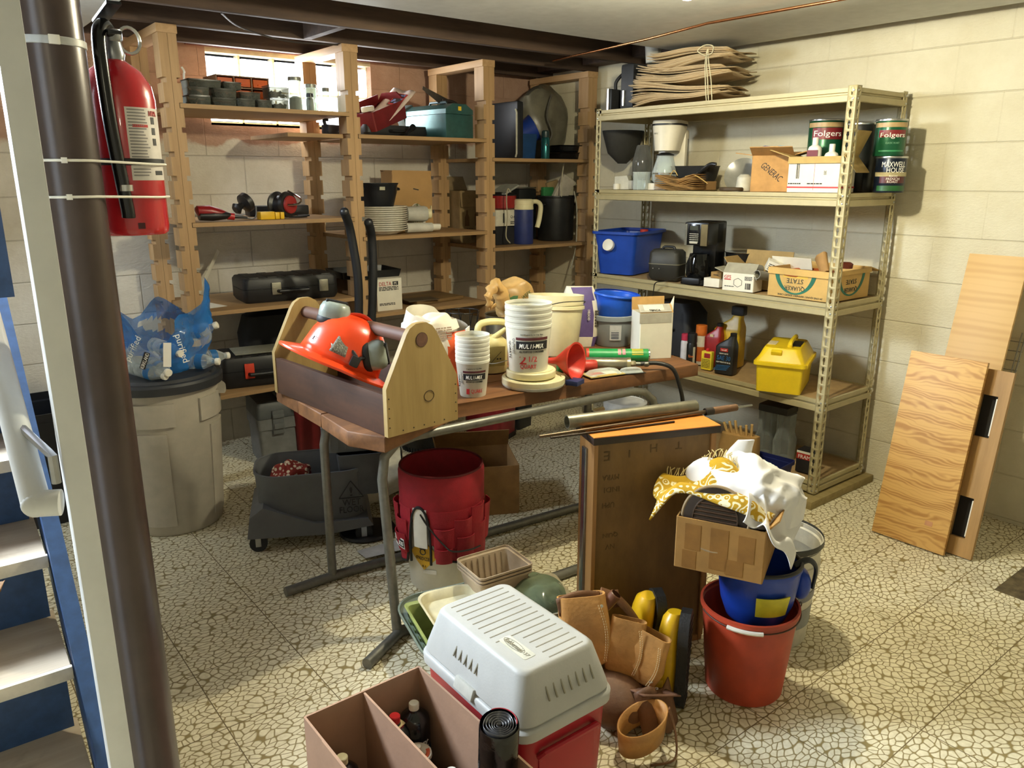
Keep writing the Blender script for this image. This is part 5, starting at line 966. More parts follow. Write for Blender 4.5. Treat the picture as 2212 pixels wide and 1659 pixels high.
b.obj('rib', M('1a2358', .4), t); t.location = (3.08, SY(1595, 3.0, .2), .0)
t = thing('paper_sack', 'brown paper sack and kindling in the dark blue crate', 'sack', (3.10, SY(1585, 3.05, .3), .02), -84); b = B(); b.loft([[p + NZ.noise_vector(p * 12) * .012 for p in rr(.20 * (1 - .1 * k / 4), .16 * (1 - .5 * k / 4), .03, .27 * k / 4)] for k in range(5)]); b.obj('sack', M('a9854f', .85), t); b = B()
for i in range(6): b.tube([(-.04 + .02 * i, 0, .2), (-.08 + .03 * i, -.02, .32 + .01 * (i % 3))], .007, 5)
b.obj('sticks', M('c2a066', .8), t)
for i, (px, r_, h_, m_, l) in enumerate(((1350, .115, .30, M('d4d0c3', .45), 'white lidded pail on the floor behind the bench, left of the blue pail'), (1425, .13, .28, M('1f2c5c', .45), 'dark blue pail with white lid on the floor behind the bench'))):
    p = (3.06, SY(px, 3.06, .25), 0); t = thing('pail', l, 'pail', p, 0); B().lathe([(r_ * .88, 0), (r_ * .9, .005), (r_ * .98, h_)], 34).obj('pail', m_, t); B().lathe([(r_ * 1.04, h_ - .03), (r_ * 1.05, h_ - .02), (r_ * 1.05, h_), (r_ * .9, h_ + .006), (r_ * .88, h_ + .003)], 34).obj('lid', M('d9d7cf', .4), t)
    b = B(); b.tube(spline([(-r_, -.02, h_ - .05), (-.05, -r_ * 1.06, h_ - .09), (.05, -r_ * 1.06, h_ - .10), (r_, -.02, h_ - .05)], 6), .003, 6); b.obj('bail', STEEL, t)
# ================================================================ workbench
ZT_ = .74
BW = wood('8c5e36', '5f3d22', 0, 4, .06, .65, dark='452c1a', name='bench_plank')
t = thing('workbench', 'old wooden plank workbench on bent grey steel tube legs', 'workbench', (0, 0, 0))
front = [(1.082, 1.985), (1.30, 2.085), (1.46, 2.150), (1.98, 2.088), (2.59, 2.006), (2.635, 2.17), (1.95, 2.30), (1.035, 2.33), (1.021, 2.112)]
mid = [(1.036, 2.334), (1.95, 2.304), (2.637, 2.174), (2.66, 2.40), (1.95, 2.50), (1.04, 2.53)]
rear = [(1.042, 2.535), (1.95, 2.505), (2.662, 2.405), (2.69, 2.64), (1.95, 2.72), (1.046, 2.74)]
for pl_ in (front, mid, rear):
    b = B(); b.prism(pl_, ZT_ - .05, ZT_); bmesh.ops.bevel(b.bm, geom=b.bm.edges[:], offset=.003, segments=1, affect='EDGES'); b.obj('plank', BW, t)
LG = M('77766e', .4, .55, .12, 40, name='steel_leg')
def frame(y0, y1, lean_=0, fx=.19):                      # one bent tube frame: floor foot, two legs and the rail under the planks
    sl = (y1 - y0) / 1.32; f = lambda x: y0 + (x - 1.13) * sl
    x0, x1, h = 1.135, 2.36, .673
    P = [(x0, .025), (x0, h - .12), (x0 + .015, h - .05), (x0 + .06, h - .012), (x0 + .13, h)] + [(x0 + .2 + .1 * i, h) for i in range(9)] + [(x1 - .13, h), (x1 - .06, h - .012), (x1 - .015, h - .05), (x1, h - .12), (x1, .025)]
    B().tube([(x, f(x) - lean_ * (1 - z / h), z) for x, z in P], .0165, 14).obj('leg_frame', LG, t)
    B().tube([(x0 - fx, f(x0 - fx) - lean_ - .02 - lean_ * 1.2, .019), (x0 + .01, f(x0) - lean_, .019), (x1 + .14, f(x1 + .14) - lean_, .019)], .0185, 14).obj('foot', LG, t)
    B().box((x0 + .02, f(x0) + .02, h + .012), (.06, .05, .012)).obj('mounting_block', M('6b4526', .7), t)
frame(2.125, 2.035, .07, .165); frame(2.545, 2.42)
# ---------------------------------------------------------------- carpenter's tote with helmet
PT = wood('a9905c', '8c7342', 2, 4, .10, .6, name='tote_end'); PD = wood('533625', '37231a', 1, 4, .1, .6, dark='2c1b12', name='tote_side')
TOT = V((1.222, 1.985, ZT_ + .001)); TRZ = 5
t = thing('tool_tote', 'open wooden carpenter tote with peaked ends and a round dowel handle', 'tool tote', TOT, TRZ)
ew, eh, L = .272, .335, .70
end = [(-ew / 2, 0), (ew / 2, 0), (ew / 2, .15), (.055, .305), (.042, .322), (.02, .334), (0, eh), (-.02, .334), (-.042, .322), (-.055, .305), (-ew / 2, .15)]
for y in (0, L):
    b = B(); b.prism(end, y, y + .019, 'y'); b.obj('end_panel', PT, t)
for s in (-1, 1): B().box((s * (ew / 2 - .012), L / 2 + .0095, .065), (.019, L - .019, .13), bev=.002).obj('side_panel', PD, t)
B().box((0, L / 2 + .0095, .012), (ew - .03, L - .02, .018)).obj('bottom_panel', PD, t)
B().rod((0, -.002, .283), (0, L + .021, .283), .0215).obj('dowel_handle', wood('6b4a38', '4f3528', 1, 6), t)
b = B()
for x in (-.128, .128):
    for z in (.03, .06, .09, .12): b.tube([(x, -.001, z), (x, .002, z)], .0022, 8)
for x in (-.08, -.04, 0, .04, .08): b.tube([(x, -.001, .012), (x, .002, .012)], .0022, 8)
tag(b.obj('nail_heads', M('2a2019', .7), t), None)
b = B(); b.tube([(.022 + .019 * cos(a), -.0006, .102 + .017 * sin(a)) for a in [2 * pi * i / 20 for i in range(20)]], .0012, 5, closed=True).tube([(.0 + .022 * cos(a), -.0006, .283 + .022 * sin(a)) for a in [2 * pi * i / 20 for i in range(20)]], .0010, 5, closed=True); b.obj('knot_ring', M('3d2a17', .8), t)
# helmet: orange forestry helmet lying in the tote, brim to the left
HO = M('e2461c', .28, var=.06, scale=6, coat=.3, name='orange_helmet')
hp = TOT + Matrix.Rotation(radians(TRZ), 3, 'Z') @ V((-.085, .325, .170))
t = thing('safety_helmet', 'orange forestry helmet with grey ear muffs lying in the wooden tote', 'helmet', hp, 0, rot=(radians(8), radians(-28) , radians(150)))
b = B(); b.loft([[V(((.125 + .015 * (cos(a) > 0) * cos(a)) * k * cos(a), .105 * k * sin(a), z)) for a in [2 * pi * i / 40 for i in range(40)]] for k, z in ((1.04, 0), (1.0, .03), (.95, .07), (.84, .11), (.64, .138), (.36, .154), (.12, .159), (.01, .160))], False, True)
b.obj('shell', HO, t, thick=.004)
b = B(); b.loft([[V(((.128 + k * (.045 + .035 * max(0, cos(a)))) * cos(a), (.107 + k * .03) * sin(a), z - .012 * k * (1 + max(0, cos(a))))) for a in [2 * pi * i / 48 for i in range(48)]] for k, z in ((0, .004), (1, .004), (1.02, 0), (1, -.004), (0, -.003))], False, False); b.obj('brim', HO, t)
b = B(); b.prism([(-.10, 0), (.10, 0), (.085, .02), (-.085, .02)], -.012, .012, 'y'); b.at()
rb = B(); rb.tube(spline([(.12, 0, .05), (.085, 0, .118), (0, 0, .166), (-.085, 0, .118), (-.118, 0, .05)], 6), .012, 8, flat=.45); rb.obj('ridge', HO, t)
RF = mat_check('a9a79a', '6e6d66', 300, 'reflective_tape')
for s in (-1, 1):
    b = B(); b.sheet(lambda u, v, s=s: V((.03 + .055 * (u - .5) * (1 - .3 * v), s * (.1085 - .020 * v ** 1.6), .028 + .052 * v)), 6, 5); b.obj('reflective_patch', RF, t, thick=-.0015)
    b = B(); b.sheet(lambda u, v, s=s: V((.10 - .05 * u, s * (.062 + .033 * u), .03 + .02 * v)), 6, 3); b.obj('reflective_strip', M('c4beb4', .4), t, thick=-.002)
    b = B(); b.box((-.03, s * .112, .03), (.03, .02, .035), (0, 0, 0), .006); b.obj('muff_clip', M('202123', .4), t)
def muff(loc, rot):
    b = B(); b.loft([rr(.078, .10, .035, z, 6) if k == 1 else rr(.078 * k, .10 * k, .035 * k, z, 6) for z, k in ((0, .98), (.012, 1), (.030, .98), (.045, .85), (.052, .6))]); o = b.obj('ear_muff', M('8f9890', .3, coat=.2, name='grey_muff'), t, loc=loc, rot=rot)
    B().loft([rr(.074, .096, .034, -.022, 6), rr(.082, .104, .038, -.016, 6), rr(.082, .104, .038, -.003, 6), rr(.076, .098, .034, .001, 6)]).obj('cushion', M('191a1b', .6), o)
    B().box((0, .0, .05), (.025, .07, .014), (0, 0, 20), .004).obj('bracket', BLK, o)
HM = (Matrix.Translation(hp) @ t.rotation_euler.to_matrix().to_4x4()).inverted()
for (mx, my), dd, out, lng in (((724, 670), -.035, (.25, -.1, 1), (.75, -.6, .1)), ((818, 766), -.045, (.80, -.58, .12), (.1, .1, 1))):
    wp = CAM + ray(mx, my) / F_ * (K(hp) * F_ + dd); z_ = V(out).normalized(); y_ = V(lng); y_ = (y_ - z_ * y_.dot(z_)).normalized(); R_ = Matrix((y_.cross(z_), y_, z_)).transposed().to_4x4(); L_ = HM @ Matrix.Translation(wp - z_ * .025) @ R_
    muff(L_.to_translation(), [math.degrees(a) for a in L_.to_euler()]); side = HM @ (wp - z_ * .03); tip = V((-.035, (.112 if side.y > 0 else -.112), .04)); B().tube(spline([tip, tip.lerp(side, .5) + V((0, .012 if side.y > 0 else -.012, 0)), side], 5), .006, 8).obj('muff_arm', M('202123', .4), t)
B().box((.14, 0, -.012), (.05, .12, .008), (0, 20, 0), .003).obj('visor_tab', M('5a5d60', .4), t)
text('ICE', .04, .014, INK, t, (.121, .045, .04), (80, 0, 115))
# ---------------------------------------------------------------- paper feed bag behind the tote
t = thing('pet_food_bag', 'crumpled white and orange paper bag slumped behind the wooden tote', 'bag', (1.56, 2.42, ZT_ + .001), -6)
b = B()
def petf(u, v):
    a = 2 * pi * u; R = (.10 + .025 * cos(2 * a)) * (1 - .25 * v ** 3); top = .25 + .05 * cos(a - 2.4); p = V((R * 1.2 * cos(a), R * .95 * sin(a), v * top)); n = NZ.noise_vector(p * 14) * .022
    return p + V((n.x, n.y, abs(n.z) * .3))
b.sheet(petf, 48, 14); top_c = [f for f in b.bm.faces]
for f in b.bm.faces:
    c = f.calc_center_median(); a = atan2(c.y, c.x); f.material_index = 1 if (-1.35 < a < -.15 and c.z < .21) else 0
b.obj('paper', [M('d9d3c4', .75, var=.06), M('d2541d', .6, name='orange_print')], t, sharp=60)
b = B(); crumple(b, .21, .16, .05, amp=.022, sc=16, seed=4); b.obj('folded_top', M('d9d3c4', .75, var=.06), t, loc=(-.03, 0, .215), sharp=60)
b = B(); b.box((.075, -.094, .175), (.045, .003, .10), (4, -6, 42)); b.obj('name_panel', WINK, t); text('PETCO', .085, .024, M('b8321f', .5), t, (.0765, -.0955, .178), (86, -84, 42))
b = B(); fine(b, -.10, .0, .19, .24, -.118, 6); b.obj('small_print', M('a58f78', .7), t)
# ---------------------------------------------------------------- measuring cups
def mixcup(o, r0, r1, h, n, step, cups, lid, fa, qt):
    for k in range(n):
        b = B(); z = k * step; cup(b, [(r0, z), (r0 + .001, z + .004), (r1 * .97, z + h - .022), (r1 * 1.0, z + h - .02), (r1 * 1.0, z + h - .012), (r1 * .98, z + h - .011), (r1 * 1.0, z + h)], .0018, 36); b.obj('container', FROST if k == 0 else M('e2e0d2', .35, alpha=.5, var=.03), o)
    rz = lambda z: r0 + (r1 - r0) * z / h + .0012
    H = h - .025; w_ = r0
    slab(B(), rz(H * .62) - .001, .0012, fa - 38, fa + 50, H * .55, H * .74, 18, rz(H * .74) - .001).obj('black_band', INK, o); slab(B(), rz(H * .80) - .001, .0012, fa - 38, fa + 50, H * .77, H * .83, 18, rz(H * .83) - .001).obj('red_band', M('5a2428', .5), o)
    cyltext('MULTI-MIX', w_ * 1.35, H * .13, WINK, o, rz(H * .645) + .0008, fa + 4, H * .645, shear=.25, tilt=-4, bold=.003); cyltext('ALL PURPOSE CONTAINER', w_ * 1.35, H * .05, INK, o, rz(H * .50) + .0004, fa + 4, H * .50, shear=.25, tilt=-4); cyltext('%s quarts to top line' % qt, w_ * 1.2, H * .04, INK, o, rz(H * .9), fa + 4, H * .90, tilt=-4)
    if qt == '1': cyltext('1', w_ * .25, H * .25, REDINK, o, rz(H * .22), fa - 22, H * .24, tilt=-4, bold=.008); cyltext('QUART', w_ * .95, H * .15, REDINK, o, rz(H * .2), fa + 16, H * .20, tilt=-4, bold=.008)
    else: cyltext('2', w_ * .38, H * .21, REDINK, o, rz(H * .3), fa - 20, H * .31, tilt=-4, bold=.008); cyltext('1/2', w_ * .42, H * .13, REDINK, o, rz(H * .3), fa + 8, H * .33, tilt=-4, bold=.008); cyltext('QUART', w_ * .85, H * .11, REDINK, o, rz(H * .14), fa - 5, H * .14, tilt=-4, bold=.008)
    v = text('QUARTS', H * .40, w_ * .17, INK, o, ((rz(H * .5) + .001) * cos(radians(fa - 62)), (rz(H * .5) + .001) * sin(radians(fa - 62)), H * .52), (90, 90, fa - 62 + 90)); v = text('OUNCES', H * .36, w_ * .14, M('8c8c86', .5), o, ((rz(H * .6) + .001) * cos(radians(fa - 46)), (rz(H * .6) + .001) * sin(radians(fa - 46)), H * .62), (90, 90, fa - 46 + 90))
p = back(G(1022, 860, ZT_), .046); t = thing('quart_cups', 'stack of six small frosted one quart measuring cups with red lettering', 'cup stack', (p.x, p.y, ZT_ + .001)); mixcup(t, .046, .062, .145, 6, .0155, 6, 0, 236, '1')
p = G(1152, 848, ZT_); pl = back(p, .115)
t = thing('bucket_cover', 'cream plastic bucket lid lying under the two and a half quart tubs', 'lid', (pl.x, pl.y, ZT_ + .001)); B().lathe([(.112, 0), (.118, .004), (.12, .012), (.12, .030), (.116, .034), (.106, .034), (.104, .028), (.03, .030)], 44).obj('lid', CREAM, t); B().lathe([(.113, -.0005), (.1185, .004), (.1205, .0115), (.1203, .012), (.112, .002)], 44).obj('under_rim', M('c9c6b6', .5), t)
t = thing('bucket_cover', 'smaller cream plastic lid stacked on the larger bucket lid', 'lid', (pl.x - .004, pl.y + .01, ZT_ + .036), 0); B().lathe([(.092, 0), (.094, .003), (.094, .022), (.09, .026), (.02, .026)], 40).obj('lid', CREAM, t); B().lathe([(.084, .026), (.085, .028), (.083, .028)], 40).obj('ridge', CREAM, t)
t = thing('mixing_tubs', 'stack of four frosted two and a half quart tubs on the cream lids', 'tub stack', (pl.x - .016, pl.y + .012, ZT_ + .0635)); mixcup(t, .072, .088, .185, 4, .022, 4, 0, 236, '2 1/2')
# ---------------------------------------------------------------- pot with produce bag, wire basket, pump can
p = back(G(1050, 752, ZT_), .09); p = V((p.x + .02, p.y - .13, 0))
t = thing('steel_pot', 'stainless steel pot holding tan plastic bags on the workbench', 'pot', (p.x, p.y, ZT_ + .001)); cup(B(), [(.088, 0), (.093, .005), (.095, .155), (.1, .16)], .003, 40).obj('pot', M('a5a294', .3, .9, name='brushed_steel'), t)
PB = M('c9a265', .4, alpha=.66, var=.2, scale=10, name='tan_film'); P0 = V((p.x, p.y, ZT_ + .12))
t = thing('produce_bag', 'thin tan plastic bag with green printing stuffed in the steel pot', 'bag', P0, -6)
b = B()
b.ell((.045, .0, .10), (.105, .085, .10), 36, 22); b.jitter(.028, 13, 1)
for f in b.bm.faces: c = f.calc_center_median(); f.material_index = 1 if c.y < -.03 and -.03 < c.x < .11 and .02 < c.z < .13 and NZ.noise(c * 25) > .12 else 0
b.obj('film', [PB, M('3d6a3f', .5, alpha=.8)], t, sharp=70)
for s_, x, z, w1, r_ in (('WEEK', .045, .135, .06, 25), ('LOOK FOR', .05, .085, .085, 30), ('SAVINGS STORE', .075, .06, .11, 33)): text(s_, w1, .016, M('2c4a2b', .5), t, (x, -.098, z), (84, -r_, 12))
t = thing('produce_bag', 'long twisted tan plastic bag hanging out left of the steel pot', 'bag', P0, 20); b = B(); q = spline([(-.01, 0, .0), (-.035, -.01, .08), (-.085, -.015, .165), (-.14, -.02, .185), (-.175, -.02, .14), (-.17, -.03, .09), (-.13, -.03, .10)], 6)
b.tube(q, .03, 12, rr_=[.038 + .022 * sin(min(1, i / 16) * pi) - .0009 * i + (.006 * sin(i * 1.9)) for i in range(len(q))], flat=.7); b.jitter(.014, 22, 2); b.obj('film', PB, t, sharp=70)
t = thing('wire_basket', 'black wire basket behind the paper feed bag', 'basket', (p.x - .185, p.y + .08, ZT_ + .001), 10); b = B()
for i in range(9): a = 2 * pi * i / 9; b.rod((.05 * cos(a), .05 * sin(a), .004), (.075 * cos(a + .35), .075 * sin(a + .35), .18), .002, n=5)
for r_, z in ((.05, .004), (.062, .09), (.075, .18)): b.tube([(r_ * cos(a), r_ * sin(a), z) for a in [2 * pi * i / 24 for i in range(24)]], .0022, 5, closed=True)
b.obj('wires', M('1d1c1a', .5, .4), t)
p = back(G(1072, 815, ZT_), .06); t = thing('watering_can', 'old yellow cream metal can with loop handle between the measuring cups', 'can', (p.x, p.y + .03, ZT_ + .001), -20)
YC = M('cfc387', .45, var=.12, name='yellow_can'); B().lathe([(.06, .005), (.063, .01), (.065, .11), (.06, .13), (.035, .15)], 34, sq=.8).obj('body', YC, t); b = B(); b.tube(spline([(-.055, 0, .12), (-.055, 0, .185), (-.02, 0, .205), (.05, 0, .20), (.075, 0, .175)], 6), .011, 10, flat=1.3); b.obj('handle', YC, t); B().rod((.0, -.02, .14), (.05, -.03, .18), .014, .008).obj('spout', YC, t); B().box((0, -.052, .075), (.08, .003, .08), (4, 0, 0), .001).obj('face_plate', M('a99c5e', .5), t)
b = B(); b.tube([(-.02, -.054, .05), (.03, -.054, .10)], .0012, 4); b.box((.02, -.0545, .065), (.006, .001, .006)).box((.008, -.0545, .065), (.006, .001, .006)); b.obj('dial_marks', INK, t)
B().tube(spline([(-.07, -.04, .07), (-.02, -.065, .05), (.06, -.06, .06), (.09, -.03, .05)], 5), .002, 5).obj('wire', STEEL, t)
# ---------------------------------------------------------------- right half of the bench
p = V((2.235, 2.52, 0)); t = thing('white_bucket', 'tilted cream plastic bucket behind the measuring tubs', 'bucket', (p.x, p.y, ZT_ + .004), 0, rot=(radians(-3), radians(4), 0)); cup(B(), [(.095, 0), (.1, .006), (.118, .20), (.126, .203), (.126, .215), (.12, .217), (.122, .262)], .003, 44).obj('bucket', CREAM, t)
b = B(); b.tube(spline([(-.126, 0, .20), (-.08, -.11, .235), (.0, -.135, .24), (.08, -.10, .235), (.126, 0, .20)], 6), .002, 6); b.obj('bail', M('4a463c', .4, .6), t); b = B()
for i in range(5): b.box((.098 + .004 * i, -.055 + .012 * i, .135), (.004, .006, .05 + .01 * (i % 2)), (0, 10, 35))
b.obj('scuff_marks', M('4f4636', .7), t)
p = back(G(1225, 752, ZT_), .06); t = thing('flour_bag', 'paper flour bag with a purple band standing behind the cream bucket', 'bag', (2.46, 2.61, ZT_ + .001), -24)
FB = B(); FB.loft([[q + NZ.noise_vector(q * 14) * .010 for q in rr(w_, d_, .03, z, 4)] for w_, d_, z in ((.15, .10, 0), (.165, .115, .05), (.17, .115, .14), (.16, .10, .21), (.145, .06, .245), (.13, .03, .27))])
for f in FB.bm.faces: c = f.calc_center_median(); f.material_index = 1 if (.0 < c.x < .055 and c.y < -.01) or (c.z < .06 and c.x > .03) else 0
FB.obj('paper', [M('ddd5c0', .75, var=.06), M('5b4a7d', .6, name='purple_print')], t, sharp=70); text('UNBLEACHED', .05, .012, M('e5e0d0', .6), t, (.028, -.066, .15), (88, 90, 0)); text('Flour', .05, .02, INK, t, (-.03, -.066, .19), (84, 10, 0)); b = B(); fine(b, .06, .08, .09, .17, -.058, 6, 1); b.obj('small_print', M('4b4538', .7), t)
p = back(G(1345, 748, ZT_), .09); PB_ = (2.60, 2.52, ZT_ + .001)
t = thing('clear_pail', 'translucent pail with barcode label under the blue bucket', 'pail', PB_); cup(B(), [(.078, 0), (.082, .005), (.095, .12), (.103, .122), (.103, .142), (.1, .145)], .0025, 40).obj('pail', M('b8c2c6', .3, alpha=.55, var=.04), t)
slab(B(), .0905, .001, 215, 248, .035, .105, 10, .0935).obj('label', M('c9cdd0', .5), t); b = B()
for i in range(8): slab(b, .092, .001, 219, 241, .042 + i * .007, .0455 + i * .007, 6, .0925)
b.obj('barcode', M('25304f', .6), t)
t = thing('blue_bucket', 'bright blue plastic bucket nested in the translucent pail', 'bucket', (PB_[0], PB_[1], ZT_ + .105), 0, rot=(radians(4), radians(3), 0)); cup(B(), [(.082, 0), (.085, .005), (.102, .125), (.109, .128), (.111, .133), (.109, .138), (.104, .139)], .003, 44).obj('bucket', M('2257c4', .3, var=.05, name='bucket_blue'), t)
p = G(1440, 784, ZT_); t = thing('white_box', 'white cardboard box with grey taped flap on the right end of the workbench', 'box', (2.545, 2.235, ZT_ + .001), -26)
w_, d_, h_ = .150, .105, .20; carton(t, w_, d_, h_, M('d9d5c4', .7, var=.03), M('c2995c', .8), (('b', .055, 4), ('f', .05, -50)), .003); B().box((-.005, -d_ / 2 - .0004, h_ - .022), (w_ * .97, .0012, .044)).obj('tape', M('a6a294', .45), t); B().box((-.005, -d_ / 2 + .016, h_ + .018), (w_ * .96, .0012, .044), (-50, 0, 0)).obj('tape', M('a6a294', .45), t); b = B(); b.box((-.01, -d_ / 2 + .018, h_ + .02), (.09, .0014, .03), (-50, 0, 0)); b.obj('address_label', M('cfcbbd', .6), t)
b = B(); b.prism([(-.03, 0), (.035, 0), (.005, .075)], -.0015, .0015, 'x'); b.obj('torn_flap', M('dfd8c0', .7), t, loc=(w_ / 2 - .003, -.02, h_ - .01), rot=(0, 14, 0)); B().box((w_ / 2 + .0004, .0, h_ - .045), (.0012, .035, .05)).obj('tape', M('a6a294', .45), t); B().box((w_ / 2 + .0004, .0, .05), (.0012, .035, .07)).obj('tape', M('b7ac86', .6), t)
text('TEMCA', .05, .009, INK, t, (-.01, -d_ / 2 + .0035, h_ + .0115), (40, 0, 0))
t = thing('spray_bottle', 'dark spray bottle with purple label squeezed between blue bucket and white box', 'bottle', (2.645, 2.375, ZT_ + .001), -30); B().lathe([(.032, 0), (.034, .006), (.034, .13), (.016, .18), (.015, .20)], 22).obj('bottle', M('2a2230', .35), t); slab(B(), .0343, .0008, 190, 300, .02, .07, 10).obj('label', M('6d3f63', .5), t); slab(B(), .0343, .001, 190, 300, .085, .125, 10).obj('upper_label', M('222226', .5), t); cyltext('$2.97', .03, .014, WINK, t, .0355, 235, .055); B().prism([(-.045, .195), (.02, .195), (.03, .235), (-.04, .23)], -.014, .014, 'y').obj('spray_head', BLK, t); B().box((-.035, 0, .165), (.01, .012, .05), (0, -18, 0), .003).obj('trigger', BLK, t)
# lying tubes, torch, packages, funnel
def lying(name, label, cat, a, c, r): a, c = V(a), V(c); d = (c - a); t = thing(name, label, cat, a, 0, rot=d.to_track_quat('Z', 'Y').to_euler()); return t, d.length
a, c = V((2.25, 2.335, ZT_ + .030)), V((2.455, 2.165, ZT_ + .030))
t, L = lying('adhesive_tube', 'green adhesive cartridge with yellow stripes lying in front of the white box', 'cartridge', a, c, .027); B().lathe([(.0265, 0), (.027, .003), (.027, L - .004), (.0265, L)], 30).obj('tube', M('1f8a45', .4, name='bright_green'), t); B().lathe([(.0272, 0), (.028, .002), (.028, .012), (.02, .016)], 30).obj('red_end', M('c9402c', .4), t); B().lathe([(.028, L - .004), (.0285, L - .001), (.0285, L + .002), (.025, L + .002), (.024, L - .003)], 30).obj('metal_end', CHR, t)
for i in range(5): slab(B(), .0272, .0006, 95 + i * 16, 103 + i * 16, L * .72, L * .90, 4).obj('stripe', M('d9b52b', .5), t)
for s_, z, q in (('MARKER', .17, 1.0), ('WHITE', .27, .9)): text(s_, .045, .02, WINK, t, (-.0165, -.0222, L * z + .0), (0, 0, 0), bend=None)
for dz in (.5, .57): slab(B(), .0272, .0006, 100, 165, L * dz, L * (dz + .05), 8).obj('red_print', M('c98a8a', .5), t)
a, c = V((2.10, 2.285, ZT_ + .026)), V((2.27, 2.13, ZT_ + .026))
t, L = lying('torch_cylinder', 'dull metal cylinder with brass nut and black hose across the bench end', 'torch', a, c, .025); L += .02
B().lathe([(.022, 0), (.025, .004), (.025, L - .01), (.02, L)], 28).obj('body', M('8c8570', .35, .7, .15, 30), t); B().lathe([(.0225, L - .012), (.0265, L - .01), (.0265, L + .004), (.019, L + .006)], 28).obj('collar', M('b5a87e', .3, .8), t); B().lathe([(.012, L), (.014, L + .004), (.014, L + .022), (.011, L + .026)], 6).obj('hex_nut', M('a59c80', .3, .8), t); B().lathe([(.009, L + .02), (.009, L + .06), (.011, L + .062), (.011, L + .075), (.007, L + .08)], 16).obj('stem', M('6e6a5c', .35, .8), t)
P = [G(1330, 783, ZT_ + .03), G(1385, 782, ZT_ + .035), G(1420, 806, .755), G(1447, 838, .70)]; P = [V((2.315, 2.085, ZT_ + .027)), V((2.37, 2.045, ZT_ + .03)), V((2.41, 2.00, ZT_ + .012)), V((2.44, 1.985, ZT_ - .05)), V((2.47, 1.98, ZT_ - .16)), V((2.50, 2.02, .42)), V((2.52, 2.1, .2)), V((2.6, 2.2, .014)), V((2.75, 2.3, .012))]
tag(B().tube(spline(P, 8), .0085, 10).obj('hose', M('1c1b19', .45)), 'black rubber hose arching over the right end of the workbench', 'hose')
a, c = V((2.03, 2.27, ZT_ + .024)), V((2.17, 2.19, ZT_ + .024)); t, L = lying('sealant_tube', 'green cartridge with red end lying behind the red funnel', 'cartridge', a, c, .023); B().lathe([(.022, 0), (.023, .003), (.023, L * .6), (.0232, L * .6)], 26).obj('tube', M('1f8a45', .4, name='bright_green'), t); B().lathe([(.0232, L * .6), (.0235, L * .62), (.0235, L * .92), (.020, L)], 26).obj('red_end', M('b83a2c', .4), t)
for i, (loc, rz, w1, m1, l) in enumerate((((2.135, 2.115, ZT_ + .006), -12, (.16, .075), 'D', 'clear plastic tool package with printed card lying in front of the metal cylinder'), ((2.25, 2.075, ZT_ + .002), -22, (.11, .05), 'B', 'small black plastic package lying under the metal cylinder'))):
    t = thing('blister_pack', l, 'package', loc, rz); b = B(); b.box((0, 0, .002), (*w1, .003)); b.obj('card', M('b9a86a', .6) if m1 == 'D' else M('242321', .5), t); b = B(); b.loft([rr(w1[0] * .9, w1[1] * .8, .01, .0036), rr(w1[0] * .75, w1[1] * .6, .015, .018), rr(w1[0] * .5, w1[1] * .4, .015, .022)]); b.obj('blister', CLR, t)
    if m1 == 'D': B().box((-.03, .01, .0042), (.06, .03, .0008)).obj('red_print', M('b3442f', .5), t); B().box((.03, .0, .0042), (.05, .04, .0008)).obj('white_print', WPL, t); B().box((.0, -.025, .0042), (.09, .012, .0008)).obj('yellow_print', M('d2a41f', .5), t)
fp = V((1.99, 2.135, ZT_ + .077)); t = thing('funnel', 'red plastic funnel lying on its rim beside the cream lids', 'funnel', fp, 0, rot=(V((.30, -.93, .10))).to_track_quat('Z', 'Y').to_euler()); FR = M('c9382a', .35, var=.05, name='funnel_red')
b = B(); b.lathe([(.006, -.15), (.008, -.15), (.014, -.075), (.062, -.01), (.068, .006), (.074, .012), (.074, .015), (.067, .014), (.060, -.006), (.012, -.070), (.006, -.149)], 44); b.obj('cone', FR, t); b = B(); b.tube([(.0 + .008 * cos(a), -.08 + .008 * sin(a), .0135) for a in [2 * pi * i / 14 for i in range(14)]], .003, 6, closed=True); b.obj('hang_tab', FR, t)
t = thing('blue_strip', 'small dark blue card lying under the red funnel', 'card', (1.955, 2.085, ZT_ + .001), 20); B().box((0, 0, .010), (.06, .05, .018), bev=.002).obj('card', M('22305f', .5), t)
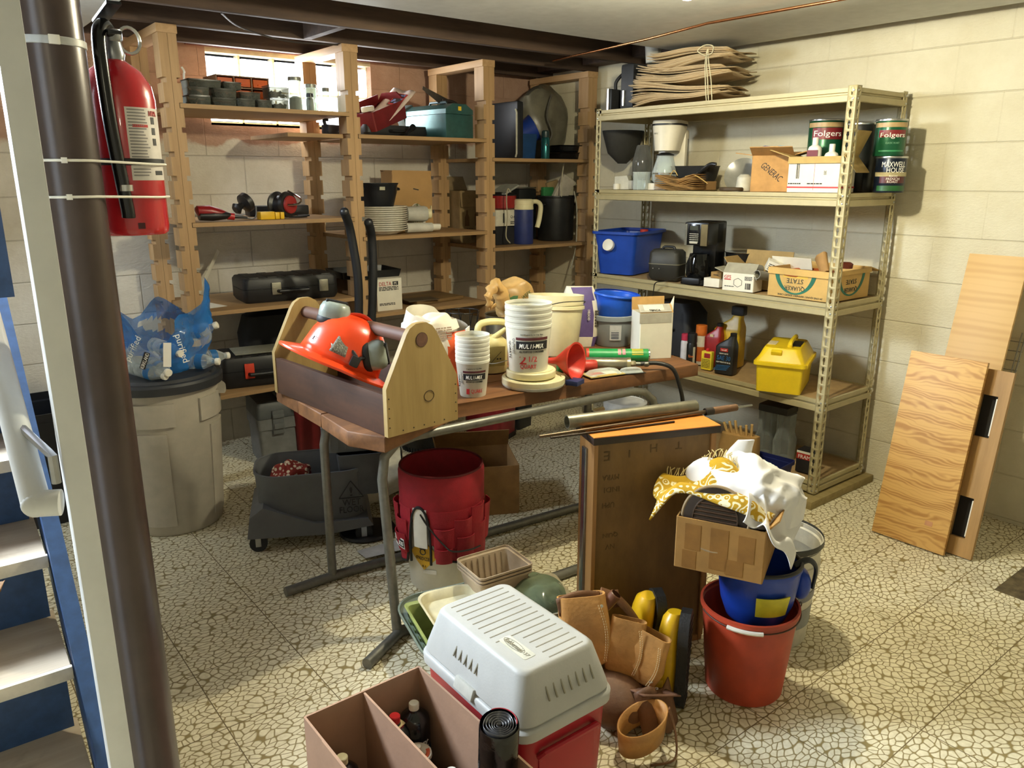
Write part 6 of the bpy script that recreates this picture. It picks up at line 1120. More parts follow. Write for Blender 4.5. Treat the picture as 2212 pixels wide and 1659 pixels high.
# ================================================================ foreground, left to right
# ---- carton of bottles
KB = M('a8856c', .85, var=.07, scale=9, bmp=.15, bsc=60, name='box_board')
CX0, CX1, CY0, CY1, CH = .565, .872, 1.02, 1.476, .32
t = thing('divided_carton', 'open divided cardboard carton of bottles in the foreground', 'box', ((CX0 + CX1) / 2, (CY0 + CY1) / 2, 0), 0)
b = B(); tub(b, [(CX1 - CX0, CY1 - CY0, .003, 0), (CX1 - CX0, CY1 - CY0, .003, CH)], .005, 1); b.obj('carton_body', KB, t); B().box((-.003, .0, CH / 2), (.005, CY1 - CY0 - .012, CH - .004)).obj('divider', KB, t)
b = B(); b.box((-(CX1 - CX0) / 2 - .002, -.02, CH - .05), (.002, .30, .10), (0, 2, 0)); b.obj('folded_flap', KB, t)
def cyl_bottle(name, label, px, py, r, h, m, capm, capr, caph, ztop, ring=0):
    p = G(px, py, ztop); px_ = min(p.x, CX1 - .008 - r) if p.x > .72 else min(max(p.x, CX0 + .008 + r), .712 - r); o = thing(name, label, 'bottle', (px_, min(max(p.y, CY0 + .008 + r), CY1 - .008 - r), .007)); H = ztop - .007
    B().lathe([(r * .94, 0), (r, .008), (r, H - caph - r * .75), (r * .93, H - caph - r * .45), (r * .7, H - caph - r * .2), (capr * 1.1, H - caph), (capr * .9, H - caph * .5)], 30).obj('cylinder', m, o); B().lathe([(capr, H - caph), (capr * 1.02, H - .002), (capr * .9, H), (.001, H)], 24).obj('cap', capm, o); return o, H
GB = M('14161b', .22, coat=.3, name='gas_black')
t, H = cyl_bottle('gas_cylinder', 'black torch gas cylinder with white cap in the foreground carton', 897, 1509, .038, .24, GB, WPL, .0125, .022, .262); cyltext('BERNZOMATIC', .08, .021, WINK, t, .0385, 236, H - .10); slab(B(), .038, .0006, 120, 352, H - .135, H - .117, 20).obj('blue_band', M('1c3a58', .4), t); slab(B(), .038, .0006, 120, 352, 0, H - .15, 20).obj('lower_label', M('7a6256', .5), t)
p = B().lathe([(.009, 0), (.0115, .004), (.008, .006), (.004, .001)], 18); p.obj('valve', M('4b4c40', .3, .8), t, loc=(.012, -.020, H - .040), rot=(40, 20, 0))
t, H = cyl_bottle('gas_cylinder', 'dark cylinder with bright red cap in the foreground carton', 830, 1522, .036, .2, M('2f3330', .3), M('c8262c', .35), .013, .024, .25)
t, H = cyl_bottle('glue_bottle', 'pinkish red bottle with a torn paper label on its cap in the foreground carton', 860, 1565, .030, .2, M('9c4a42', .35), M('6d1420', .35), .014, .02, .225); B().box((.002, 0, H + .001), (.026, .022, .002), (8, 0, 20)).obj('torn_label', M('d3c08f', .7), t)
t, H = cyl_bottle('paint_can', 'can with a white printed top and orange label edge in the foreground carton', 900, 1612, .034, .2, M('1b1b1d', .4), M('d6cdb8', .4), .011, .016, .20); B().lathe([(.034, H - .03), (.036, H - .026), (.035, H - .018), (.012, H - .016)], 28).obj('printed_top', M('ddd6c4', .45), t); slab(B(), .022, .009, 270, 350, H - .0225, H - .0165, 10).obj('orange_mark', M('c4552c', .5), t); text('24', .007, .005, INK, t, (-.018, .012, H - .015), (0, 0, -20))
t, H = cyl_bottle('gas_cylinder', 'black cylinder with cream cap in the left compartment of the foreground carton', 738, 1634, .038, .2, GB, M('d3cba8', .4), .0135, .022, .235)
t, H = cyl_bottle('gas_cylinder', 'cylinder with white cap at the bottom edge of the photo right of the divider', 975, 1664, .034, .2, M('6b6f73', .4), WPL, .0135, .02, .21)
# ---- roll of black trash bags
p = G(1079, 1560, .415); t = thing('trash_bag_roll', 'roll of shiny black trash bags standing upright beside the foreground carton', 'roll', (p.x - .008, p.y - .022, 0), 0, rot=(radians(7), radians(-3), 0))
b = B(); b.lathe([(.039, .0), (.042, .01), (.043, .395), (.041, .403)], 34, c1=False); b.jitter(.003, 25); b.obj('film', M('131315', .16, var=.3, bmp=.5, bsc=45, name='black_film'), t)
b = B(); q = [(.004 + .032 * i / 150) for i in range(151)]; b.loft([[V((r * cos(.25 * i) * (1 + .06 * sin(i * .7)), r * sin(.25 * i), .397 + .006 * (i / 150) + zz)) for i, r in enumerate(q)] for zz in (-.03, .003)], False, False, False); b.obj('coil', M('3c3c40', .3, spec=.9), t, thick=.0008, sharp=180)  # coil coloured grey to stand in for highlights on the black film edges
B().lathe([(.041, .0), (.041, .367), (.0005, .366)], 30, c1=False).obj('core', M('101012', .3), t); b = B(); b.tube([(.036 * cos(a), .036 * sin(a), .4085) for a in [-.8 + 2.2 * i / 16 for i in range(17)]], .0012, 5); b.obj('red_edge', M('b0283a', .4), t)
t = thing('crumpled_paper', 'small crumpled yellow paper at the foot of the black bag roll', 'paper', (p.x + .045, p.y - .06, .235)); b = B(); b.ell((0, 0, 0), (.03, .028, .035), 14, 8); b.jitter(.012, 40); b.obj('paper', M('a08a4a', .8), t, sharp=20); t.location.z = .25
R3 = Euler((radians(7), radians(-3), 0)).to_matrix() @ V((0, 0, .405))
for o in [q for q in COL.objects if q.name.startswith('trash_bag_roll')]: o.location = (p.x - R3.x, p.y - R3.y, .012)
# ---- cooler
RC = M('a81e2c', .38, var=.05, scale=8, name='cooler_red'); LW = M('b6b6b2', .5, var=.04, scale=14, bmp=.08, bsc=180, name='cooler_white')
t = thing('cooler', 'red picnic cooler with a white ribbed lid in the foreground', 'cooler', (1.045, 1.315, 0), -1); CW, CL = .285, .425
b = B(); b.loft([rr(CW - .05, CL - .05, .03, 0, 6), rr(CW - .04, CL - .04, .035, .01, 6), rr(CW - .014, CL - .014, .04, .305, 6)]); b.obj('body', RC, t)
b = B(); b.box((0, -CL / 2 + .012, .19), (.17, .012, .14), (-1, 0, 0), .01); b.obj('end_panel', RC, t); b = B(); b.tube([(-.09, -CL / 2 + .002, .25), (-.08, -CL / 2 - .004, .262), (.08, -CL / 2 - .004, .262), (.09, -CL / 2 + .002, .25)], .008, 8); b.obj('end_grip', RC, t)
b = B(); b.loft([rr(CW - .006, CL - .006, .042, .300, 6), rr(CW + .008, CL + .008, .045, .304, 6), rr(CW + .010, CL + .010, .045, .326, 6), rr(CW + .004, CL + .004, .045, .331, 6), rr(CW - .004, CL - .004, .044, .333, 6)]); b.obj('rim', LW, t)
b = B(); b.loft([rr(CW - .010, CL - .010, .042, .333, 6), rr(CW - .002, CL - .002, .044, .340, 6), rr(CW - .008, CL - .008, .042, .352, 6), rr(CW - .062, CL - .065, .03, .442, 6), rr(CW - .074, CL - .077, .028, .449, 6), rr(CW - .088, CL - .091, .024, .451, 6)]); b.obj('lid', LW, t)
GV = M('8d8877', .7, name='groove')
for i in range(14):
    y = CL / 2 - .062 - i * .0238; s0 = -.082 if i < 9 else -.02; b = B(); b.box((0 if i < 9 else (s0 + .082) / 2, y, .4513), (.082 - s0, .003, .0008)); b.obj('lid_groove', GV, t)
for s, n_ in (('x', 5), ('y', 7)):
    for i in range(n_):
        b = B(); k = (i - (n_ - 1) / 2) * .022
        if s == 'x': b.box((-CW / 2 + .0165, k + .02, .395), (.004, .003, .032), (0, 31, 0))
        else: b.box((k + .01, -CL / 2 + .0175, .398), (.003, .004, .042), (-32, 0, 0))
        b.obj('lid_slot', GV, t)
b = B(); b.loft([rr(.034, .10, .006, .451, 3, -.055, -.085), rr(.034, .10, .006, .4518, 3, -.055, -.085)]); b.obj('badge', M('cfcebf', .5), t); text('Rubbermaid', .062, .014, GV, t, (-.055, -.075, .452), (0, 0, -90)); text('37', .014, .010, GV, t, (-.055, -.122, .452), (0, 0, -90))
b = B(); b.tube([(-.055 + .011 * cos(a), -.075 + .037 * sin(a), .452) for a in [2 * pi * i / 30 for i in range(30)]], .0007, 4, closed=True); b.obj('badge_ring', GV, t)
b = B(); b.box((-CW / 2 - .002, .0, .333), (.014, .075, .03), (0, 18, 0), .004); b.obj('latch_recess', M('c3c2b8', .5), t)
# ---- basin with trays behind the cooler
bp = V((1.315, 1.815, 0)); t = thing('basin', 'grey green plastic basin with trays behind the white lidded cooler', 'basin', bp, -14); b = B(); tub(b, [(.34, .26, .06, 0), (.36, .28, .07, .01), (.45, .37, .09, .125), (.49, .41, .10, .13), (.495, .415, .10, .14)], .006, 7); b.obj('basin', M('76827a', .45, name='basin_grey'), t)
t = thing('tray', 'light green plastic tray lying at the left in the grey green basin', 'tray', (bp.x - .10, bp.y - .02, .062), -14); b = B(); tub(b, [(.22, .28, .02, 0), (.26, .32, .02, .095), (.275, .335, .02, .10)], .004, 3); b.obj('tray', M('9aa866', .5), t); b = B()
for i in range(5): b.box((-.131, -.1 + i * .05, .05), (.003, .02, .05), (0, -11, 0))
b.obj('ribs', M('56653a', .6), t)
t = thing('foam_tray', 'pale cream foam tray resting on the light green tray', 'tray', (bp.x - .10, bp.y - .01, .164), -14); b = B(); tub(b, [(.17, .25, .03, 0), (.19, .28, .05, .028), (.20, .29, .05, .030)], .003, 5); b.obj('tray', M('d6cfae', .5), t)
tp = back(G(1062, 1262, .27), .0); g = 'nested beige pots in the basin'
for k in range(3):
    nm = ('lowest', 'middle', 'topmost')[k]; t = thing('plant_tray', 'beige ribbed plastic seed tray above the basin, %s of three nested' % nm, 'tray', (1.41, 1.875, .125 + .012 * k), -6, g); b = B(); tub(b, [(.145, .115, .012, 0), (.19, .155, .016, .11), (.205, .17, .018, .112), (.205, .17, .018, .119)], .003, 3); b.obj('tray', M('b8a48a', .5, name='beige_tray'), t)
    if k == 2:
        b = B()
        for i in range(-3, 4): b.box((i * .023, .063, .06), (.003, .004, .09), (-10, 0, 0)); b.box((i * .023, -.063, .06), (.003, .004, .09), (10, 0, 0))
        b.obj('ribs', M('a18e76', .5), t)
t = thing('covered_tray', 'beige tray with cloudy green film over it at the right of the basin', 'tray', (1.50, 1.75, .08), -20); b = B(); tub(b, [(.14, .2, .02, 0), (.18, .24, .03, .085), (.20, .26, .035, .09)], .004, 4); b.obj('tray', M('b5a98d', .5), t); b = B(); crumple(b, .18, .24, .05, amp=.012, sc=14); b.obj('film', M('76846a', .15, alpha=.45), t, loc=(0, 0, .088))
# ---- bucket with red tool organiser
p = back(G(960, 1285), .125); t = thing('tool_bucket', 'white plastic bucket wearing a red cloth tool organiser in front of the workbench', 'bucket', (p.x, p.y, 0), 0)
BK = B(); cup(BK, [(.122, 0), (.128, .008), (.148, .355), (.152, .36), (.152, .366)], .004, 48); BK.obj('bucket', M('cfcabb', .45, var=.06, name='pail_white'), t)
RO = M('93101f', .7, var=.12, scale=22, bmp=.25, bsc=220, name='red_canvas'); PIP = M('141414', .6)
b = B(); b.lathe([(.150, .29), (.158, .33), (.160, .46), (.153, .475), (.146, .47), (.148, .34), (.142, .30)], 48, c0=False, c1=False); b.obj('sleeve', RO, t); B().tube([(.1535 * cos(a), .1535 * sin(a), .476) for a in [2 * pi * i / 48 for i in range(48)]], .004, 6, closed=True).obj('top_piping', M('5c0f17', .7), t)
ga = 206            # the gap in the skirt
b = B(); n = 60; rings = []
def skirt_z(a):
    d = abs((a - ga + 180) % 360 - 180); return .14 + .16 * max(0, 1 - ((d - 15) / 10)) if d < 25 else .13 + .03 * sin(radians(a * 2))
for i in range(n + 1): a = ga + 15 + (330) * i / n; e = V((cos(radians(a)), sin(radians(a)), 0)); z0 = skirt_z(a); rings.append([e * .150 + V((0, 0, z0)), e * .158 + V((0, 0, z0)), e * .166 + V((0, 0, .22)), e * .160 + V((0, 0, .345)), e * .153 + V((0, 0, .345))])
b.loft(rings); b.obj('skirt', RO, t)
P = [V((cos(radians(a)), sin(radians(a)), 0)) * r + V((0, 0, z)) for a, r, z in ((ga - 15, .162, .14), (ga - 15, .164, .24), (ga - 10, .162, .33), (ga, .162, .36), (ga + 10, .162, .33), (ga + 15, .164, .24), (ga + 15, .162, .14))]
b = B(); b.tube(spline(P, 6), .005, 6); b.tube([V((cos(radians(a)), sin(radians(a)), 0)) * .157 + V((0, 0, skirt_z(a))) for a in [ga + 15 + 330 * i / 60 for i in range(61)]], .005, 6); b.obj('piping', PIP, t)
b = B(); slab(b, .1525, .006, ga - 10, ga + 10, .20, .352, 8, .156); b.obj('bucket_gap', M('cfcabb', .45, var=.06), t)
for a0, a1, z0, z1 in ((ga + 20, ga + 46, .17, .285), (ga + 46, ga + 70, .20, .315), (ga + 70, ga + 96, .19, .35), (ga + 22, ga + 42, .15, .21), (ga + 48, ga + 72, .165, .25), (ga + 74, ga + 100, .17, .28), (ga - 46, ga - 20, .2, .30), (ga - 72, ga - 44, .2, .34), (ga + 100, ga + 130, .19, .33), (ga - 46, ga - 20, .17, .245)):
    b = B(); n = 10; R_ = []
    for i in range(n + 1): a = radians(a0 + (a1 - a0) * i / n); e = V((cos(a), sin(a), 0)); bl = .012 * sin(pi * i / n) + .004 + (.008 if z1 < .26 else 0); R_.append([e * .160 + V((0, 0, z0)), e * (.164 + bl * .5) + V((0, 0, z0)), e * (.166 + bl) + V((0, 0, z1)), e * (.163 + bl) + V((0, 0, z1)), e * .161 + V((0, 0, z0 + .02))])
    b.loft(R_); b.obj('pocket', RO, t)
slab(B(), .178, .0012, ga - 44, ga - 20, .185, .225, 8, .182).obj('brand_patch', M('d8d4cd', .6), t); cyltext('Bucket', .028, .014, INK, t, .181, ga - 37, .205); slab(B(), .1795, .0012, ga - 32, ga - 21, .19, .22, 5, .1825).obj('patch_panel', INK, t); cyltext('BOSS', .028, .016, WINK, t, .1828, ga - 26, .205)
YD = M('c79a1c', .5, name='hazard_yellow'); hz = B(); e = .062; rr0 = .1395; hz.loft([[V(((rr0 + k + .003 * (z / .06)) * cos(radians(ga) + y / rr0), (rr0 + k + .003 * (z / .06)) * sin(radians(ga) + y / rr0), .165 + z)) for y, z in ((0, -e), (e * .5, -e * .5), (e, 0), (e * .5, e * .5), (0, e), (-e * .5, e * .5), (-e, 0), (-e * .5, -e * .5))] for k in (.001, .0022)])
hz.obj('hazard_diamond', YD, t); cyltext('OXIDIZER', .068, .013, INK, t, .1425, ga, .150); cyltext('5.1', .014, .008, INK, t, .139, ga, .118); b = B(); b.tube([(.145 * cos(radians(ga) + .011 * cos(a) / .145), .145 * sin(radians(ga) + .011 * cos(a) / .145), .178 + .011 * sin(a)) for a in [2 * pi * i / 20 for i in range(20)]], .0018, 5, closed=True)
for i in range(5): a = radians(ga) + (i - 2) * .005 / .145; b.tube([(.1455 * cos(a), .1455 * sin(a), .188), (.146 * cos(a + .01 * (i - 2)), .146 * sin(a + .01 * (i - 2)), .205 - .003 * abs(i - 2))], .0022, 5)
b.obj('flame_symbol', INK, t); slab(B(), .1345, .0012, ga - 3, ga + 20, .088, .104, 6).obj('torn_sticker', M('cfc9ba', .6), t)
B().tube(spline([V((cos(radians(a)), sin(radians(a)), 0)) * r + V((0, 0, z)) for a, r, z in ((ga + 2, .163, .335), (ga + 14, .168, .29), (ga + 32, .182, .23), (ga + 42, .188, .205), (ga + 62, .188, .198), (ga + 78, .186, .195))], 6), .003, 6).obj('bail', M('2b2b2a', .5, .4), t)
# ---- upturned drawer with laminate front, pipe and rods
pr_ = G(1513, 1362); DT = .755; a0, a1 = G(1283, 948, DT), G(1558, 920, DT); ux = (a1 - a0); ux.z = 0; LW_ = ux.length; ux.normalize(); uy = V((-ux.y, ux.x, 0)); ang = math.degrees(atan2(ux.y, ux.x))
t = thing('drawer', 'large wooden drawer standing on end with an orange laminate front on top', 'drawer', (a0.x, a0.y, 0), ang); w_ = LW_; D_ = .145
HB = wood('7d6034', '634a26', 2, 3, .4, .6, name='hardboard'); SW = wood('a67c48', '875f32', 2, 6, .06, .55, name='drawer_side')
B().box((w_ / 2, .018, DT / 2 - .01), (w_ - .03, .005, DT - .03)).obj('bottom_board', HB, t)
for x in (.012, w_ - .02): B().box((x, .065, DT / 2 - .01), (.013, .115, DT - .03), bev=.001).obj('side_board', SW, t)
B().box((w_ / 2, .065, .012), (w_ - .04, .11, .02)).obj('back_board', SW, t); B().box((.002, .072, DT / 2 - .02), (.009, .03, DT - .06), bev=.002).obj('slide_rail', M('8e9298', .25, .9), t); B().box((w_ - .014, .016, DT / 2), (.012, .012, DT - .04)).obj('groove_strip', SW, t)
B().box((w_ / 2, D_ / 2, DT - .011), (w_, D_, .022), bev=.001).obj('front_edge', M('2a1d15', .5), t); B().box((w_ / 2, D_ / 2, DT + .001), (w_ - .002, D_ - .002, .003)).obj('laminate_front', M('d98a3c', .4, var=.05, name='orange_laminate'), t)
for s_, x, z, w1, h1 in (('T', .29, .70, .022, .024), ('H', .205, .70, .024, .026), ('I', .125, .69, .004, .024), ('E', .05, .69, .02, .03)): text(s_, w1, h1, M('55401f', .7), t, (x, .0148, z), (90, 0, 0), flip=True)
for s_, x, z, w1 in (('MYRA', .065, .62, .055), ('INDI', .07, .58, .05), ('UPH', .06, .53, .04), ('QUIN', .07, .43, .05), ('NV', .07, .39, .03)): text(s_, w1, .017, M('5c4622', .7), t, (x, .0148, z), (90, 0, 0), flip=True)
def W2(x, y, z): return V((a0.x, a0.y, 0)) + ux * x + uy * y + V((0, 0, z))
t = thing('steel_pipe', 'dull grey steel pipe lying on the orange topped drawer', 'pipe', (0, 0, 0)); A0, A1 = W2(-.045, D_ - .038, DT + .0235), W2(w_ - .01, D_ - .002, DT + .0235); d = (A1 - A0)
b = B(); n = d.normalized(); o1 = n.orthogonal().normalized(); o2 = n.cross(o1); b.loft([[p_ + (o1 * cos(a) + o2 * sin(a)) * r for a in [2 * pi * i / 28 for i in range(28)]] for p_, r in ((A0 + n * .03, .018), (A0, .018), (A0, .021), (A1, .021), (A1, .018))]); b.obj('tube', M('8a8673', .4, .65, .15, 25, name='galvanised'), t)
t = thing('skewer_rod', 'thin metal rod with a wrapped brown handle lying in front of the grey pipe', 'rod', (0, 0, 0)); A0, A1 = W2(-.155, .045, DT + .0075), W2(w_ + .01, .115, DT + .0105); B().rod(A0, A1, .0048, .007).obj('shaft', M('6b5946', .35, .7), t); n = (A1 - A0).normalized(); B().tube([A1 - n * .0, A1 + n * .03], .0125, 12).obj('ferrule', M('2d241c', .5), t); B().rod(A1 + n * .03, A1 + n * .125, .0125, .0115).obj('grip', M('735338', .7, bmp=.3), t); B().rod(A1 + n * .125, A1 + n * .19, .0032).obj('tip', STEEL, t)
A0 = W2(-.125, .03, DT + .0055); tag(B().rod(A0, W2(w_ * .7, .065, DT + .0055), .0035).obj('thin_rod', M('3a2e24', .45, .5)), 'second thinner dark rod lying along the drawer top', 'rod')
# ---- tool belt and boots
t = thing('tool_belt', 'tan leather tool belt with pouches slumped between cooler and drawer', 'tool belt', (1.40, 1.315, 0), -8)
def pouch(loc, rot, w, d, h, m=LEATHER, name='pouch'):
    b = B(); R_ = []
    for k, (z, a, c) in enumerate(((0, .55, .5), (.08, .85, .9), (.35, 1, 1.05), (.7, .98, .95), (1, .92, .8))): R_.append([q + V((0, -.012 * sin(z * 3), 0)) + NZ.noise_vector(q * 11) * .006 for q in rr(w * a, d * c, min(w, d) * .35, h * z, 5)])
    R_ += [[V((q.x * .93, q.y * .88, q.z)) for q in r_] for r_ in R_[::-1][:3]]; b.loft(R_); o = b.obj(name, m, t, loc=loc, rot=rot)
    s = B()
    for dx in (0, .006):
        for i in range(22): z = h * (.12 + .8 * i / 22); s.box((w * .26 + dx + .012 * sin(i / 7), -d * .5 - .0115 - .012 * sin(z / h * 3) + .004, z), (.0013, .003, h * .02))
    s.obj('stitching', M('d9c79a', .7), o); return o
o = pouch((-.015, .09, .135), (-14, -6, -26), .15, .075, .205); B().lathe([(.004, 0), (.005, .003), (.002, .004)], 10).obj('rivet', STEEL, o, loc=(.05, -.048, .18), rot=(90, 0, 0)); text('CRAFT', .03, .012, M('6d4a22', .6), o, (-.03, -.0545, .10), (88, 0, 0))
o = pouch((.095, .0, .10), (-6, 12, -60), .12, .05, .16, LEATHER, 'front_pouch'); pouch((.055, .03, .115), (-8, 6, -40), .11, .04, .17, LEATHER, 'middle_pouch')
b = B(); b.sheet(lambda u, v: V((-.09 + .20 * u, .155 - .03 * u - .02 * v, .335 - .045 * v + .012 * sin(u * 5))), 14, 4); b.obj('belt_top', LEATHD, t, thick=.004); b = B(); b.tube(spline([(.05, .13, .33), (.10, .11, .30), (.14, .08, .24), (.15, .05, .19)], 6), .016, 8, flat=.3); b.obj('strap', LEATHD, t); B().lathe([(.016, 0), (.018, .05), (.015, .052)], 16, c1=False).obj('hammer_loop', M('6b4530', .35), t, loc=(.045, .10, .30), rot=(20, 30, 0))
b = B(); b.sheet(lambda u, v: V((.02 + .14 * u, -.12 - .02 * sin(u * 4) + .05 * v, .015 + .11 * v + .02 * sin(u * 6))), 12, 8); b.obj('back_flap', LEATHD, t, thick=.005)
b = B(); b.loft([[V((.0 + .075 * cos(a) * k, -.135 + .055 * sin(a) * k, z + .02 * cos(a))) for a in [2 * pi * i / 30 for i in range(30)]] for k, z in ((.9, .03), (1, .10))], False, False); b.obj('belt_loop', LEATHER, t, thick=.005); b = B(); b.tube(spline([(.06, -.17, .13), (.062, -.20, .06), (.04, -.22, .012), (-.02, -.20, .006)], 6), .012, 6, flat=.25); b.obj('strap', LEATHD, t)
b = B(); b.sheet(lambda u, v: V((.03 + .11 * u, -.10 + .07 * v - .03 * u, .05 + .085 * (1 - u * .25) - .02 * v)), 10, 6); b.obj('suede_panel', M('6d4a33', .8), t, thick=.004); b = B()
for x, y in ((.07, -.075), (.09, -.06), (.085, -.09)): b.tube([(x + .004 * cos(a), y + .004 * sin(a), .131) for a in [2 * pi * i / 12 for i in range(12)]], .0012, 5, closed=True)
b.obj('eyelets', STEEL, t); b = B(); b.ell((.02, .02, .06), (.10, .12, .075), 20, 10); b.jitter(.02, 12, 5); b.obj('folded_body', LEATHD, t)
BY_ = M('d8a915', .35, var=.08, scale=9, name='boot_yellow'); SOLE = M('1f1d1b', .6, bmp=.4, bsc=140, name='boot_sole')
def boot(name, label, loc, sole, lean_):
    zx = V((-sole[0], -sole[1], 0)).normalized(); xx = V((0, 0, 1)); yy = zx.cross(xx); mt = Matrix((xx, yy, zx)).transposed() @ Matrix.Rotation(radians(lean_), 3, 'Z')
    t = thing(name, label, 'boot', loc, 0, 'yellow rubber boots', mt.to_euler()); F = [(-.075, .030, .10), (-.06, .040, .105), (-.02, .040, .10), (.03, .040, .085), (.09, .047, .07), (.14, .048, .065), (.175, .04, .058), (.195, .022, .045)]
    b = B(); b.loft([[V((x, w * cos(a), .02 + max(0, h * (.5 + .5 * sin(a)) if sin(a) > -.98 else 0))) for a in [2 * pi * i / 22 for i in range(22)]] for x, w, h in F]); b.obj('foot', BY_, t); b = B(); cup(b, [(.048, .06), (.050, .10), (.054, .12), (.057, .15), (.060, .155), (.059, .165)], .004, 28); b.obj('shaft', BY_, t, loc=(-.032, 0, 0)); 
    P = [(-.085, .028), (-.07, .041), (-.02, .040), (.04, .041), (.10, .051), (.15, .051), (.185, .042), (.204, .02)]; pl_ = [(x, -w) for x, w in P] + [(x, w) for x, w in P[::-1]]
    b = B(); b.prism(pl_, -.004, .026); o = b.obj('sole', SOLE, t); g = B()
    for i in range(12): g.box((-.07 + i * .022, 0, -.0045), (.012, .062 if i < 6 else .08, .003), (0, 0, 0), .001)
    g.obj('tread_bars', SOLE, o); return t
boot('rubber_boot', 'yellow rubber boot lying with its black sole facing the red bucket', (1.625, 1.235, .088), (.52, -.85), 6)
boot('rubber_boot', 'yellow rubber boot behind the tool belt with its toe pointing up', (1.668, 1.39, .10), (.86, -.5), -10)
# ---- stack: red bucket, blue helmet, box of cloths, white bucket behind
p = back(G(1600, 1530), .118); RB = (p.x, p.y)
t = thing('red_bucket', 'scuffed orange red bucket holding a blue helmet beside the yellow boots', 'bucket', (*RB, 0), 0); cup(B(), [(.108, 0), (.113, .008), (.137, .27), (.143, .272), (.143, .285), (.139, .286)], .003, 48).obj('bucket', M('b8452a', .5, var=.22, scale=5, name='faded_red'), t)
b = B(); q = [V((.144 * cos(radians(a)), .144 * sin(radians(a)), .272 - .008 * sin(radians(a - 145)))) for a in range(150, 320, 8)]; b.tube(q, .0022, 6); b.obj('bail', M('4a2f22', .5, .4), t); b = B(); b.tube(q[5:11], .0065, 8); b.obj('bail_grip', WPL, t); b = B(); b.tube([(.148 * cos(radians(320)) + .008 * cos(a), .148 * sin(radians(320)), .275 + .008 * sin(a)) for a in [2 * pi * i / 12 for i in range(12)]], .002, 5, closed=True); b.obj('bail_eye', M('3b2a1f', .5), t)
t = thing('blue_helmet', 'upside down blue hard hat with a yellow sticker sitting in the red bucket', 'helmet', (RB[0] + .025, RB[1] - .005, .20), -40)
b = B(); b.loft([[V((.112 * k * cos(a), .10 * k * sin(a), z)) for a in [2 * pi * i / 40 for i in range(40)]] for k, z in ((.02, .0), (.45, .008), (.78, .04), (.94, .09), (1.02, .15), (1.06, .19), (1.10, .205), (1.08, .21), (1.0, .19), (.9, .09), (.7, .045), (.02, .012))], False, False); HBl = M('1c3fa0', .35, var=.08, name='helmet_blue'); b.obj('shell', HBl, t)
slab(B(), .1, .004, 252, 304, .085, .148, 12, .112).obj('sticker', M('c9c02f', .5, name='yellow_sticker'), t); b = B(); b.ell((.13, .02, .13), (.03, .045, .05), 20, 12); b.obj('ear_muff', HBl, t); b = B(); b.tube(spline([(.095, -.02, .205), (.135, -.01, .22), (.165, .0, .19), (.165, .01, .12)], 6), .010, 8, flat=.6); b.obj('band', BLK, t); B().tube([(.118 * cos(a), .106 * sin(a), .213) for a in [2 * pi * i / 30 for i in range(30)]], .006, 8, closed=True).obj('rim_band', BLK, t)
BZ = .418; c1, c2, c3 = G(1455, 1222, BZ), G(1646, 1263, BZ), G(1738, 1192, BZ); bx = (c2 - c1); bw_ = bx.length; bx.normalize(); by = V((-bx.y, bx.x, 0)); bd_ = .255; bang = math.degrees(atan2(bx.y, bx.x)); BC = c1 + bx * bw_ / 2 + by * bd_ / 2
t = thing('cloth_carton', 'cardboard box with patched tape marks full of white cloths on the blue hard hat', 'box', (BC.x, BC.y, BZ), bang); BH = .155
carton(t, bw_, bd_, BH, M('a0783f', .8, var=.1, name='soft_carton'), M('a0783f', .8), (('r', .05, 40), ('b', .08, 30))); 
for x, z, w1, h1 in ((-.3, .65, .18, .5), (-.33, .2, .16, .35), (.0, .5, .2, .8), (.3, .6, .18, .5), (.18, .2, .2, .3)): B().box((x * bw_, -bd_ / 2 - .0004, z * BH), (w1 * bw_, .001, h1 * BH)).obj('tape_patch', M('8d642f', .55), t)
# cloths
def draped(name, label, cat, loc, rz, w, d, h, m, amp, sc, seed, fn=None, thick=0):
    o = thing(name, label, cat, loc, rz); b = B(); crumple(b, w, d, h, fn, 46, 46, amp, sc, seed); b.obj('cloth', m, o, sharp=75, thick=thick); return o
def foldy(w, d, h):
    def f(u, v):
        x, y = (u - .5) * 2, (v - .5) * 2; k = max(abs(x), abs(y)); r = hypot(x, y) or 1; x, y = x * k / r, y * k / r; p = V((x * w / 2, y * d / 2, h * max(0, 1 - (x * x + y * y)) ** .55))
        q = V((p.x + .3 * p.y, p.y - .2 * p.x, p.z)); e = (.030 * (1 - 2 * abs(NZ.noise(q * 8 + V((3, 1, 0))))) + .024 * (1 - 2 * abs(NZ.noise(q * 19)))) * min(1, 3 * (1 - x * x - y * y) + .25)
        n_ = V((p.x, p.y, .06)).normalized(); return p + n_ * e
    return f
WC = M('e6e4e2', .8, var=.03, scale=5, name='white_cloth')
T0 = V((BC.x, BC.y, BZ + BH)); Rb = Matrix.Rotation(radians(bang), 3, 'Z')
def off(x, y, z): return T0 + Rb @ V((x, y, z))
draped('white_cloth', 'heap of white cotton cloth piled in the patched cardboard box', 'cloth', off(.055, .055, -.03), bang, .27, .22, .14, WC, .05, 9, 3, foldy(.27, .22, .14))
o = thing('white_cloth', 'white cloth corner hanging over the right side of the patched cardboard box', 'cloth', off(.10, -.02, 0), bang)
b = B(); b.sheet(lambda u, v: V((-.04 + .13 * u + .01 * sin(v * 9), .10 - .23 * v + .02 * sin(u * 8), .085 - .13 * u ** 1.8 - .10 * max(0, v - .55) + .020 * sin(v * 11 + u * 5) + .012 * sin(u * 13 - v * 4))), 30, 34); b.obj('cloth', WC, o, thick=.003)
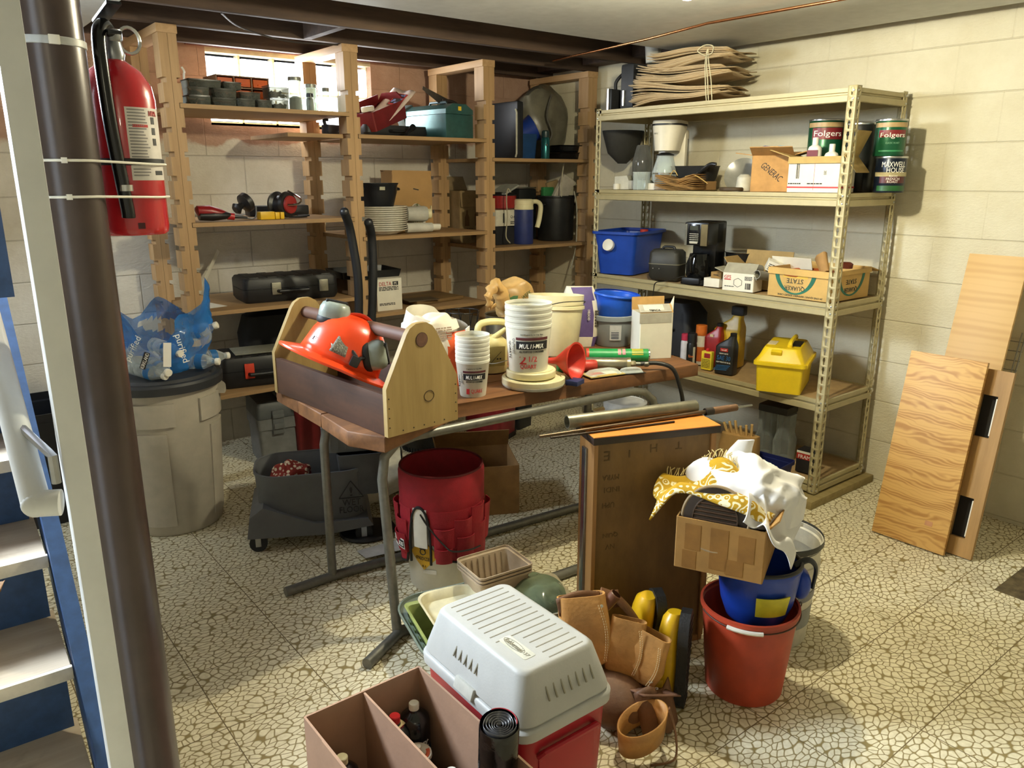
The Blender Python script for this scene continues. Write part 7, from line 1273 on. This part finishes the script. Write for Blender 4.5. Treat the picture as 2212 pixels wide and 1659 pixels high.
o = thing('white_cloth', 'white pointed cloth fold standing up at the back of the patched cardboard box', 'cloth', off(-.03, .09, .06), bang + 20); b = B(); b.loft([[V((w1 * cos(a), d1 * sin(a) * 1.0, z)) + V((.045 * z / .1 + .004 * sin(3 * a), 0, 0)) for a in [2 * pi * i / 20 for i in range(20)]] for z, w1, d1 in ((-.06, .06, .05), (0, .05, .04), (.04, .042, .022), (.09, .034, .012), (.115, .025, .006))]); b.jitter(.01, 14); b.obj('cloth', WC, o, sharp=60)
o = thing('white_cloth', 'small rolled white cloth at the back left of the patched cardboard box', 'cloth', off(-.085, .07, .04), bang - 10); b = B(); b.ell((0, 0, .02), (.055, .05, .055), 24, 14); b.jitter(.022, 18, 6); b.obj('cloth', WC, o, sharp=60)
def mat_towel():
    m, n, bb_ = nt('towel_weave'); v = vec(n); vo = nd(n, 'ShaderNodeTexVoronoi', feature='SMOOTH_F1'); n.links.new(v, vo.inputs[0]); vo.inputs['Scale'].default_value = 38
    wv = nd(n, 'ShaderNodeMath', operation='SINE'); mu = nd(n, 'ShaderNodeMath', operation='MULTIPLY', i1=26.0); n.links.new(vo.outputs[0], mu.inputs[0]); n.links.new(mu.outputs[0], wv.inputs[0])
    sx = nd(n, 'ShaderNodeSeparateXYZ'); n.links.new(v, sx.inputs[0]); st = nd(n, 'ShaderNodeMath', operation='SINE'); m2 = nd(n, 'ShaderNodeMath', operation='MULTIPLY', i1=62.0); n.links.new(sx.outputs[1], m2.inputs[0]); n.links.new(m2.outputs[0], st.inputs[0]); s2 = nd(n, 'ShaderNodeMath', operation='MULTIPLY_ADD', i1=.5, i2=.5); n.links.new(st.outputs[0], s2.inputs[0]); st = s2
    c = ramp(n, wv.outputs[0], [(.25, 'b08a17'), (.4, 'e3dab4')]); c2 = ramp(n, st.outputs[0], [(.16, 1.0), (.26, 0.0)]); c = mixc(n, c2, c, lin('b38d14')); n.links.new(c, bb_.inputs['Base Color']); bb_.inputs['Roughness'].default_value = .95; bump(n, bb_, noise(n, v, 300, 2), .5, .003); return m
o = thing('patterned_towel', 'mustard yellow and cream woven towel with fringe across the front of the cloth pile', 'towel', off(-.045, -.03, .035), bang + 4)
b = B(); b.sheet(lambda u, v: V(((u - .5) * .33 + .012 * sin(v * 7), (v - .5) * .16 + .02 * sin(u * 6), .05 * sin(pi * min(1, max(0, u * 1.1))) + .022 * sin(u * 9 + v * 3) * (.4 + v) + .018 * sin(v * 8) - .05 * max(0, .18 - u) * 5 * (1 - v) - .02 * (1 - v))), 44, 26); b.obj('weave', mat_towel(), o, thick=.006)
b = B()
for i in range(46): u = .05 + .9 * i / 46; x, y, z = (u - .5) * .33 if i > 24 else (u - .5) * .33, .08 + .02 * sin(u * 6), .05 * sin(pi * min(1, u * 1.1)) + .022 * sin(u * 9 + 3) * 1.4 + .018 * sin(8); b.tube([(x, y, z), (x + random.uniform(-.006, .006), y + .012, z + .012), (x + random.uniform(-.01, .01), y + .02, z + .018)], .0016, 4)
tag(b.obj('fringe', M('c8b57a', .9), o), kind='stuff')
o = thing('round_plaque', 'round dark brown ridged plate with pale rim standing in front of the towel', 'plate', off(-.02, -bd_ / 2 + .028, .0), 0, rot=(radians(76), 0, radians(bang))); B().lathe([(.0, 0), (.092, 0), (.094, .004), (.088, .006), (.0, .006)], 50).obj('disc', M('2c2119', .35, name='dark_brown'), o); B().tube([(.092 * cos(a), .092 * sin(a), .003) for a in [2 * pi * i / 50 for i in range(50)]], .0045, 8, closed=True).obj('pale_rim', M('9c8664', .4), o); B().tube([(.062 * cos(a), .062 * sin(a), .007) for a in [2 * pi * i / 40 for i in range(40)]], .003, 6, closed=True).obj('inner_ring', M('3d2d20', .3), o)
b = B()
for i in range(9): y = -.04 + i * .0115; h = math.sqrt(max(0, .06 ** 2 - y * y)); b.tube([(-h, y, .0065), (h, y, .0065)], .0032, 6)
b.obj('ridges', M('4a3628', .28), o)
p = back(G(1655, 1402), .12); t = thing('white_bucket', 'white ribbed bucket with grey tape standing behind the red bucket', 'bucket', (p.x, p.y, 0)); cup(B(), [(.115, 0), (.12, .008), (.134, .25), (.142, .252), (.142, .29), (.137, .292), (.14, .34), (.145, .345), (.145, .36)], .004, 44).obj('bucket', M('cfcab8', .45, name='bucket_white'), t); slab(B(), .131, .001, 250, 350, .17, .20, 14, .1325).obj('tape', M('6f7076', .4), t); slab(B(), .124, .001, 255, 330, .07, .14, 14, .128).obj('label', M('8b8d8a', .5), t); B().lathe([(.1355, .34), (.141, .338), (.148, .352), (.146, .368)], 40, c0=False, c1=False).obj('lid_band', M('3a3a36', .5), t)
# ---- boards leaning at the right wall
def mat_grain(a, c, name, sc=5, dist=15):
    m, n, b = nt(name); v = vec(n, (1, .35, 1)); wv = nd(n, 'ShaderNodeTexWave', wave_type='BANDS', bands_direction='Z'); n.links.new(v, wv.inputs[0]); wv.inputs['Scale'].default_value = sc; wv.inputs['Distortion'].default_value = dist; wv.inputs['Detail'].default_value = 2.5; wv.inputs['Detail Scale'].default_value = .55; wv.inputs['Detail Roughness'].default_value = .6
    w2 = nd(n, 'ShaderNodeTexWave', wave_type='BANDS', bands_direction='Z'); n.links.new(v, w2.inputs[0]); w2.inputs['Scale'].default_value = sc * 4.2; w2.inputs['Distortion'].default_value = dist * 2.2; w2.inputs['Detail'].default_value = 3; w2.inputs['Detail Scale'].default_value = .4
    f = noise(n, vec(n, (1, .1, 1)), 40, 4); c_ = ramp(n, mixc(n, .25, mixc(n, .5, wv.outputs[0], w2.outputs[0]), f), [(.2, c), (.6, a)]); n.links.new(c_, b.inputs['Base Color']); b.inputs['Roughness'].default_value = .5; return m
PF = mat_grain('d3a660', 'b07f3f', 'fir_plywood'); PB2 = mat_grain('cfa869', 'c49b5c', 'birch_plywood', 2.5, 3); PD2 = wood('b58d55', '93703f', 2, 5, .08, .55, name='dark_ply')
def lean(name, label, y0, y1, xb, xt, zt, th, m, part='board'):
    L = hypot(xt - xb, zt); t = thing(name, label, 'board', (xb, (y0 + y1) / 2, .002), 0, rot=(0, atan2(xt - xb, zt), 0)); b = B(); b.box((th / 2, 0, L / 2 + .006), (th, abs(y1 - y0), L), bev=.001); b.obj(part, m, t); return t
t = lean('plywood_board', 'front plywood panel with strong wavy grain leaning at the right wall', 1.171, 1.470, 3.165, 3.315, .785, .018, PF)
B().box((-.0006, -.07, .115), (.001, .03, .02)).obj('pink_smudge', M('c08a60', .6), t)
t = lean('plywood_board', 'tall pale plywood panel leaning on the right wall behind the grained one', 1.205, 1.437, 3.40, 3.668, 1.172, .016, PB2)
L = hypot(.14, .76); t = thing('slotted_board', 'brown board with two dark hand slots leaning behind the grained plywood panel', 'board', (3.215, 1.14, .002), 0, rot=(0, atan2(.14, .76), 0)); b = B()
def slotpl(b):
    ys, th = (-.055, .055), .02; sl = [(.08, .25), (.50, .67)]; z = .004
    for z0, z1 in sl: b.box((th / 2, 0, (z + z0) / 2), (th, .11, z0 - z)); b.box((th / 2, -.036, (z0 + z1) / 2), (th, .038, z1 - z0)); b.box((th / 2, .0485, (z0 + z1) / 2), (th, .013, z1 - z0)); z = z1
    b.box((th / 2, 0, (z + L) / 2), (th, .11, L - z)); return b
slotpl(b).obj('board', PD2, t)
for z in (.165, .585): B().box((.024, .01, z), (.003, .07, .2)).obj('slot_backing', M('17130f', .7), t)
for z in (.165, .585): B().box((.004, -.014, z), (.004, .004, .15)).obj('white_edge', WPL, t)
t = thing('wire_rack', 'grey wire rack leaning on the right wall behind the plywood panels', 'rack', (0, 0, 0)); b = B()
for y in (1.455, 1.44, 1.20, 1.185): b.rod((3.44, y, .005), (3.715, y, .86), .003, n=6)
for i in range(22): k = i / 22; b.rod((3.44 + .275 * k, 1.46, .005 + .855 * k), (3.44 + .275 * k, 1.18, .005 + .855 * k), .0022, n=5)
b.obj('wires', M('8f8c80', .4, .6), t)
# ---- dead leaf on the stair
t = thing('dead_leaf', 'dry brown leaf lying on the upper visible stair tread', 'leaf', (.06, 2.02, .587), 20); b = B(); b.sheet(lambda u, v: V(((u - .5) * .055 * sin(pi * min(1, v + .08)), (v - .5) * .07, .008 * cos(u * 5) + .006 * sin(v * 8))), 8, 8); b.obj('blade', M('7d5a33', .8), t, thick=.001); B().tube([(0, .033, .004), (.015, .06, .008)], .001, 4).obj('stem', M('5d4226', .8), t)
# ---------------------------------------------------------------- fire extinguisher strapped to the column
EX = CAM + ray(266, 300) / F_ * 1.42; zb = ZT(EX.x, EX.y, 505); zs = ZT(EX.x, EX.y, 130)
t = thing('fire_extinguisher', 'red fire extinguisher with a black hose strapped to the dark steel column', 'fire extinguisher', (EX.x, EX.y, zb), 0); H = zs - zb; r = .0615
ER = M('c01f28', .25, coat=.5, var=.04, name='extinguisher_red'); B().lathe([(r * .9, 0), (r * .97, .004), (r, .014), (r, H * .78), (r * .93, H * .86), (r * .7, H * .94), (r * .4, H * .985), (r * .3, H)], 48).obj('cylinder', ER, t)
B().lathe([(.018, H), (.02, H + .01), (.016, H + .03), (.019, H + .034), (.019, H + .05)], 24).obj('valve_body', M('8f9296', .3, .8), t); b = B(); b.box((-.01, -.03, H + .045), (.022, .10, .006), (12, 0, 0), .002).box((-.01, -.035, H + .072), (.024, .12, .006), (-6, 0, 0), .002); b.obj('lever', M('2b2c30', .35, .5), t)
b = B(); b.tube([(.03 + .018 * cos(a), -.0, H + .035 + .022 * sin(a)) for a in [2 * pi * i / 20 for i in range(20)]], .003, 6, closed=True); b.obj('pull_ring', STEEL, t); fa = 252
e = lambda a, rr1, z: V((rr1 * cos(radians(a)), rr1 * sin(radians(a)), z))
B().tube(spline([e(fa, .01, H + .045), e(fa - 8, .045, H + .05), e(fa - 10, .072, H + .02), e(fa - 8, .078, H * .7), e(fa - 4, .077, H * .4), e(fa, .076, H * .16), e(fa, .075, H * .11)], 8), .0115, 14).obj('hose', BLKG, t)
B().tube([e(fa, .0755, H * .26), e(fa, .0755, H * .295)], .0135, 14).obj('hose_clip', STEEL, t); B().lathe([(r + .0003, H * .405), (r + .003, H * .41), (r + .003, H * .44), (r + .0003, H * .445)], 48, c0=False, c1=False).obj('black_band', BLK, t)
slab(B(), r, .0006, fa + 12, fa + 84, H * .32, H * .73, 18).obj('label', M('ddd6cf', .45), t); b = B()
for i in range(22):
    z = H * (.72 - .0175 * i)
    if .40 < z / H < .45: continue
    slab(b, r + .0006, .0005, fa + 15, fa + 15 + random.uniform(24, 34), z - .0022, z, 8)
b.obj('small_print', M('8b8684', .6), t); cyltext('NFPA', .02, .009, REDINK, t, r + .001, fa + 62, H * .70); slab(B(), r + .0006, .0005, fa + 21, fa + 48, H * .62, H * .635, 8).obj('red_line', REDINK, t)
b = B()
for z in (.52, .58, .64): slab(b, r + .0006, .0006, fa + 56, fa + 64, H * z, H * z + .012, 4)
b.obj('pictograms', INK, t); b = B(); slab(b, r + .0006, .0006, fa + 54, fa + 74, H * .35, H * .375, 6); b.obj('maker_mark', INK, t); slab(B(), r + .0004, .0005, fa + 12, fa + 23, H * .04, H * .075, 4).obj('pressure_mark', M('4a1218', .5), t)
# white cable ties round column and cylinder
c0, c1 = V((pole.x, pole.y, 0)), V((EX.x, EX.y, 0)); d = (c1 - c0).normalized(); q = V((-d.y, d.x, 0))
for z, l in ((zb + H * .425, 'upper white cable tie holding the fire extinguisher to the column'), (zb + H * .235, 'lower white cable tie holding the fire extinguisher to the column')):
    P = []
    for i in range(17): a = pi / 2 + pi * i / 16; P.append(c0 + (d * cos(a) + q * sin(a)) * .0565 + V((0, 0, z)))
    for i in range(17): a = -pi / 2 + pi * i / 16; P.append(c1 + (d * cos(a) + q * sin(a)) * .0665 + V((0, 0, z - .004)))
    o = thing('cable_tie', l, 'cable tie', (0, 0, 0)); B().tube(P, .0022, 8, closed=True).obj('strap', WPL, o); B().box(P[12] + V((0, 0, 0)), (.008, .008, .009)).obj('tie_head', WPL, o)
o = thing('column_tie', 'pale flat strap tied round the column above the fire extinguisher', 'strap', (pole.x, pole.y, ZT(pole.x, pole.y, 95))); B().lathe([(.0545, -.006), (.056, -.005), (.056, .005), (.0545, .006)], 40, c0=False, c1=False).obj('strap', M('c9cbc8', .4, alpha=.7), o); B().box((.0, -.057, 0), (.016, .006, .014), (0, 0, 0), .001).obj('buckle', WPL, o)
t = thing('storage_bin', 'black plastic storage bin behind the stairs seen left of the column', 'bin', (.62, 4.05, 0), 0); b = B(); tub(b, [(.40, .36, .03, 0), (.44, .40, .04, .48), (.47, .43, .04, .485), (.47, .43, .04, .52)], .006); b.obj('bin', M('14161b', .5), t); t.location = (.32, 3.95, 0)
